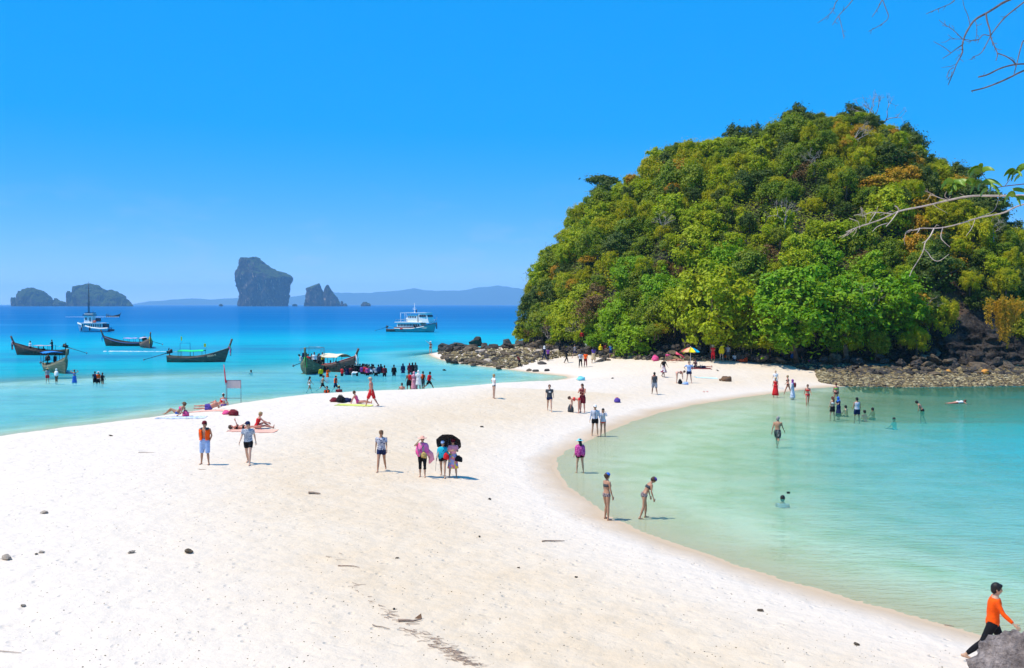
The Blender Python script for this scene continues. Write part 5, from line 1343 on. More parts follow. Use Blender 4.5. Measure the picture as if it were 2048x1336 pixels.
def limb_leg(J, k, f0, f1, off=0.0):
    """Points along a leg, f 0 at the hip, 1 knee, 2 ankle."""
    fs = np.array([0, 0.25, 0.5, 0.8, 1.0, 1.25, 1.5, 1.8, 2.0]); r = np.array([0.090, 0.086, 0.074, 0.058, 0.053, 0.055, 0.050, 0.036, 0.034])
    ff = np.array(sorted(set([f0, f1] + [f for f in fs if f0 < f < f1])))
    h, kn, an = J['hip'][k], J['knee'][k], J['ank'][k]
    pts = np.array([h + (kn - h) * f if f <= 1 else kn + (an - kn) * (f - 1) for f in ff])
    return pts, [np.interp(f, fs, r) + off for f in ff]
def limb_arm(J, k, f0, f1, off=0.0):
    fs = np.array([0, 0.3, 0.6, 0.95, 1.05, 1.3, 1.7, 2.0]); r = np.array([0.050, 0.046, 0.041, 0.036, 0.036, 0.037, 0.028, 0.024])
    ff = np.array(sorted(set([f0, f1] + [f for f in fs if f0 < f < f1])))
    h, kn, an = J['sh'][k], J['el'][k], J['wr'][k]
    pts = np.array([h + (kn - h) * f if f <= 1 else kn + (an - kn) * (f - 1) for f in ff])
    return pts, [np.interp(f, fs, r) + off for f in ff]

TMP = bpy.data.scenes.new('workshop')     # empty bench scene for fusing shapes, removed at the end
def fuse(mb, name, voxel, smooth=3):
    """One continuous skin over the shapes collected in mb."""
    me = mb.mesh(name + '_raw', [])
    o = bpy.data.objects.new('tmp', me); TMP.collection.objects.link(o)
    m = o.modifiers.new('r', 'REMESH'); m.mode = 'VOXEL'; m.voxel_size = voxel; m.use_smooth_shade = True
    if smooth: s = o.modifiers.new('s', 'SMOOTH'); s.factor = 0.5; s.iterations = smooth
    TMP.view_layers[0].update(); dg = TMP.view_layers[0].depsgraph
    out = bpy.data.meshes.new_from_object(o.evaluated_get(dg)); out.name = name
    bpy.data.objects.remove(o); bpy.data.meshes.remove(me)
    out.polygons.foreach_set('use_smooth', np.full(len(out.polygons), True))
    return out

def skin_mat(c):
    t = NT('skin'); n = t.noise(7.0, 3, 0.6, t.obj())
    t.bsdf(t.mix(t.ramp(n, [(0.35, 0.0), (0.7, 1.0)]), tuple(x * 0.86 for x in c), c), 0.5, 0.35); return t.m
SKIN = {k: skin_mat(v) for k, v in dict(fair=(0.60, 0.36, 0.25), tan=(0.45, 0.235, 0.14), red=(0.58, 0.245, 0.165), asian=(0.52, 0.31, 0.20), brown=(0.22, 0.115, 0.068), dark=(0.13, 0.07, 0.045)).items()}
def pattern_mat(name, cols, scale=16.0):
    t = NT(name); P_ = t.obj(); n = t.new('ShaderNodeTexVoronoi'); n.inputs['Scale'].default_value = scale; t.l.new(P_, n.inputs['Vector'])
    sp = t.new('ShaderNodeSeparateColor'); t.l.new(n.outputs['Color'], sp.inputs[0])
    k = len(cols); t.bsdf(t.ramp(sp.outputs[0], [(i / k, c) for i, c in enumerate(cols)], 'CONSTANT'), 0.8, 0.15); return t.m
FAB = {
    'floral': pattern_mat('floral_shirt', [(0.40, 0.45, 0.52), (0.16, 0.19, 0.26), (0.50, 0.54, 0.58), (0.28, 0.33, 0.40)], 34.0),
    'palm': pattern_mat('printed_shirt', [(0.46, 0.47, 0.54), (0.07, 0.08, 0.15), (0.40, 0.42, 0.50), (0.52, 0.52, 0.56)], 22.0),
    'pinkgrey': pattern_mat('pink_shawl', [(0.75, 0.10, 0.32), (0.80, 0.14, 0.40), (0.42, 0.30, 0.30), (0.75, 0.20, 0.42)], 9.0),
    'sarong': pattern_mat('bright_sarong', [(0.20, 0.28, 0.52), (0.72, 0.55, 0.06), (0.62, 0.20, 0.28), (0.35, 0.36, 0.60)], 10.0),
    'magenta': pattern_mat('magenta_shawl', [(0.50, 0.05, 0.26), (0.32, 0.03, 0.18), (0.70, 0.16, 0.42), (0.45, 0.04, 0.22)], 24.0),
    'batik': pattern_mat('batik_wrap', [(0.75, 0.70, 0.68), (0.30, 0.04, 0.08), (0.20, 0.02, 0.05), (0.62, 0.50, 0.48)], 9.0),
    'leopard': pattern_mat('spotted_bikini', [(0.28, 0.22, 0.22), (0.07, 0.06, 0.08), (0.40, 0.32, 0.30)], 40.0),
    'camo': pattern_mat('printed_trunks', [(0.05, 0.06, 0.06), (0.16, 0.17, 0.16), (0.03, 0.03, 0.04)], 14.0),
    'whiteblue': pattern_mat('pale_print', [(0.62, 0.66, 0.74), (0.30, 0.38, 0.52), (0.70, 0.72, 0.78)], 16.0),
}
C = dict(black=(0.010, 0.010, 0.013), white=(0.78, 0.77, 0.76), red=(0.62, 0.02, 0.025), orange=(0.88, 0.095, 0.006), navy=(0.012, 0.022, 0.075), blue=(0.03, 0.14, 0.55), lblue=(0.32, 0.45, 0.70), grey=(0.26, 0.28, 0.32), pink=(0.75, 0.09, 0.25),
         lpink=(0.80, 0.32, 0.40), yellow=(0.82, 0.62, 0.01), green=(0.18, 0.45, 0.08), teal=(0.02, 0.42, 0.55), maroon=(0.16, 0.015, 0.025), straw=(0.62, 0.46, 0.25), peach=(0.80, 0.42, 0.32), brown=(0.16, 0.09, 0.05), dgrey=(0.06, 0.065, 0.075), purple=(0.20, 0.05, 0.28), aqua=(0.20, 0.62, 0.68), palegrey=(0.50, 0.52, 0.60), violet=(0.10, 0.06, 0.30))
HAIR = dict(black=(0.012, 0.010, 0.010), brown=(0.07, 0.035, 0.018), blond=(0.40, 0.26, 0.11), grey=(0.30, 0.27, 0.25), auburn=(0.13, 0.04, 0.018))
def fab(c): return FAB[c] if c in FAB else plain(C[c], 0.82, 0.12, 0.14, 14.0)

def person(px, py, label, pose='stand', face=180, wear=(), skin='fair', hair='brown', female=False, hpx=None, height=None, name='person', pos=None, z=None, group=None, detail=None):
    """wear: list of (garment, colour[, option]). px,py where the feet (or the waterline) are in the photo."""
    if pos is None:
        c = on_ground(px, py)
        g = gz(c.x, c.y)
        c = Vector((c.x, c.y, g if z is None else z))
    else: c = Vector(pos)
    dist = c.y
    Hh = height or (1.62 if female else 1.74)
    if hpx: Hh = min(max(hpx * dist / F, 1.50), 1.88)
    sc = Hh / 1.72
    near = dist < 60 if detail is None else detail
    vox = 0.021 if near else 0.030
    J = fk(pose, female)
    mb = MB()
    p, r = torso_rings(J, female, -0.11, 0.555); hx = J['T'] @ np.array([0, 1.0, 0])
    mb.tube(p, r, 14, True, hx)
    hdm, Hm = J['head'], J['H']
    # head: skull, jaw, nose, ears
    zz = np.array([-0.118, -0.10, -0.06, 0.0, 0.05, 0.09, 0.112]); aa = np.array([0.020, 0.044, 0.060, 0.073, 0.074, 0.055, 0.018]); bb = np.array([0.024, 0.050, 0.078, 0.094, 0.093, 0.070, 0.022]); yo = np.array([0.030, 0.026, 0.012, 0.0, -0.004, -0.004, -0.004])
    mb.tube(np.array([hdm + Hm @ np.array([0, y, z_]) for y, z_ in zip(yo, zz)]), list(zip(aa, bb)), 14, True, Hm @ np.array([0, 1.0, 0]))
    mb.tube([hdm + Hm @ np.array([0, 0.085, 0.015]), hdm + Hm @ np.array([0, 0.108, -0.028]), hdm + Hm @ np.array([0, 0.09, -0.036])], [0.010, 0.017, 0.010], 6)
    for s in (-1, 1): mb.tube([hdm + Hm @ np.array([s * 0.070, -0.005, -0.03]), hdm + Hm @ np.array([s * 0.082, -0.012, 0.0]), hdm + Hm @ np.array([s * 0.074, -0.01, 0.022])], [0.012, 0.016, 0.010], 6)
    for k in 'LR':
        p, r = limb_leg(J, k, 0, 2); mb.tube(p, r, 10)
        an, ff = J['ank'][k], J['ff'][k]; up = np.array([0, 0, 1.0])
        dn = (J['ank'][k] - J['knee'][k]); dn /= np.linalg.norm(dn)
        fl = an + dn * 0.035
        mb.tube([fl - ff * 0.055, fl - ff * 0.02, fl + ff * 0.06, fl + ff * 0.13, fl + ff * 0.175], [(0.030, 0.030), (0.036, 0.040), (0.038, 0.032), (0.044, 0.022), (0.030, 0.014)], 8, True, -dn)
    for k in 'lr':
        p, r = limb_arm(J, k, 0, 2); mb.tube(p, r, 8)
        w, (f, sx, fy) = J['wr'][k], J['hd'][k]
        mb.tube([w, w + f * 0.03, w + f * 0.075, w + f * 0.10], [(0.024, 0.024), (0.020, 0.036), (0.019, 0.042), (0.017, 0.038)], 8, True, fy)
    body = fuse(mb, 'person', vox, 3 if near else 2)
    body.materials.append(SKIN[skin])
    # fingers: rooted in the palm, slightly curled
    if near:
        fm = MB()
        for k, s in (('l', -1), ('r', 1)):
            w, (f, sx, fy) = J['wr'][k], J['hd'][k]
            for q, (o_, L_) in enumerate(((-0.030, 0.062), (-0.010, 0.074), (0.010, 0.070), (0.029, 0.056))):
                b0 = w + f * 0.085 + fy * o_
                cu = -sx * s
                fm.tube([b0, b0 + f * L_ * 0.45 + cu * 0.004, b0 + f * L_ * 0.8 + cu * 0.018, b0 + f * L_ * 0.95 + cu * 0.034], [0.0095, 0.009, 0.008, 0.006], 6)
            b0 = w + f * 0.035 + fy * 0.030
            fm.tube([b0, b0 + f * 0.025 + fy * 0.024 - sx * s * 0.006, b0 + f * 0.055 + fy * 0.026 - sx * s * 0.014], [0.012, 0.010, 0.007], 6)
        n0 = len(body.vertices)
        bmx = bmesh.new(); bmx.from_mesh(body); fme = fm.mesh('f', []); bmx.from_mesh(fme); bmx.to_mesh(body); bmx.free(); bpy.data.meshes.remove(fme)
        body.polygons.foreach_set('use_smooth', np.full(len(body.polygons), True))
    parts = []
    def add(nm, me_or_mb, mat, voxel=None):
        if isinstance(me_or_mb, MB): me = fuse(me_or_mb, nm, voxel, 2) if voxel else me_or_mb.mesh(nm, [])
        else: me = me_or_mb
        me.materials.clear(); me.materials.append(mat); parts.append((nm, me))
    gv = 0.022 if near else 0.03
    def skirt(nm, z0, frac, col, flare, off=0.02):
        g = MB(); p, r = torso_rings(J, female, 0.0, z0, off)
        mids = []
        for f in np.linspace(0.15, frac, 5):
            q = []
            for k in 'LR':
                h, kn, an = J['hip'][k], J['knee'][k], J['ank'][k]; q.append(h + (kn - h) * f if f <= 1 else kn + (an - kn) * (f - 1))
            w_ = np.linalg.norm(q[0] - q[1]) / 2
            mids.append(((q[0] + q[1]) / 2, (0.085 + w_ + flare * f, 0.115 + flare * f * 0.8 + abs(q[0][1] - q[1][1]) * 0.5)))
        pts = np.concatenate([[m[0] for m in mids][::-1], p]); rad = [m[1] for m in mids][::-1] + list(r)
        g.tube(pts, rad, 18, True, (0, 1, 0)); add(nm, g, fab(col))
    for gmt in wear:
        kind, col = gmt[0], gmt[1]; opt = gmt[2] if len(gmt) > 2 else None
        g = MB()
        if kind in ('tshirt', 'longsleeve', 'tank', 'rashguard'):
            p, r = torso_rings(J, female, (opt if opt else -0.03) if kind != 'rashguard' else -0.05, 0.485 if kind != 'tank' else 0.45, 0.020 if kind != 'rashguard' else 0.018); g.tube(p, r, 16, True, hx)
            if kind != 'tank':
                for k in 'lr': p, r = limb_arm(J, k, 0, 0.72 if kind == 'tshirt' else 1.92, 0.013 if kind == 'tshirt' else 0.011); g.tube(p, r, 10)
            add('shirt', g, fab(col), gv)
        elif kind == 'vest':
            # buoyancy vest: two front panels, a back panel and shoulder straps
            for a0, a1, z0, z1 in ((0.30, 1.20, 0.04, 0.44), (1.94, 2.84, 0.04, 0.44), (3.45, 5.97, 0.04, 0.46)):
                p, r = torso_rings(J, female, z0, z1, 0.0); pv = MB()
                Vs = []
                ang = np.linspace(a0, a1, 7)
                for (c_, (ra, rb)) in zip(p, r):
                    for off in (0.012, 0.062):
                        Vs.append([c_ + J['T'] @ np.array([math.cos(a) * (ra + off), math.sin(a) * (rb + off), 0]) for a in ang])
                Vs = np.array(Vs).reshape(len(p), 2, len(ang), 3); n1, n2 = len(p), len(ang)
                ring = np.concatenate([Vs[:, 0], Vs[:, 1, ::-1]], 1); m = ring.shape[1]
                i, j = np.meshgrid(np.arange(n1 - 1), np.arange(m), indexing='ij'); j2 = (j + 1) % m
                fc = np.stack([i * m + j, i * m + j2, (i + 1) * m + j2, (i + 1) * m + j], -1).reshape(-1, 4)
                caps = [np.stack([np.arange(n2 - 1) + b * m, np.arange(1, n2) + b * m, m - 2 - np.arange(n2 - 1) + b * m, m - 1 - np.arange(n2 - 1) + b * m], 1) for b in (0, n1 - 1)]
                pv.add(ring.reshape(-1, 3), np.concatenate([fc] + caps)); add('life_vest', pv, fab(col))
            for s in (-1, 1):
                sv = MB().tube([J['sp'](0.40) + J['T'] @ np.array([s * 0.10, 0.13, 0]), J['sp'](0.50) + J['T'] @ np.array([s * 0.115, 0.05, 0]), J['sp'](0.50) + J['T'] @ np.array([s * 0.115, -0.05, 0]), J['sp'](0.40) + J['T'] @ np.array([s * 0.10, -0.12, 0])], [(0.035, 0.014)] * 4, 8); add('vest_strap', sv, fab(opt or 'dgrey'))
        elif kind in ('shorts', 'trousers', 'boxers'):
            p, r = torso_rings(J, female, -0.10, 0.09, 0.018); g.tube(p, r, 16, True, (0, 1, 0))
            f1 = opt or {'shorts': 0.85, 'boxers': 0.5, 'trousers': 1.9}[kind]
            for k in 'LR': p, r = limb_leg(J, k, 0, f1, 0.022 if kind == 'shorts' else 0.014); r = [x + (0.018 * min(i / 3, 1) if kind == 'shorts' else 0) for i, x in enumerate(r)]; g.tube(p, r, 10)
            add('shorts' if kind != 'trousers' else 'trousers', g, fab(col), gv)
        elif kind == 'bottoms':
            p, r = torso_rings(J, female, -0.105, 0.045, 0.010); g.tube(p, r, 16, True, hx); 
            for k in 'LR': p, r = limb_leg(J, k, 0, 0.14, 0.008); g.tube(p, r, 10)
            add('bikini_bottoms', g, fab(col), gv)
        elif kind == 'top':
            p, r = torso_rings(J, female, 0.27, 0.37, 0.014); g.tube(p, r, 16, True, hx)
            for s in (-1, 1): g.ball(J['sp'](0.315) + J['T'] @ np.array([s * 0.062, 0.098, 0]), (0.056, 0.05, 0.055), 10, 7)
            add('bikini_top', g, fab(col))
        elif kind == 'swimsuit':
            p, r = torso_rings(J, female, -0.105, 0.40, 0.011); g.tube(p, r, 16, True, hx); add('swimsuit', g, fab(col))
        elif kind == 'skirt': skirt('skirt', 0.10, opt or 0.9, col, 0.05)
        elif kind == 'sarong': skirt('sarong', 0.12, opt or 1.5, col, 0.03)
        elif kind == 'dress':
            p, r = torso_rings(J, female, 0.0, 0.47, 0.026); g.tube(p, r, 16, True, hx)
            for k in 'lr': p, r = limb_arm(J, k, 0, 0.6 if opt != 'long' else 1.9, 0.024); g.tube(p, r, 10)
            add('dress', g, fab(col), gv); skirt('skirt', 0.12, 1.85 if opt == 'long' else 1.5, col, 0.06, 0.03)
        elif kind == 'shawl':
            # loose cloth over shoulders and arms down to the hips
            lv = [(0.50, 0.085, 0.08), (0.47, 0.20, 0.12), (0.38, 0.255, 0.16), (0.25, 0.265, 0.18), (0.10, 0.27, 0.19), (-0.02 if opt is None else opt, 0.255, 0.19)]
            mbv = MB(); pts = np.array([J['sp'](z_) for z_, *_ in lv]); mbv.tube(pts, [(a_, b_) for _, a_, b_ in lv], 22, True, hx)
            V = mbv.v[0]; ang = np.arctan2((V - pts.mean(0))[:, 1], (V - pts.mean(0))[:, 0]); low = V[:, 2] < pts[-2, 2] + 0.02
            V += np.where(low, 1, 0.35)[:, None] * np.stack([0.022 * np.cos(9 * ang), 0.022 * np.sin(7 * ang), 0.05 * np.cos(4 * ang) * low], 1)
            add('shawl', mbv, fab(col))
        elif kind == 'flying':      # a corner of cloth blown out to one side
            s = opt or -1; b0 = J['sp'](0.12)
            g.tube([b0 + np.array([s * 0.20, 0.02, 0.05]), b0 + np.array([s * 0.33, 0.02, -0.10]), b0 + np.array([s * 0.38, 0.02, -0.30]), b0 + np.array([s * 0.28, 0.02, -0.48])], [(0.10, 0.03), (0.13, 0.025), (0.12, 0.02), (0.03, 0.012)], 10, True, (0, 1, 0)); add('shawl_end', g, fab(col))
        elif kind == 'headscarf':
            g.ball(hdm + Hm @ np.array([0, -0.012, 0.01]), (0.098, 0.112, 0.125), 14, 10); p, r = torso_rings(J, female, 0.40, 0.545, 0.045); g.tube(p, r, 14, True, hx); add('headscarf', g, fab(col), gv)
        elif kind in ('hat', 'cap', 'bandana'):
            up = Hm @ np.array([0, 0, 1.0])
            cp = lambda y, z_: hdm + Hm @ np.array([0, y, z_])
            g.tube([cp(0, 0.035), cp(0, 0.075), cp(-0.005, 0.115), cp(-0.005, 0.13)], [(0.092, 0.108), (0.088, 0.104), (0.066, 0.078), (0.02, 0.024)], 14, True, Hm @ np.array([0, 1.0, 0]))
            if kind == 'hat':
                w_ = opt or 0.20; g.tube([cp(0, 0.030), cp(0, 0.042), cp(0, 0.060)], [(w_, w_ + 0.015), (w_ * 0.97, w_), (0.095, 0.11)], 20, True, Hm @ np.array([0, 1.0, 0]))
            elif kind == 'cap': g.tube([cp(0.07, 0.042), cp(0.12, 0.046), cp(0.175, 0.034)], [(0.075, 0.010), (0.072, 0.009), (0.045, 0.007)], 10, True, up)
            add('hat' if kind == 'hat' else kind, g, fab(col))
        elif kind == 'glasses':
            g.tube([hdm + Hm @ np.array([x, 0.098 - 0.55 * abs(x) ** 1.3, 0.008]) for x in (-0.075, -0.04, 0, 0.04, 0.075)], [(0.010, 0.012), (0.010, 0.021), (0.010, 0.012), (0.010, 0.021), (0.010, 0.012)], 8, True, Hm @ np.array([0, 0, 1.0])); add('sunglasses', g, M_BLACK)
        elif kind == 'backpack':
            b0 = J['sp'](0.30) + J['T'] @ np.array([0, -0.20, 0]); g.ball(b0, (0.15, 0.10, 0.23), 12, 8); add('backpack', g, fab(col))
        elif kind == 'towel':
            g.tube([J['sp'](0.12) + J['T'] @ np.array([-0.07, 0.155, 0]), J['sp'](0.40) + J['T'] @ np.array([-0.08, 0.155, 0]), J['sp'](0.535) + J['T'] @ np.array([-0.06, 0.0, 0]), J['sp'](0.52) + J['T'] @ np.array([0.05, -0.06, 0]), J['sp'](0.40) + J['T'] @ np.array([0.06, 0.15, 0]), J['sp'](0.15) + J['T'] @ np.array([0.06, 0.155, 0])], [(0.05, 0.016)] * 6, 8, True, (0, 1, 0)); add('towel', g, fab(col))
        elif kind == 'stripe':
            g.tube([J['sp'](z_) + J['T'] @ np.array([0, y_, 0]) for z_, y_ in ((-0.03, 0.132), (0.1, 0.122), (0.25, 0.128), (0.38, 0.134), (0.46, 0.105))], [(0.014, 0.008)] * 5, 6, True, (0, 1, 0)); add('zip', g, fab(col))
        elif kind == 'print':
            g.box(J['sp'](0.33) + J['T'] @ np.array([-0.02, 0.140, 0]), (0.13, 0.012, 0.06)); add('shirt_print', g, fab(col))
        elif kind == 'strap':
            g.tube([J['sp'](0.50) + J['T'] @ np.array([-0.11, 0.03, 0]), J['sp'](0.38) + J['T'] @ np.array([-0.06, 0.155, 0]), J['sp'](0.2) + J['T'] @ np.array([0.05, 0.175, 0]), J['sp'](0.04) + J['T'] @ np.array([0.14, 0.15, 0])], [(0.016, 0.008)] * 4, 6, True, (0, 1, 0)); add('bag_strap', g, fab(col))
    if not any(w[0] in ('headscarf',) for w in wear) and hair != 'bald':
        hm = plain(HAIR[hair.replace('long_', '').replace('bun_', '')], 0.55, 0.3, 0.25, 20.0); g = MB()
        g.ball(hdm + Hm @ np.array([0, -0.018, 0.026]), (0.092, 0.104, 0.108), 14, 10)
        g.ball(hdm + Hm @ np.array([0, -0.048, -0.025]), (0.086, 0.068, 0.085), 12, 8)
        if near: g.ball(hdm + Hm @ np.array([0, 0.055, 0.075]), (0.066, 0.048, 0.036), 10, 7)
        if hair.startswith('long_'):
            g.tube([hdm + Hm @ np.array([0, -0.06, 0.02]), hdm + Hm @ np.array([0, -0.095, -0.10]), J['sp'](0.44) + J['T'] @ np.array([0, -0.125, 0]), J['sp'](0.34) + J['T'] @ np.array([0, -0.125, 0])], [(0.075, 0.05), (0.082, 0.045), (0.085, 0.03), (0.045, 0.02)], 10, True, (0, 1, 0))
        if hair.startswith('bun_'): g.ball(hdm + Hm @ np.array([0, -0.125, 0.02]), (0.042, 0.042, 0.042), 8, 6)
        add('hair', g, hm, 0.02 if near else 0.026)
    if near:
        for s in (-1, 1): add('eye', MB().ball(hdm + Hm @ np.array([s * 0.030, 0.086, 0.004]), (0.013, 0.008, 0.008), 8, 6), M_EYE)
        add('mouth', MB().tube([hdm + Hm @ np.array([x, 0.086 - 4 * x * x, -0.062]) for x in (-0.024, 0, 0.024)], [0.004, 0.0075, 0.004], 6), M_LIP)
    # rest the figure on the ground
    allm = [body] + [m for _, m in parts]
    Rt = J['root']; zmin = 1e9
    for m in allm:
        V = np.empty(len(m.vertices) * 3, np.float32); m.vertices.foreach_get('co', V); V = V.reshape(-1, 3) @ Rt.T
        m.vertices.foreach_set('co', V.astype(np.float32).ravel())
        if m is body: zmin = V[:, 2].min()
    for m in allm:
        V = np.empty(len(m.vertices) * 3, np.float32); m.vertices.foreach_get('co', V); V = V.reshape(-1, 3); V[:, 2] -= zmin + 0.008; m.vertices.foreach_set('co', V.ravel()); m.update()
    o = link(name, body, None, c); o.scale = (sc,) * 3; o.rotation_euler = (0, 0, math.radians(face))
    tag(o, label, 'person', group)
    for nm, m in parts: link(nm, m, o)
    return o
M_EYE = plain((0.03, 0.02, 0.018), 0.3, 0.5); M_LIP = plain((0.45, 0.16, 0.13), 0.5, 0.3)
# ------------------------------------------------------------------ the people on the beach, from the viewer outwards
P = person
P(1984, 1328, 'person in a bright orange long-sleeved top and black trousers striding behind the grey boulder', 'strider', -112, [('longsleeve', 'orange', -0.105), ('trousers', 'black', 1.9)], 'asian', 'black', height=1.70)
P(410, 929, 'person in an open orange life vest and pale blue shorts, arms behind the back', 'behind', 178, [('vest', 'orange', 'dgrey'), ('shorts', 'lblue', 1.05), ('cap', 'maroon'), ('glasses', 'black')], 'tan', 'black', hpx=89)
P(497, 928, 'person in a blue cap, floral shirt and black shorts walking towards the viewer', 'walk', 180, [('tshirt', 'floral'), ('boxers', 'black', 0.55), ('cap', 'navy')], 'fair', 'brown', hpx=90)
P(763, 942, 'person in a printed grey shirt and navy trunks walking alone on the tan sand', 'walk2', 180, [('tshirt', 'palm'), ('boxers', 'navy', 0.45), ('cap', 'brown')], 'tan', 'brown', hpx=86)
P(845, 954, 'person in a pink shawl, peach sun hat and black leggings drinking', 'drink', 178, [('trousers', 'black', 1.35), ('shawl', 'pinkgrey'), ('flying', 'lpink', -1), ('hat', 'peach', 0.20), ('glasses', 'black'), ('strap', 'navy')], 'asian', 'black', True, hpx=84)
P(886, 953, 'person in a turquoise shirt with a red bag under the black umbrella', 'walk', 176, [('shawl', 'teal', 0.0), ('shorts', 'black', 0.3), ('cap', 'lblue'), ('glasses', 'black'), ('strap', 'navy')], 'asian', 'black', True, hpx=76)
P(906, 955, 'person in a pink top and bright patterned sarong under the black umbrella', 'hold', 184, [('tshirt', 'lpink'), ('sarong', 'sarong', 1.15), ('cap', 'maroon'), ('glasses', 'black')], 'asian', 'black', True, hpx=80)
P(1160, 944, 'person in an aqua sun hat and magenta shawl standing in the lagoon shallows', 'relaxed', 20, [('shawl', 'magenta', -0.06), ('shorts', 'black', 0.3), ('hat', 'aqua', 0.19)], 'asian', 'long_black', True, hpx=68)
P(1213, 1039, 'bather in a blue headscarf and spotted bikini at the water edge', 'relaxed', -60, [('bottoms', 'leopard'), ('top', 'dgrey'), ('bandana', 'blue')], 'tan', 'bun_brown', True, hpx=96)
P(1288, 1034, 'bather in a purple bandana and dark bikini stooping in ankle-deep water', 'stoop', -78, [('bottoms', 'leopard'), ('top', 'dgrey'), ('bandana', 'violet')], 'tan', 'brown', True, hpx=92)
P(1190, 872, 'person in a pale zip rash guard and black shorts by the lagoon edge', 'relaxed', 176, [('rashguard', 'palegrey'), ('boxers', 'black', 0.5), ('cap', 'white'), ('stripe', 'navy')], 'asian', 'black', hpx=64)
P(1206, 872, 'person in a pale rash guard and red bikini bottoms, hands at the face', 'face', 184, [('rashguard', 'palegrey'), ('bottoms', 'red')], 'tan', 'long_black', True, hpx=57)
P(1099, 822, 'person in a black T-shirt with a white print and navy shorts', 'walk', 178, [('tshirt', 'dgrey'), ('print', 'white'), ('boxers', 'navy', 0.35)], 'fair', 'auburn', hpx=56)
P(1158, 826, 'person in a red bikini bending over the grey backpack', 'bend', 80, [('bottoms', 'red'), ('top', 'red')], 'red', 'bun_brown', True, height=1.66)
P(1165, 824, 'bare-chested person in maroon shorts with a towel round the neck', 'hold', 150, [('shorts', 'maroon', 0.9), ('towel', 'maroon')], 'red', 'brown', hpx=58)
P(988, 797, 'person in a white T-shirt and black trunks standing hands on hips by the inlet', 'akimbo', -70, [('tshirt', 'white'), ('bottoms', 'black')], 'fair', 'blond', hpx=50)
P(743, 813, 'bare-chested person in long red shorts and a straw cap', 'walk', 75, [('shorts', 'red', 1.0), ('cap', 'straw')], 'red', 'grey', hpx=62)
P(716, 807, 'sunbather in a pink bikini sitting on a yellow towel', 'sitback', -80, [('swimsuit', 'pink')], 'red', 'brown', True, height=1.66)
P(355, 833, 'sunbather with a straw hat reclining on a striped towel, knees raised', 'recline', 80, [('bottoms', 'blue'), ('top', 'pink'), ('hat', 'brown', 0.15)], 'tan', 'brown', True, height=1.66)
P(420, 820, 'sunbather in blue trunks and a red cap lying on one side', 'lieside', 10, [('shorts', 'violet', 0.6), ('bandana', 'red')], 'red', 'bald', height=1.76)
P(447, 813, 'sunbather in a white cap sitting with the back to the viewer', 'sit', 15, [('top', 'palegrey'), ('bottoms', 'violet'), ('cap', 'white')], 'red', 'brown', True, height=1.66)
P(513, 857, 'blond sunbather in a red swimsuit hugging the knees', 'sitknees', -75, [('swimsuit', 'red')], 'red', 'blond', True, height=1.66)
P(487, 859, 'dark-haired sunbather in a black bikini lying on the back', 'lieback', -86, [('bottoms', 'black'), ('top', 'black'), ('glasses', 'black')], 'red', 'brown', True, height=1.64)
# behind the berm and along the sea edge
P(650, 787, 'dark-haired head and orange vest showing behind the berm', 'sit', 160, [('tshirt', 'black'), ('vest', 'orange')], 'asian', 'black', pos=(-14.4, 77.5, gz(-14.4, 77.5)))
P(675, 787, 'yellow cap and maroon shoulders showing behind the berm', 'sit', 20, [('tshirt', 'maroon'), ('cap', 'yellow')], 'asian', 'black', pos=(-13.5, 77.6, gz(-13.5, 77.6)))
P(804, 785, 'bare reddish back of a bather sitting at the sea edge', 'sit', 10, [('shorts', 'navy', 0.7)], 'red', 'brown', pos=(-8.9, 80.4, gz(-8.9, 80.4)))
P(619, 778, 'bather in a white bikini walking out of the sea', 'walk', -55, [('bottoms', 'white'), ('top', 'white')], 'tan', 'long_black', True, hpx=33)
P(645, 776, 'bare-chested bather in black trunks walking along the sea edge', 'stride', -70, [('boxers', 'black', 0.6)], 'tan', 'brown', hpx=38)
P(671, 776, 'person in an orange vest over dark clothes wading by the boats', 'walk', -80, [('tshirt', 'navy'), ('shorts', 'navy', 0.9), ('vest', 'orange'), ('cap', 'straw')], 'tan', 'black', hpx=36)
P(818, 782, 'bare-backed person with a red pack and black shorts at the sea edge', 'relaxed', 30, [('shorts', 'black', 0.9), ('backpack', 'red')], 'brown', 'black', hpx=42)
P(828, 780, 'person in a pink headscarf and pink dress among the group at the sea edge', 'stand', 20, [('dress', 'lpink', 'long'), ('headscarf', 'lpink')], 'brown', 'black', True, hpx=40)
P(824, 779, 'person in yellow trousers half hidden in the group at the sea edge', 'stand', 10, [('tshirt', 'maroon'), ('trousers', 'yellow')], 'brown', 'black', True, hpx=38)
P(837, 781, 'person wrapped in a white towel at the sea edge', 'stand', 0, [('tshirt', 'white'), ('skirt', 'white', 0.9), ('headscarf', 'white')], 'brown', 'black', hpx=43)
P(846, 777, 'slim person in a dark vest and trousers at the sea edge', 'relaxed', -30, [('tank', 'black'), ('trousers', 'dgrey', 1.5), ('backpack', 'orange')], 'brown', 'black', hpx=38)
P(858, 777, 'person in a red vest and black shorts striding towards the inlet', 'stride', -80, [('tshirt', 'red'), ('shorts', 'black', 0.8), ('vest', 'red')], 'brown', 'black', hpx=40)
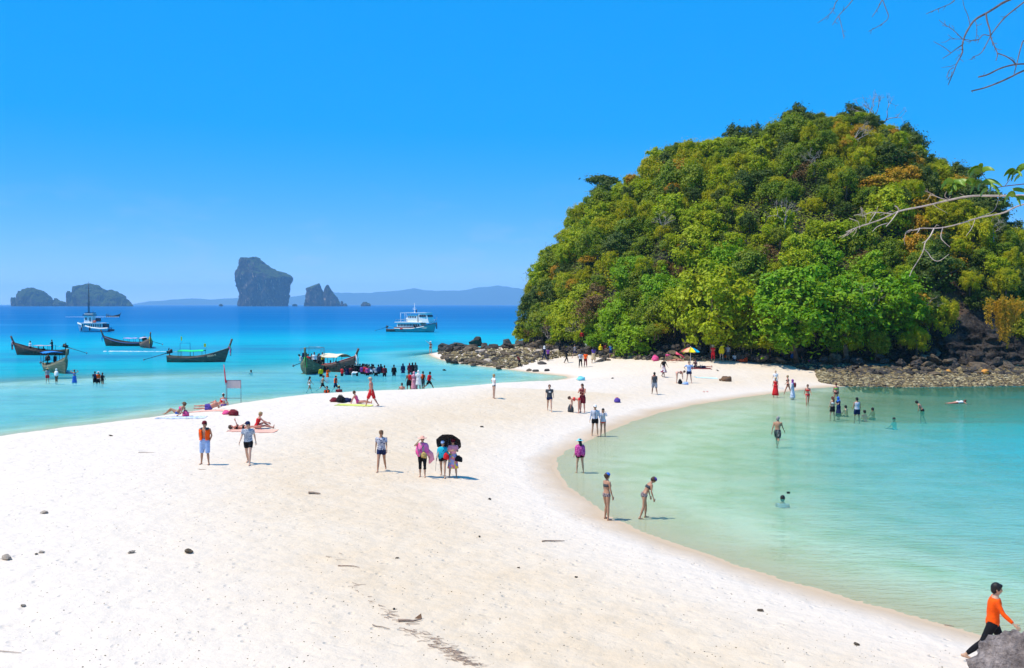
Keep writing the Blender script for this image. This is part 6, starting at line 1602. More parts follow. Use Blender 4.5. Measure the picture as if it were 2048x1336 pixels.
# waders by the two moored boats
crowd = [(692, 748, 'black', 'push', 60, 'wader in black pushing at the dark red boat', 'black'), (698, 748, 'black', 'stand', 60, 'wader in a black veil nearest to the dark red boat', 'veil'), (705, 747, 'black', 'stand', 0, 'wader in a wide black cloak in the crowd by the boats', 'veil'),
         (712, 745, 'black', 'hold', 40, 'wader in black with a pale scarf end in the crowd', 'black'), (716, 744, 'black', 'stand', 20, 'wader in a tall black veil behind the crowd', 'veil'), (720, 745, 'black', 'stand', -20, 'wader in a black cloak at the middle of the crowd', 'veil'),
         (714, 752, 'white', 'bend', 90, 'wader in white bending down to the water', 'black'), (728, 747, 'navy', 'stand', 30, 'wader in navy beside the red bag', 'black'), (731, 749, 'red', 'stand', 10, 'wader in a red top in the crowd', 'black'), (734, 745, 'black', 'stand', 0, 'wader in black behind the red top', 'veil'),
         (738, 749, 'dgrey', 'hold', -10, 'wader in a grey patterned top in the crowd', 'black'), (744, 745, 'black', 'stand', 0, 'tall wader in a black veil at the right of the crowd', 'veil'), (743, 749, 'white', 'stoop', 70, 'wader with a white shirt stooping in the crowd', 'black'), (752, 752, 'grey', 'stoop', 50, 'wader in a grey shirt leaning at the end of the crowd', 'black'),
         (769, 753, 'maroon', 'stand', 5, 'wader in a dark red top apart from the crowd', 'black'), (788, 752, 'black', 'stand', 0, 'lone wader in black between the crowd and the shore group', 'black'), (806, 746, 'navy', 'stand', 20, 'dark wader beyond the group at the sea edge', 'veil'),
         (819, 745, 'maroon', 'stand', 15, 'wader in maroon behind the shore group', 'veil'), (825, 744, 'black', 'stand', -10, 'wader in black behind the shore group, middle of three', 'veil'), (831, 744, 'dgrey', 'stand', 0, 'wader in a grey veil behind the shore group', 'veil')]
for px, py, col, ps, fc, lab, hd in crowd:
    wr = [('longsleeve', col), ('trousers', 'black')] if hd == 'black' else [('dress', col, 'long'), ('headscarf', col)]
    P(px, py, lab, ps, fc, wr, 'brown', 'black', hd == 'veil', height=1.62 if hd == 'veil' else 1.70, group='waders by the moored boats')
XR = np.random.default_rng(6)
for k, (px, py, col, ps, lab) in enumerate([(694, 750, 'navy', 'hold', 'wader in navy right at the bow of the dark red boat'), (701, 750, 'maroon', 'stand', 'wader in maroon low in front of the wide black cloak'), (709, 749, 'black', 'push', 'wader in black leaning on a neighbour in the crowd'), (724, 748, 'purple', 'stand', 'wader in purple in the middle of the crowd'),
    (726, 744, 'black', 'hold', 'wader in black at the back of the crowd'), (735, 751, 'pink', 'stand', 'wader in pink in front of the crowd'), (747, 747, 'black', 'stand', 'wader in black beside the tall veil'), (757, 748, 'navy', 'stand', 'wader in navy just past the end of the crowd'), (762, 746, 'black', 'hold', 'wader in black two steps past the crowd'), (684, 752, 'red', 'stand', 'wader in red under the prow of the dark red boat'), (655, 754, 'orange', 'hold', 'wader in orange between the two moored boats'), (642, 753, 'yellow', 'stand', 'wader in yellow beside the mossy green boat')]):
    P(px, py, lab, ps, float(XR.uniform(-60, 60)), [('longsleeve', col), ('trousers', 'black')] if k % 2 else [('dress', col, 'long'), ('headscarf', 'black')], 'brown', 'black', k % 2 == 0, height=1.62, group='waders by the moored boats')
for px, py, col, ps, fc, lab in [(1470, 722, 'white', 'sit', 150, 'person in white sitting by the heap of orange life vests'), (1494, 720, 'maroon', 'stand', 170, 'person in dark red standing behind the life vests'), (1524, 722, 'red', 'sit', 190, 'person in red sitting left of the shaded pair'), (1538, 722, 'maroon', 'sit', 160, 'person in dark red, left of a shaded seated pair'), (1548, 723, 'purple', 'sit', 200, 'person in purple, right of a shaded seated pair'),
    (1563, 724, 'lblue', 'stand', 180, 'person in pale blue standing in the tree shade'), (1622, 731, 'pink', 'sit', 150, 'person in pink sitting at the end of the shaded rocks'), (1336, 719, 'pink', 'sit', 170, 'person in pink sitting against the rocks left of the parasol'), (1222, 716, 'blue', 'stand', 10, 'person in blue right of the dark red top'), (1150, 716, 'grey', 'walk', 60, 'person in grey walking past the seaward rocks'), (1242, 716, 'red', 'stand', 160, 'person in red under the left edge of the drooping tree')]:
    P(px, py, lab, ps, fc, [('tshirt', col), ('shorts', 'navy', 0.8)], 'tan', 'brown', height=1.68)
P(95, 763, 'wader with a straw hat, blue-grey shirt and red shorts', 'relaxed', 10, [('tshirt', 'grey'), ('shorts', 'red', 0.7), ('hat', 'straw', 0.2)], 'fair', 'brown', hpx=31)
P(113, 764, 'wader with a white towel over head and shoulders', 'stand', -30, [('shawl', 'white'), ('headscarf', 'white'), ('trousers', 'brown', 1.3)], 'tan', 'brown', True, hpx=30)
P(149, 765, 'wader in a long blue skirt, arms raised to the head', 'armsup', 20, [('sarong', 'blue', 1.6), ('top', 'blue')], 'tan', 'auburn', True, hpx=31)
P(190, 767, 'wader in dark clothes with a backpack, left of the trio', 'relaxed', 20, [('tshirt', 'black'), ('shorts', 'black', 0.9), ('backpack', 'navy')], 'tan', 'black', hpx=30)
P(197, 767, 'wader in an orange vest and white sun hat in the trio', 'stand', 10, [('tshirt', 'white'), ('shorts', 'black', 0.9), ('vest', 'orange'), ('hat', 'white', 0.19)], 'tan', 'brown', hpx=33)
P(205, 768, 'wader with long brown hair and a black backpack in the trio', 'walk', 5, [('swimsuit', 'black'), ('backpack', 'black')], 'tan', 'long_brown', True, hpx=32)
P(503, 744, 'dark head of a lone swimmer off the beach', 'sit', 60, [('top', 'black')], 'brown', 'black', pos=(*W(503, 745)[:2], -0.62))
# in the lagoon
P(1555, 880, 'bare-chested wader in dark printed trunks in the middle of the lagoon', 'walk', -35, [('shorts', 'camo', 0.75)], 'tan', 'grey', height=1.76)
P(1565, 998, 'dark-haired swimmer holding a small camera above the lagoon', 'sit', -20, [('tshirt', 'palegrey')], 'asian', 'black', pos=(*W(1565, 998)[:2], -0.78))
P(1551, 776, 'blond person in white standing behind the red sarong', 'stand', 170, [('tshirt', 'white'), ('shorts', 'white', 0.8)], 'fair', 'blond', hpx=33, pos=None)
P(1551, 793, 'person in a bright red sarong and pale hat at the far lagoon edge', 'relaxed', 150, [('sarong', 'red', 1.7), ('swimsuit', 'red'), ('hat', 'straw', 0.13)], 'red', 'blond', True, height=1.62)
P(1576, 787, 'bather in a black bikini walking at the far lagoon edge', 'walk', 60, [('bottoms', 'black'), ('top', 'black')], 'red', 'blond', True, height=1.68)
P(1585, 795, 'person in a purple headscarf and pale blue dress with a small pack', 'stand', 60, [('dress', 'whiteblue', 'long'), ('headscarf', 'purple'), ('backpack', 'maroon')], 'asian', 'black', True, height=1.6)
P(1615, 804, 'bather in a red bikini wading towards the viewer', 'walk2', 176, [('bottoms', 'red'), ('top', 'red')], 'red', 'brown', True, height=1.66)
P(1672, 797, 'bather in a black bikini seen from behind at the far edge', 'stand', 0, [('bottoms', 'black'), ('top', 'green')], 'red', 'auburn', True, height=1.68)
P(1665, 829, 'bather with long dark hair and a black skirt in knee-deep water', 'relaxed', 30, [('skirt', 'black', 0.55), ('top', 'white')], 'fair', 'long_auburn', True, height=1.64)
P(1677, 826, 'person in a blue headscarf and dark dress wading', 'hold', 100, [('dress', 'navy', 'short'), ('headscarf', 'blue')], 'asian', 'black', True, height=1.58)
P(1714, 831, 'person in a pale tank top and navy shorts wading thigh-deep', 'relaxed', 10, [('tank', 'palegrey'), ('shorts', 'navy', 0.7)], 'tan', 'black', height=1.74)
P(1845, 822, 'bare-chested wader with black hair leaning forward', 'stoop', 70, [('shorts', 'black', 0.6)], 'tan', 'black', height=1.72)
for px, py, lab, sk, wr, zz in [(1693, 819, 'swimmer up to the chest, leftmost of three by the pale tank top', 'fair', [], -0.60), (1731, 826, 'child swimming just right of the pale tank top', 'asian', [('tshirt', 'lpink')], -0.70), (1747, 822, 'farthest dark-haired swimmer right of the pale tank top', 'tan', [], -0.66), (1790, 838, 'swimmer in a turquoise top alone in the lagoon', 'brown', [('tshirt', 'aqua')], -0.80)]:
    P(px, py, lab, 'sit', 40, wr + [('shorts', 'navy', 0.5)], sk, 'black', pos=(*W(px, py)[:2], zz))
P(1922, 806, 'snorkeller floating near the stony shore', 'liefront', -80, [('swimsuit', 'white')], 'red', 'auburn', True, pos=(*W(1915, 807)[:2], -0.14))
# far beach
P(1309, 789, 'person in a dark tank top and pale shorts walking away', 'walk', 5, [('tank', 'dgrey'), ('shorts', 'grey', 0.85), ('towel', 'red')], 'brown', 'black', hpx=47)
P(1327, 754, 'person in a dark vest and patterned wrap walking on the beach', 'walk2', -150, [('tank', 'black'), ('sarong', 'batik', 1.1)], 'brown', 'black', hpx=40)
P(1354, 766, 'person bending right down over a bag on the sand', 'bend', -85, [('bottoms', 'peach'), ('top', 'maroon')], 'fair', 'brown', True, height=1.68)
P(1378, 766, 'person in a pale blue shirt and navy shorts, hands on hips', 'akimbo', 178, [('tshirt', 'lblue'), ('shorts', 'navy', 0.45)], 'fair', 'brown', hpx=48)
P(1352, 724, 'sunbather lying face down on the sand before the rocks', 'liefront', -80, [('bottoms', 'maroon')], 'red', 'brown', True, height=1.68)
P(1391, 735, 'sunbather sitting up beside the parasol pole', 'sit', 150, [('top', 'maroon'), ('bottoms', 'maroon')], 'red', 'brown', True, height=1.66)
P(1405, 736, 'sunbather lying on a dark mat beside the parasol', 'lieback', -90, [('shorts', 'navy', 0.6)], 'red', 'brown', height=1.74)
P(1426, 724, 'person in red with a pale hat in front of the shaded rocks', 'hold', 160, [('tshirt', 'red'), ('trousers', 'red', 1.4), ('hat', 'straw', 0.17)], 'tan', 'brown', True, hpx=35)
P(1443, 723, 'person in a bright yellow cape and pale hat', 'stand', 170, [('shawl', 'yellow', -0.12), ('hat', 'straw', 0.18)], 'fair', 'brown', True, hpx=34)
P(1456, 722, 'person in grey with a cap beside the yellow cape', 'relaxed', 150, [('tshirt', 'grey'), ('shorts', 'dgrey', 0.8), ('cap', 'navy')], 'tan', 'brown', hpx=34)
P(1089, 721, 'person in dark clothes with a white head cover on the rubble', 'walk', 30, [('tshirt', 'navy'), ('trousers', 'navy'), ('headscarf', 'white')], 'brown', 'black', hpx=31)
P(1096, 722, 'person in a purple top and black trousers on the rubble', 'walk2', 10, [('tshirt', 'purple'), ('trousers', 'black')], 'brown', 'black', True, hpx=28)
P(1120, 706, 'dark figure standing against the black rocks', 'stand', 160, [('longsleeve', 'black'), ('trousers', 'black')], 'brown', 'black', hpx=26)
P(1133, 726, 'person all in black walking on the sand below the rocks', 'walk', -60, [('longsleeve', 'black'), ('trousers', 'black')], 'brown', 'black', hpx=32)
P(1161, 735, 'person with a grey backpack and black trousers on the sand', 'stand', 10, [('tshirt', 'palegrey'), ('trousers', 'black'), ('backpack', 'grey')], 'brown', 'black', hpx=32)
P(1171, 734, 'person in an orange top and dark trousers on the sand', 'relaxed', -20, [('tshirt', 'orange'), ('trousers', 'maroon')], 'brown', 'black', hpx=31)
P(1174, 709, 'person in a white shirt and blue cap close to the rocks', 'hold', 20, [('tshirt', 'white'), ('trousers', 'navy'), ('cap', 'blue')], 'brown', 'black', hpx=28)
P(1187, 726, 'person in a long tan skirt and dark top', 'stand', 10, [('tshirt', 'violet'), ('skirt', 'straw', 1.3)], 'brown', 'long_black', True, hpx=33)
P(1201, 714, 'person in a yellow hooded top before the rocks', 'stand', 0, [('longsleeve', 'yellow'), ('trousers', 'black'), ('headscarf', 'yellow')], 'brown', 'black', hpx=26)
P(1211, 712, 'person in a dark red top beside the yellow hood', 'stand', 0, [('longsleeve', 'maroon'), ('trousers', 'black')], 'brown', 'black', hpx=25)
P(1039, 734, 'stooping person in dark red picking shells at the rubble edge', 'stoop', 80, [('tshirt', 'maroon'), ('trousers', 'black')], 'brown', 'black', True, hpx=27)
pp = hill_pt(1164, 0.04); P(1164, 668, 'person in bright red climbing on the dark rocks', 'relaxed', 20, [('longsleeve', 'red'), ('trousers', 'black')], 'brown', 'black', pos=(pp[0] * 0.985, pp[1] * 0.985, pp[2] - 0.1))
P(1268, 712, 'person in a purple top under the drooping tree', 'stand', 170, [('tshirt', 'purple'), ('trousers', 'lblue')], 'brown', 'black', True, hpx=24)
P(861, 708, 'person in a white hat waving at the tip of the rocky point', 'wave', 200, [('bottoms', 'black'), ('top', 'maroon'), ('hat', 'white', 0.17)], 'fair', 'long_brown', True, hpx=27)
# in the shade under the trees and the cliff
P(1585, 727, 'shaded person in blue shorts among the boulders', 'stoop', 20, [('shorts', 'blue', 0.9)], 'red', 'brown', height=1.7)
P(1580, 722, 'person with a yellow top behind the blue shorts', 'stand', 10, [('longsleeve', 'yellow'), ('trousers', 'navy')], 'tan', 'black', height=1.7)
P(1604, 728, 'reddish person sitting on the shaded boulders', 'sit', 150, [('swimsuit', 'maroon')], 'red', 'brown', True)
P(1757, 722, 'person in a white shirt sitting with a raised leg in the cliff shade', 'walk', -60, [('tshirt', 'lblue'), ('shorts', 'navy', 0.6)], 'tan', 'black', height=1.7)
P(1791, 724, 'person in a beige shirt walking in the cliff shade', 'walk', -70, [('longsleeve', 'straw'), ('boxers', 'black', 0.4)], 'tan', 'black', height=1.7)
P(1813, 724, 'person in a pale blue shirt bent over in the cliff shade', 'stoop', 60, [('tshirt', 'lblue'), ('shorts', 'brown', 0.6)], 'tan', 'black', height=1.7)
P(1722, 730, 'reddish person sitting low in the cliff shade', 'sit', 120, [('shorts', 'maroon', 0.6)], 'brown', 'black')
# aboard the boats
def aboard(B, x, y, z=0.06):
    m = Matrix.Rotation(B.rotation_euler.z, 4, 'Z'); v = m @ Vector((x, y, z)); return (B.location.x + v.x, B.location.y + v.y, z)
for B, x, y, z, ps, fc, col, lab in [
    (BOAT_A, -1.6, 0.1, 0.48, 'hold', 90, 'black', 'dark figure standing aft in the dark longtail boat'), (BOAT_A, 1.7, 0.1, 0.3, 'stand', 160, 'white', 'person in white near the bow of the dark longtail boat'), (BOAT_A, 0.4, 0.2, 0.35, 'sit', 180, 'navy', 'seated passenger under the forward edge of the pale canopy'), (BOAT_A, -0.4, 0.2, 0.35, 'sit', 180, 'black', 'seated passenger under the middle of the pale canopy'),
    (BOAT_E, 1.3, -0.55, 0.75, 'stand', 20, 'navy', 'figure in navy standing tall in the mossy green boat'), (BOAT_E, 1.6, -0.15, 0.35, 'stand', 170, 'red', 'person in a red vest in the mossy green boat'), (BOAT_E, 1.2, 0.45, 0.5, 'stand', 180, 'white', 'person in white beside the prow of the mossy green boat'), (BOAT_E, 2.0, 0.15, 0.4, 'sit', 180, 'orange', 'person in orange sitting behind the prow of the mossy green boat'),
    (BOAT_E, 0.6, 0.85, 0.35, 'stand', 160, 'dgrey', 'dark figure at the side of the mossy green boat'), (BOAT_E, 0.2, -0.95, 0.4, 'stoop', 120, 'white', 'person in white climbing over the side of the mossy green boat'), (BOAT_F, 0.3, -0.3, 0.3, 'sit', 180, 'red', 'person in red under the cream canopy'), (BOAT_F, 1.2, -0.3, 0.3, 'sit', 180, 'dgrey', 'dark figure under the cream canopy'), (BOAT_F, -0.8, -0.5, 0.3, 'stand', 170, 'yellow', 'person in yellow at the stern end of the cream canopy'),
    (BOAT_G, -1.4, 0, 0.3, 'sit', -90, 'black', 'passenger in the small far longtail boat'), (BOAT_G, -2.4, 0, 0.3, 'stand', -90, 'navy', 'boatman standing in the small far longtail boat'), (BOAT_B, -1.2, 0.2, 0.2, 'stand', 150, 'black', 'dark figure standing under the blue canopy')]:
    P(0, 0, lab, ps, fc, [('longsleeve', col), ('trousers', 'black' if col != 'black' else 'navy')], 'brown', 'black', pos=aboard(B, x, y, z))
# ------------------------------------------------------------------ bags, towels and other belongings
def sheet(name, px, py, w, d, ang, mat, label, thick=0.02, cat='towel'):
    """A towel lying on the sand, slightly rumpled."""
    c = on_ground(px, py); nx, ny = 9, 6; r = np.random.default_rng(int(px + py))
    X, Y = np.meshgrid(np.linspace(-w / 2, w / 2, nx), np.linspace(-d / 2, d / 2, ny), indexing='ij')
    X = X + 0.02 * r.normal(size=X.shape); Y = Y + 0.02 * r.normal(size=X.shape)
    ca, sa = math.cos(ang), math.sin(ang); wx_, wy_ = X * ca - Y * sa + c.x, X * sa + Y * ca + c.y
    Z = gfast(wx_, wy_) - c.z + thick + 0.012 * r.uniform(size=X.shape)
    T = np.stack([wx_ - c.x, wy_ - c.y, Z], -1).reshape(-1, 3); B = T - np.array([0, 0, thick * 0.9]); n = len(T); f = grid_faces(nx, ny)
    per = [i * ny for i in range(nx)] + [(nx - 1) * ny + j for j in range(1, ny)] + [i * ny + ny - 1 for i in range(nx - 2, -1, -1)] + [j for j in range(ny - 2, 0, -1)]
    rim = np.array([(a, b, b + n, a + n) for a, b in zip(per, per[1:] + per[:1])])
    return tag(link(name, mesh_np(name, np.concatenate([T, B]), np.concatenate([f, f[:, ::-1] + n, rim]), [mat]), None, c), label, cat)
sheet('towel', 362, 836, 2.6, 1.0, 0.12, FAB['whiteblue'], 'pale striped towel under the reclining sunbather')
sheet('towel', 425, 822, 2.6, 0.9, 0.08, fab('peach'), 'peach towel under the sunbathers by the notice stand')
sheet('towel', 505, 862, 2.3, 1.1, 0.0, fab('peach'), 'orange towel under the blond sunbather')
sheet('towel', 708, 811, 2.2, 1.0, -0.10, plain((0.62, 0.66, 0.16), 0.85, 0.1), 'yellow-green towel under the sunbather in pink')
sheet('towel', 1412, 756, 2.0, 0.9, 0.0, plain((0.55, 0.72, 0.70), 0.85, 0.1), 'pale aqua towel spread on the far sand')
sheet('beach_mat', 1400, 737, 2.2, 1.0, 0.0, fab('maroon'), 'dark red mat beside the parasol', cat='mat')
def bag(name, px, py, size, mat, label, shape=(1, 0.7, 0.8), strap=None, cat='bag', pos=None):
    c = on_ground(px, py) if pos is None else Vector(pos)
    e = empty(name, c); tag(e, label, cat)
    mb = MB(); s = np.array(shape) * size; zs = np.linspace(0, 1, 7); pr = np.array([0.95, 1.05, 1.0, 1.02, 0.88, 0.62, 0.25])
    mb.tube(np.stack([0.04 * size * np.sin(zs * 5), 0 * zs, zs * s[2]], 1), [(s[0] / 2 * p_, s[1] / 2 * p_) for p_ in pr], 14, True, (0, 1, 0)); b = mb.build('bag_body', mat, e)
    MB().tube([(-s[0] * 0.25, 0, s[2] * 0.9), (-s[0] * 0.15, 0, s[2] * 1.06), (s[0] * 0.15, 0, s[2] * 1.06), (s[0] * 0.25, 0, s[2] * 0.9)], [0.015 * size / 0.4] * 4, 6).build('handle', strap or mat, e)
    MB().tube([(-s[0] * 0.3, -s[1] * 0.47, s[2] * 0.25), (0, -s[1] * 0.55, s[2] * 0.3), (s[0] * 0.3, -s[1] * 0.47, s[2] * 0.25)], [(0.05 * size, 0.16 * size)] * 3, 8, True, (0, 0, 1)).build('pocket', mat, e)
    return e
bag('backpack', 1141, 824, 0.42, fab('dgrey'), 'grey backpack on the sand under the bending person', (0.9, 0.6, 1.1))
bag('beach_bag', 1234, 805, 0.45, fab('violet'), 'purple and orange beach bag alone on the sand', (1.0, 0.7, 0.75), fab('orange'))
bag('backpack', 466, 831, 0.40, fab('maroon'), 'dark maroon bag beside the sunbathers by the notice stand', (1.5, 0.8, 0.8))
bag('beach_bag', 452, 829, 0.32, fab('pink'), 'pink bag beside the sunbathers by the notice stand', (1.5, 0.8, 0.7))
bag('beach_bag', 371, 833, 0.42, fab('pink'), 'round pink and black bag beside the reclining sunbather', (0.9, 0.5, 0.8), fab('black'))
bag('beach_bag', 668, 804, 0.45, fab('maroon'), 'red and black bag, first in the heap by the yellow towel', (1.4, 0.8, 0.6))
bag('backpack', 681, 805, 0.5, fab('black'), 'black backpack, middle of the heap by the yellow towel', (1.1, 0.8, 0.9))
bag('beach_bag', 693, 804, 0.45, fab('navy'), 'navy bag, last in the heap by the yellow towel', (1.4, 0.8, 0.55))
bag('beach_bag', 1161, 761, 0.55, fab('aqua'), 'pale blue bag at the head of the inlet', (1.3, 0.7, 0.6))
bag('bag_pile', 1450, 762, 0.85, fab('brown'), 'brown lump of bags alone on the far sand', (1.3, 0.8, 0.45))
bag('backpack', 1360, 768, 0.40, fab('black'), 'black bag in front of the bending person on the far sand', (0.9, 0.6, 1.0))
bag('beach_bag', 1370, 769, 0.42, fab('lblue'), 'pale blue bag at the feet of the person with hands on hips', (1.3, 0.7, 0.5))
bag('beach_bag', 1310, 722, 0.75, fab('pink'), 'bright pink bag before the rocks left of the parasol', (1.0, 0.7, 0.8))
bag('beach_bag', 1484, 724, 1.0, plain((0.85, 0.10, 0.02), 0.7, 0.2), 'heap of orange life vests by the shaded rocks', (1.1, 0.7, 0.65), cat='life vests')
bag('beach_bag', 1500, 722, 0.5, plain((0.45, 0.45, 0.04), 0.7, 0.2), 'olive yellow bag beside the orange life vests', (0.7, 0.6, 1.0))
bag('beach_bag', 1512, 720, 0.6, plain((0.40, 0.58, 0.66), 0.7, 0.2), 'pale blue bag by the shaded rocks', (1.0, 0.7, 0.8))
bag('beach_bag', 1451, 720, 0.45, fab('orange'), 'orange bag held low beside the yellow cape', (0.7, 0.5, 1.1))
bag('beach_bag', 1277, 716, 0.5, fab('pink'), 'pink bag under the drooping tree', (1.2, 0.7, 0.7))
sheet('towel', 1817, 734, 0.9, 1.0, 0.3, plain((0.40, 0.45, 0.70), 0.85, 0.1), 'pale blue towel on the stones below the cliff')
for px, py, lab in [(1896, 748, 'small round orange float on the stony shore'), (1970, 750, 'larger orange float on the stony shore')]:
    c = on_ground(px, py); s = 0.32 if 'larger' in lab else 0.24; mb = MB().ball((0, 0, s * 0.8), (s * 1.2, s, s), 12, 8); mb.tube([(s, 0, s * 0.9), (s * 1.5, 0, s * 0.8)], [s * 0.25, s * 0.15], 7)
    tag(mb.build('mooring_float', plain((0.65, 0.28, 0.04), 0.6), None, True, c), lab, 'float')
for k, (px, py) in enumerate([(1408, 784), (1415, 784)]):
    c = on_ground(px, py); e = empty('flip_flop', c, 0.3 * k); tag(e, ['left red flip-flop on the far sand', 'right red flip-flop on the far sand'][k], 'flip-flop')
    MB().tube([(-0.03, -0.14, 0.02), (0, -0.05, 0.02), (0.01, 0.06, 0.02), (0, 0.14, 0.02)], [(0.035, 0.012), (0.042, 0.012), (0.052, 0.012), (0.04, 0.012)], 10, True, (0, 0, 1)).build('sole', fab('red'), e); MB().tube([(-0.05, 0.0, 0.03), (0, 0.08, 0.07), (0.05, 0.0, 0.03)], [0.008] * 3, 6).build('strap', fab('red'), e)
# red inflatable mat and the things carried by the umbrella walkers
c = on_ground(1362, 722, 1.6); mb = MB()
for k in range(5): mb.tube([(-0.55 + 0.02 * k, 0.10 * k, 0.75 + 0.04 * k), (0.0, 0.10 * k, 0.62), (0.45, 0.10 * k, 0.25), (0.62, 0.10 * k, 0.02)], [0.055] * 4, 8)
tag(mb.build('inflatable_mat', plain((0.70, 0.05, 0.13), 0.5, 0.4), None, True, c), 'red inflatable mat propped on the rocks behind the face-down sunbather', 'air mat')
def hand_umbrella():
    c = on_ground(897, 955); e = empty('umbrella', (c.x + 0.02, c.y - 0.10, c.z)); tag(e, 'black umbrella held over two walkers', 'umbrella')
    top = np.array([0, 0.42, 1.50]); ax = Vector((0.08, 0.80, 0.62)).normalized(); q = np.array(ax.to_track_quat('Z', 'Y').to_matrix())
    rad = 0.52; t_ = lambda r_, a, z_: top + q @ np.array([r_ * rad * math.cos(a), r_ * rad * math.sin(a), z_])
    for k in range(8):
        a0, a1 = k * math.pi / 4 + 0.39, (k + 1) * math.pi / 4 + 0.39; V = []
        for r_, z_ in ((0.02, 0.0), (0.45, -0.05), (0.8, -0.15), (1.0, -0.25)):
            for j, a in enumerate((a0, (a0 + a1) / 2, a1)): V.append(t_(r_ * (0.95 if j == 1 else 1), a, z_))
        T = np.array(V); B = T - np.array([0, 0, 0.008]); n = len(T); f = grid_faces(4, 3); per = [0, 3, 6, 9, 10, 11, 8, 5, 2, 1]
        link('panel', mesh_np('panel', np.concatenate([T, B]), np.concatenate([f, f[:, ::-1] + n, [(a, b, b + n, a + n) for a, b in zip(per, per[1:] + per[:1])]]), [plain((0.022, 0.018, 0.024), 0.7, 0.3)]), e)
        MB().tube([t_(0.02, a0, -0.01), t_(0.8, a0, -0.165), t_(1.02, a0, -0.26)], [0.005] * 3, 4).build('rib', M_METAL, e)
    MB().tube([top, top + q @ np.array([0, 0, -0.72])], [0.008] * 2, 6).build('shaft', M_METAL, e); MB().tube([top + q @ np.array([0, 0, -0.70]), top + q @ np.array([0, 0, -0.80])], [0.016] * 2, 7).build('handle', M_BLACK, e)
hand_umbrella()
c = on_ground(890, 953); bag('shoulder_bag', 0, 0, 0.24, fab('red'), 'red shoulder bag carried by the walker in turquoise', (0.9, 0.45, 1.1), fab('navy'), pos=(c.x + 0.06, c.y - 0.24, c.z + 0.72))
c = on_ground(914, 955); bag('handbag', 0, 0, 0.28, fab('black'), 'black handbag carried by the walker in the sarong', (1.1, 0.45, 0.8), fab('black'), pos=(c.x + 0.06, c.y - 0.12, c.z + 0.66))
c = on_ground(846, 954); bag('shoulder_bag', 0, 0, 0.24, plain((0.45, 0.32, 0.10), 0.7, 0.2), 'tan patterned shoulder bag on the walker in pink', (0.9, 0.45, 1.0), fab('navy'), pos=(c.x + 0.06, c.y - 0.30, c.z + 0.80))
c = on_ground(868, 930, 0.8); c = on_ground(876, 953); tag(MB().tube([(0, 0, 0.02), (0.03, 0, 0.36), (0.05, 0.02, 0.70)], [0.006, 0.008, 0.012], 6).build('walking_stick', M_METAL, None, True, (c.x - 0.10, c.y - 0.06, c.z + 0.20)), 'thin pale stick carried by the walker in turquoise', 'stick')
c = on_ground(835, 925); c = W(1575, 996); tag(MB().box((0, 0, 0.0), (0.11, 0.06, 0.07)).tube([(0, -0.03, 0), (0, -0.07, 0)], [0.025, 0.022], 8).build('camera_body', M_BLACK, None, False, (c.x, c.y - 0.1, 0.22)), 'small black camera held up by the swimmer', 'camera')

# ------------------------------------------------------------------ the tree beside the viewer whose bare branches hang into the view
M_PALEBARK = plain((0.50, 0.40, 0.34), 0.85, 0.1, 0.3, 9.0); M_GREYBARK = plain((0.15, 0.12, 0.12), 0.85, 0.1, 0.35, 9.0)
tx, ty = 8.2, 8.6; tz = gz(tx, ty)
tree = empty('overhanging_tree', (tx, ty, tz)); tag(tree, 'overhanging tree with pale bare branches and a few drooping leaves', 'tree')
o3 = np.array([tx, ty, tz])
MB().tube([np.array(p_) - o3 for p_ in [(tx, ty, tz - 0.4), (tx - 0.1, ty, tz + 2.0), (tx - 0.4, ty + 0.1, 6.6), (tx - 0.55, ty + 0.2, 8.6), (tx - 0.7, ty + 0.2, 10.6), (tx - 1.0, ty + 0.4, 12.4)]], [0.26, 0.22, 0.19, 0.16, 0.13, 0.09], 12).build('trunk', M_GREYBARK, tree)
BR = np.random.default_rng(44)
def px_path(pts, d0, d1):
    n = len(pts); return np.array([np.array(at_d(x, y, d0 + (d1 - d0) * i / max(1, n - 1))) for i, (x, y) in enumerate(pts)])
def smooth_path(P, n=2):
    for _ in range(n):
        Q = [P[0]]
        for a, b in zip(P[:-1], P[1:]): Q += [a * 0.75 + b * 0.25, a * 0.25 + b * 0.75]
        Q.append(P[-1]); P = np.array(Q)
    return P
def branch(pts, r0, r1, d0=8.8, d1=8.2, mat=None, twigs=0, tl=0.10, root=None, parent=None):
    """Branch through photo pixels at 8-9 m; r in photo pixels."""
    P3 = px_path(pts, d0, d1)
    if root is not None: P3 = np.concatenate([[np.array(root)], P3])
    P3 = smooth_path(P3, 2); n = len(P3); k = 8.6 / F
    rad = np.linspace(r0, r1, n) * k * (0.62 if mat is M_GREYBARK else 0.47) * (1 + 0.06 * BR.normal(size=n))
    b = MB().tube(P3 - o3, rad, 7).build('branch', mat or M_PALEBARK, tree if parent is None else parent)
    if twigs:
        for _ in range(twigs):
            i = int(BR.integers(n // 3, n - 1)); t_ = P3[i] - P3[i - 1]; t_ /= np.linalg.norm(t_) + 1e-9
            dv = t_ + BR.normal(size=3) * np.array([0.9, 0.5, 0.9]); dv /= np.linalg.norm(dv); L = tl * BR.uniform(0.4, 1.3)
            m = P3[i] + dv * L * 0.5 + BR.normal(size=3) * L * 0.12
            MB().tube([P3[i] - o3, m - o3, P3[i] + dv * L - o3 + BR.normal(size=3) * L * 0.15], [max(rad[i] * 0.45, 0.0022), 0.0022, 0.0014], 5).build('twig', mat or M_PALEBARK, b)
    return b
hi, lo = (tx - 0.6, ty + 0.2, 9.2), (tx - 0.45, ty + 0.1, 7.4)
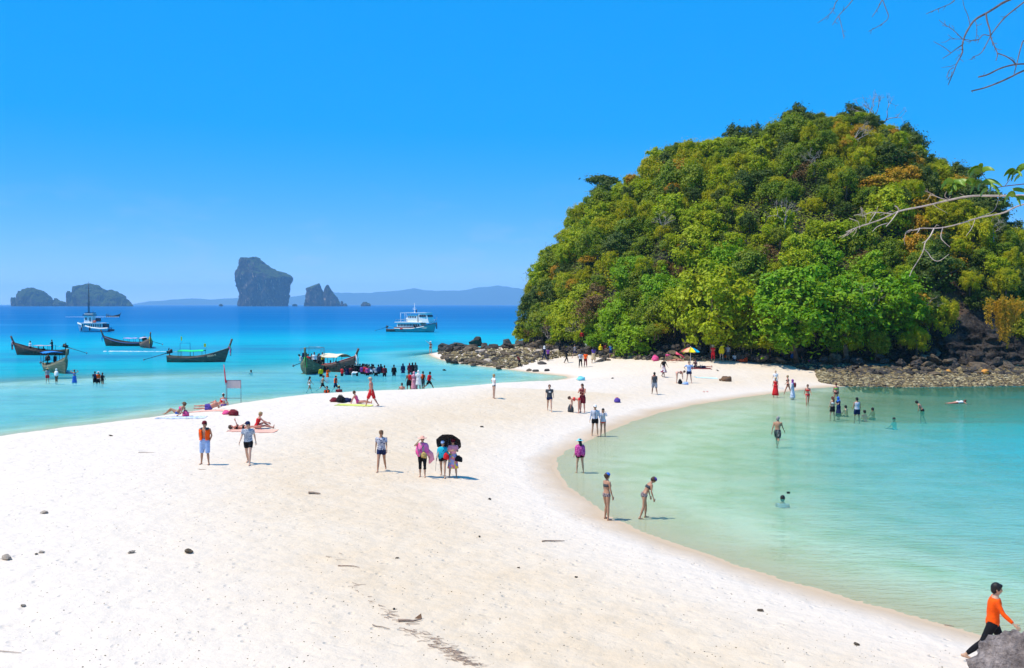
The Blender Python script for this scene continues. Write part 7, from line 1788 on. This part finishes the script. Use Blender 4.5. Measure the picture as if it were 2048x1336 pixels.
# right-hand middle: two long pale branches with side twigs
branch([(2110, 390), (2048, 391), (1990, 392), (1940, 391), (1890, 402), (1850, 412), (1800, 421), (1785, 428), (1760, 440), (1735, 448), (1710, 456), (1692, 464)], 5.5, 1.3, twigs=14, tl=0.12, root=lo)
branch([(1797, 422), (1780, 445), (1772, 453)], 2.6, 1.4, 8.25, 8.2); branch([(1798, 421), (1795, 414), (1790, 412)], 3.0, 1.8, 8.25, 8.2)
branch([(1785, 428), (1760, 425), (1740, 424), (1727, 432), (1722, 425)], 2.2, 0.8, 8.25, 8.15, twigs=8, tl=0.07); branch([(1775, 446), (1755, 452), (1745, 463)], 2.0, 0.8, 8.25, 8.1); branch([(1752, 425), (1742, 440), (1738, 446)], 1.6, 0.7, 8.2, 8.1)
branch([(1895, 400), (1882, 397), (1866, 390), (1862, 386), (1850, 382)], 2.2, 0.8, 8.4, 8.3, twigs=8, tl=0.06); branch([(1900, 398), (1888, 394), (1893, 383)], 1.8, 0.7, 8.4, 8.3)
branch([(2120, 395), (2048, 408), (2030, 414), (2008, 426), (1985, 430), (1950, 437), (1925, 446), (1890, 455), (1865, 457), (1840, 456), (1828, 461), (1820, 460), (1812, 463), (1810, 472)], 4.2, 1.0, 8.7, 8.2, twigs=6, tl=0.08, root=lo)
branch([(1868, 457), (1860, 474), (1850, 484), (1848, 498), (1842, 512), (1832, 528), (1824, 540), (1819, 553)], 2.9, 1.1, 8.3, 8.2); branch([(1848, 498), (1857, 506), (1862, 516), (1872, 523), (1882, 521), (1898, 508)], 2.0, 0.7, 8.25, 8.2); branch([(1852, 482), (1844, 486)], 1.6, 0.8, 8.25, 8.2)
branch([(1886, 454), (1880, 475), (1890, 486), (1900, 494)], 2.0, 0.9, 8.3, 8.2); branch([(1840, 456), (1836, 464), (1833, 467)], 1.8, 0.8, 8.25, 8.2); branch([(1950, 438), (1945, 455), (1932, 472)], 1.3, 0.7, 8.4, 8.3)
branch([(1940, 440), (1965, 432), (1990, 422), (1996, 400), (2000, 386)], 1.2, 0.8, 8.4, 8.4)
branch([(2130, 360), (2048, 368), (2010, 372), (1985, 377), (1962, 388)], 2.2, 1.0, 8.8, 8.5, M_GREYBARK, root=lo)
branch([(1985, 372), (1970, 355), (1960, 345)], 1.3, 0.7, 8.5, 8.4, M_GREYBARK); branch([(2010, 372), (2020, 358), (2030, 352)], 1.2, 0.8, 8.5, 8.5, M_GREYBARK)
# upper right: grey branches against the sky
branch([(2120, -40), (2010, 2), (1990, 16), (1970, 28), (1950, 38), (1938, 55), (1929, 72), (1924, 90), (1926, 106), (1914, 125), (1907, 145), (1896, 170)], 4.8, 1.1, 9.4, 8.8, M_GREYBARK, 9, 0.10, hi)
branch([(1924, 90), (1912, 98), (1902, 106), (1885, 117)], 1.8, 0.9, 8.9, 8.8, M_GREYBARK); branch([(1902, 106), (1888, 94), (1867, 83)], 1.4, 0.7, 8.9, 8.8, M_GREYBARK); branch([(1907, 135), (1898, 140), (1893, 155)], 1.4, 0.7, 8.85, 8.8, M_GREYBARK, 2, 0.04); branch([(1905, 150), (1893, 160)], 1.3, 0.7, 8.85, 8.8, M_GREYBARK)
branch([(1972, 28), (1974, 42), (1980, 60), (1981, 75), (1990, 95), (1996, 108), (1992, 121)], 3.0, 1.2, 9.1, 8.9, M_GREYBARK, 5, 0.07); branch([(2100, -40), (2048, 4), (2030, 18), (2010, 34), (1995, 52), (1983, 68), (1972, 90), (1962, 108), (1945, 114)], 3.2, 0.9, 9.3, 8.9, M_GREYBARK, 10, 0.07, hi)
branch([(1996, 107), (2012, 112), (2026, 122), (2032, 128)], 2.0, 1.6, 9.0, 9.0, M_GREYBARK, 3, 0.05); branch([(2110, 60), (2048, 75), (2040, 100), (2034, 126), (2028, 148)], 2.8, 1.2, 9.2, 9.0, M_GREYBARK, 2, 0.05, hi)
branch([(2120, 124), (2060, 128), (2032, 128), (2000, 136), (1975, 150), (1957, 154)], 3.0, 2.4, 9.2, 8.9, M_GREYBARK, 2, 0.05, hi); branch([(2130, 110), (2048, 140), (2010, 160), (1970, 176), (1943, 182)], 3.4, 2.2, 9.2, 8.9, M_GREYBARK, 4, 0.03, hi)
branch([(1981, 72), (1965, 68), (1958, 80), (1945, 82), (1930, 78), (1898, 78)], 1.6, 0.7, 8.95, 8.85, M_GREYBARK, 6, 0.06); branch([(1940, 50), (1936, 30), (1926, 10), (1925, -20)], 1.2, 0.7, 8.9, 8.9, M_GREYBARK); branch([(1925, 78), (1905, 58), (1890, 50), (1878, 40)], 1.3, 0.6, 8.9, 8.8, M_GREYBARK, 4, 0.04); branch([(1950, 38), (1955, 60), (1950, 85)], 1.2, 0.6, 8.9, 8.85, M_GREYBARK, 4, 0.05)
branch([(2100, -60), (1915, -10), (1906, 5), (1890, 12), (1870, 20), (1852, 28)], 1.8, 0.8, 9.3, 8.9, M_GREYBARK, 5, 0.05, hi)
branch([(2090, -80), (1780, -30), (1764, 0), (1755, 18), (1744, 34)], 2.0, 0.8, 9.5, 9.0, M_GREYBARK, 3, 0.05, hi); branch([(1764, -4), (1772, 18), (1779, 35), (1765, 48), (1737, 63)], 1.5, 0.7, 9.1, 9.0, M_GREYBARK, 4, 0.04)
branch([(2090, -90), (1730, -40), (1706, 0), (1690, 18), (1676, 32), (1665, 50)], 2.0, 0.8, 9.6, 9.0, M_GREYBARK, 3, 0.05, hi); branch([(1678, 32), (1684, 55), (1688, 78)], 1.1, 0.6, 9.1, 9.0, M_GREYBARK, 2, 0.03); branch([(1700, -30), (1670, 5), (1668, 18), (1655, 33), (1635, 46)], 1.6, 0.7, 9.4, 9.0, M_GREYBARK, 5, 0.04)
# drooping pinnate leaves on the pale branch
t = NT('drooping_leaf'); n_ = t.noise(30.0, 2, 0.5, t.obj()); lc = t.mix(n_, (0.16, 0.34, 0.03), (0.32, 0.46, 0.05))
pb = t.new('ShaderNodeBsdfPrincipled'); t.l.new(lc, pb.inputs['Base Color']); pb.inputs['Roughness'].default_value = 0.45
tb = t.new('ShaderNodeBsdfTranslucent'); t.l.new(lc, tb.inputs[0]); mx = t.new('ShaderNodeMixShader'); mx.inputs[0].default_value = 0.4; t.l.new(pb.outputs[0], mx.inputs[1]); t.l.new(tb.outputs[0], mx.inputs[2]); t.l.new(mx.outputs[0], t.out.inputs['Surface'])
M_DLEAF = t.m
def arc_leaf(x0, y0, x1, y1, bow, w=0.042):
    """One long leaf arching from pixel (x0,y0) to (x1,y1)."""
    a, b = np.array(at_d(x0, y0, 8.45)), np.array(at_d(x1, y1, 8.35)); n = 8; s = np.linspace(0, 1, n)
    up = np.array([0, 0, 1.0]); L = np.linalg.norm(b - a)
    C_ = a[None] * (1 - s)[:, None] + b[None] * s[:, None] + up[None] * (bow * L * 4 * s * (1 - s))[:, None]
    T_ = np.gradient(C_, axis=0); T_ /= np.linalg.norm(T_, axis=1, keepdims=True)
    S_ = np.cross(T_, np.array([0.25, 1.0, 0.35])); S_ /= np.linalg.norm(S_, axis=1, keepdims=True)
    S_ = S_ * 0.55 + np.array([0, 0.6, 0]); wd = w * np.sin(np.clip(s * 0.93 + 0.07, 0, 1) * math.pi) ** 0.6
    V = np.stack([C_ + S_ * wd[:, None] - up * 0.006, C_, C_ - S_ * wd[:, None] - up * 0.006], 1).reshape(-1, 3); V2 = V - np.array([0, 0, 0.0016])
    f = grid_faces(n, 3); k = len(V); rim = [(i * 3, (i + 1) * 3, (i + 1) * 3 + k, i * 3 + k) for i in range(n - 1)] + [(i * 3 + 2, (i + 1) * 3 + 2, (i + 1) * 3 + 2 + k, i * 3 + 2 + k) for i in range(n - 1)]
    link('leaf', mesh_np('leaf', np.concatenate([V, V2]) - o3, np.concatenate([f, f[:, ::-1] + k, rim]), [M_DLEAF]), tree)
for L_ in [(1905, 366, 1881, 378, 0.25), (1906, 366, 1900, 383, -0.2), (1907, 365, 1932, 372, 0.22), (1908, 366, 1912, 382, 0.1), (1915, 362, 1945, 368, 0.15), (1962, 342, 1935, 345, 0.18), (1960, 346, 1938, 354, 0.25), (1962, 342, 1990, 340, 0.2), (1960, 338, 1956, 333, 0.2), (1958, 366, 1940, 388, 0.2), (1962, 366, 1955, 382, 0.1),
    (1966, 364, 2005, 372, 0.2), (1970, 366, 1992, 378, 0.2), (1985, 370, 1978, 388, 0.1), (1985, 372, 2000, 390, 0.2), (1950, 372, 1930, 363, 0.2), (1975, 380, 1960, 392, 0.15), (2030, 346, 2007, 352, 0.2), (2030, 347, 2014, 362, 0.25), (2032, 347, 2022, 362, 0.2), (2034, 345, 2060, 330, 0.25), (2032, 343, 2045, 352, 0.1),
    (2025, 378, 2060, 384, 0.08), (2028, 392, 2008, 408, 0.3), (2030, 394, 2042, 412, 0.2), (2034, 396, 2060, 402, 0.15), (2040, 352, 2028, 362, 0.1)]: arc_leaf(*L_)
# ------------------------------------------------------------------ haze over the sea
def haze_box():
    x0, x1, y0, y1, z0, z1 = -9500.0, 9500.0, -80.0, 15800.0, -20.0, 300.0
    v = [(x, y, z) for x in (x0, x1) for y in (y0, y1) for z in (z0, z1)]
    f = [(0, 1, 3, 2), (4, 6, 7, 5), (0, 4, 5, 1), (2, 3, 7, 6), (0, 2, 6, 4), (1, 5, 7, 3)]
    me = bpy.data.meshes.new('haze'); me.from_pydata(v, [], f)
    t = NT('haze_air')
    pv = t.new('ShaderNodeVolumePrincipled')
    pv.inputs['Color'].default_value = (0.40, 0.74, 1.0, 1)
    pv.inputs['Density'].default_value = 0.85e-4
    pv.inputs['Anisotropy'].default_value = 0.0
    t.l.new(pv.outputs[0], t.out.inputs['Volume'])
    me.materials.append(t.m)
    return tag(link('haze', me), 'thin blue sea haze', 'haze', kind='stuff')
haze_box()

bpy.data.scenes.remove(TMP)
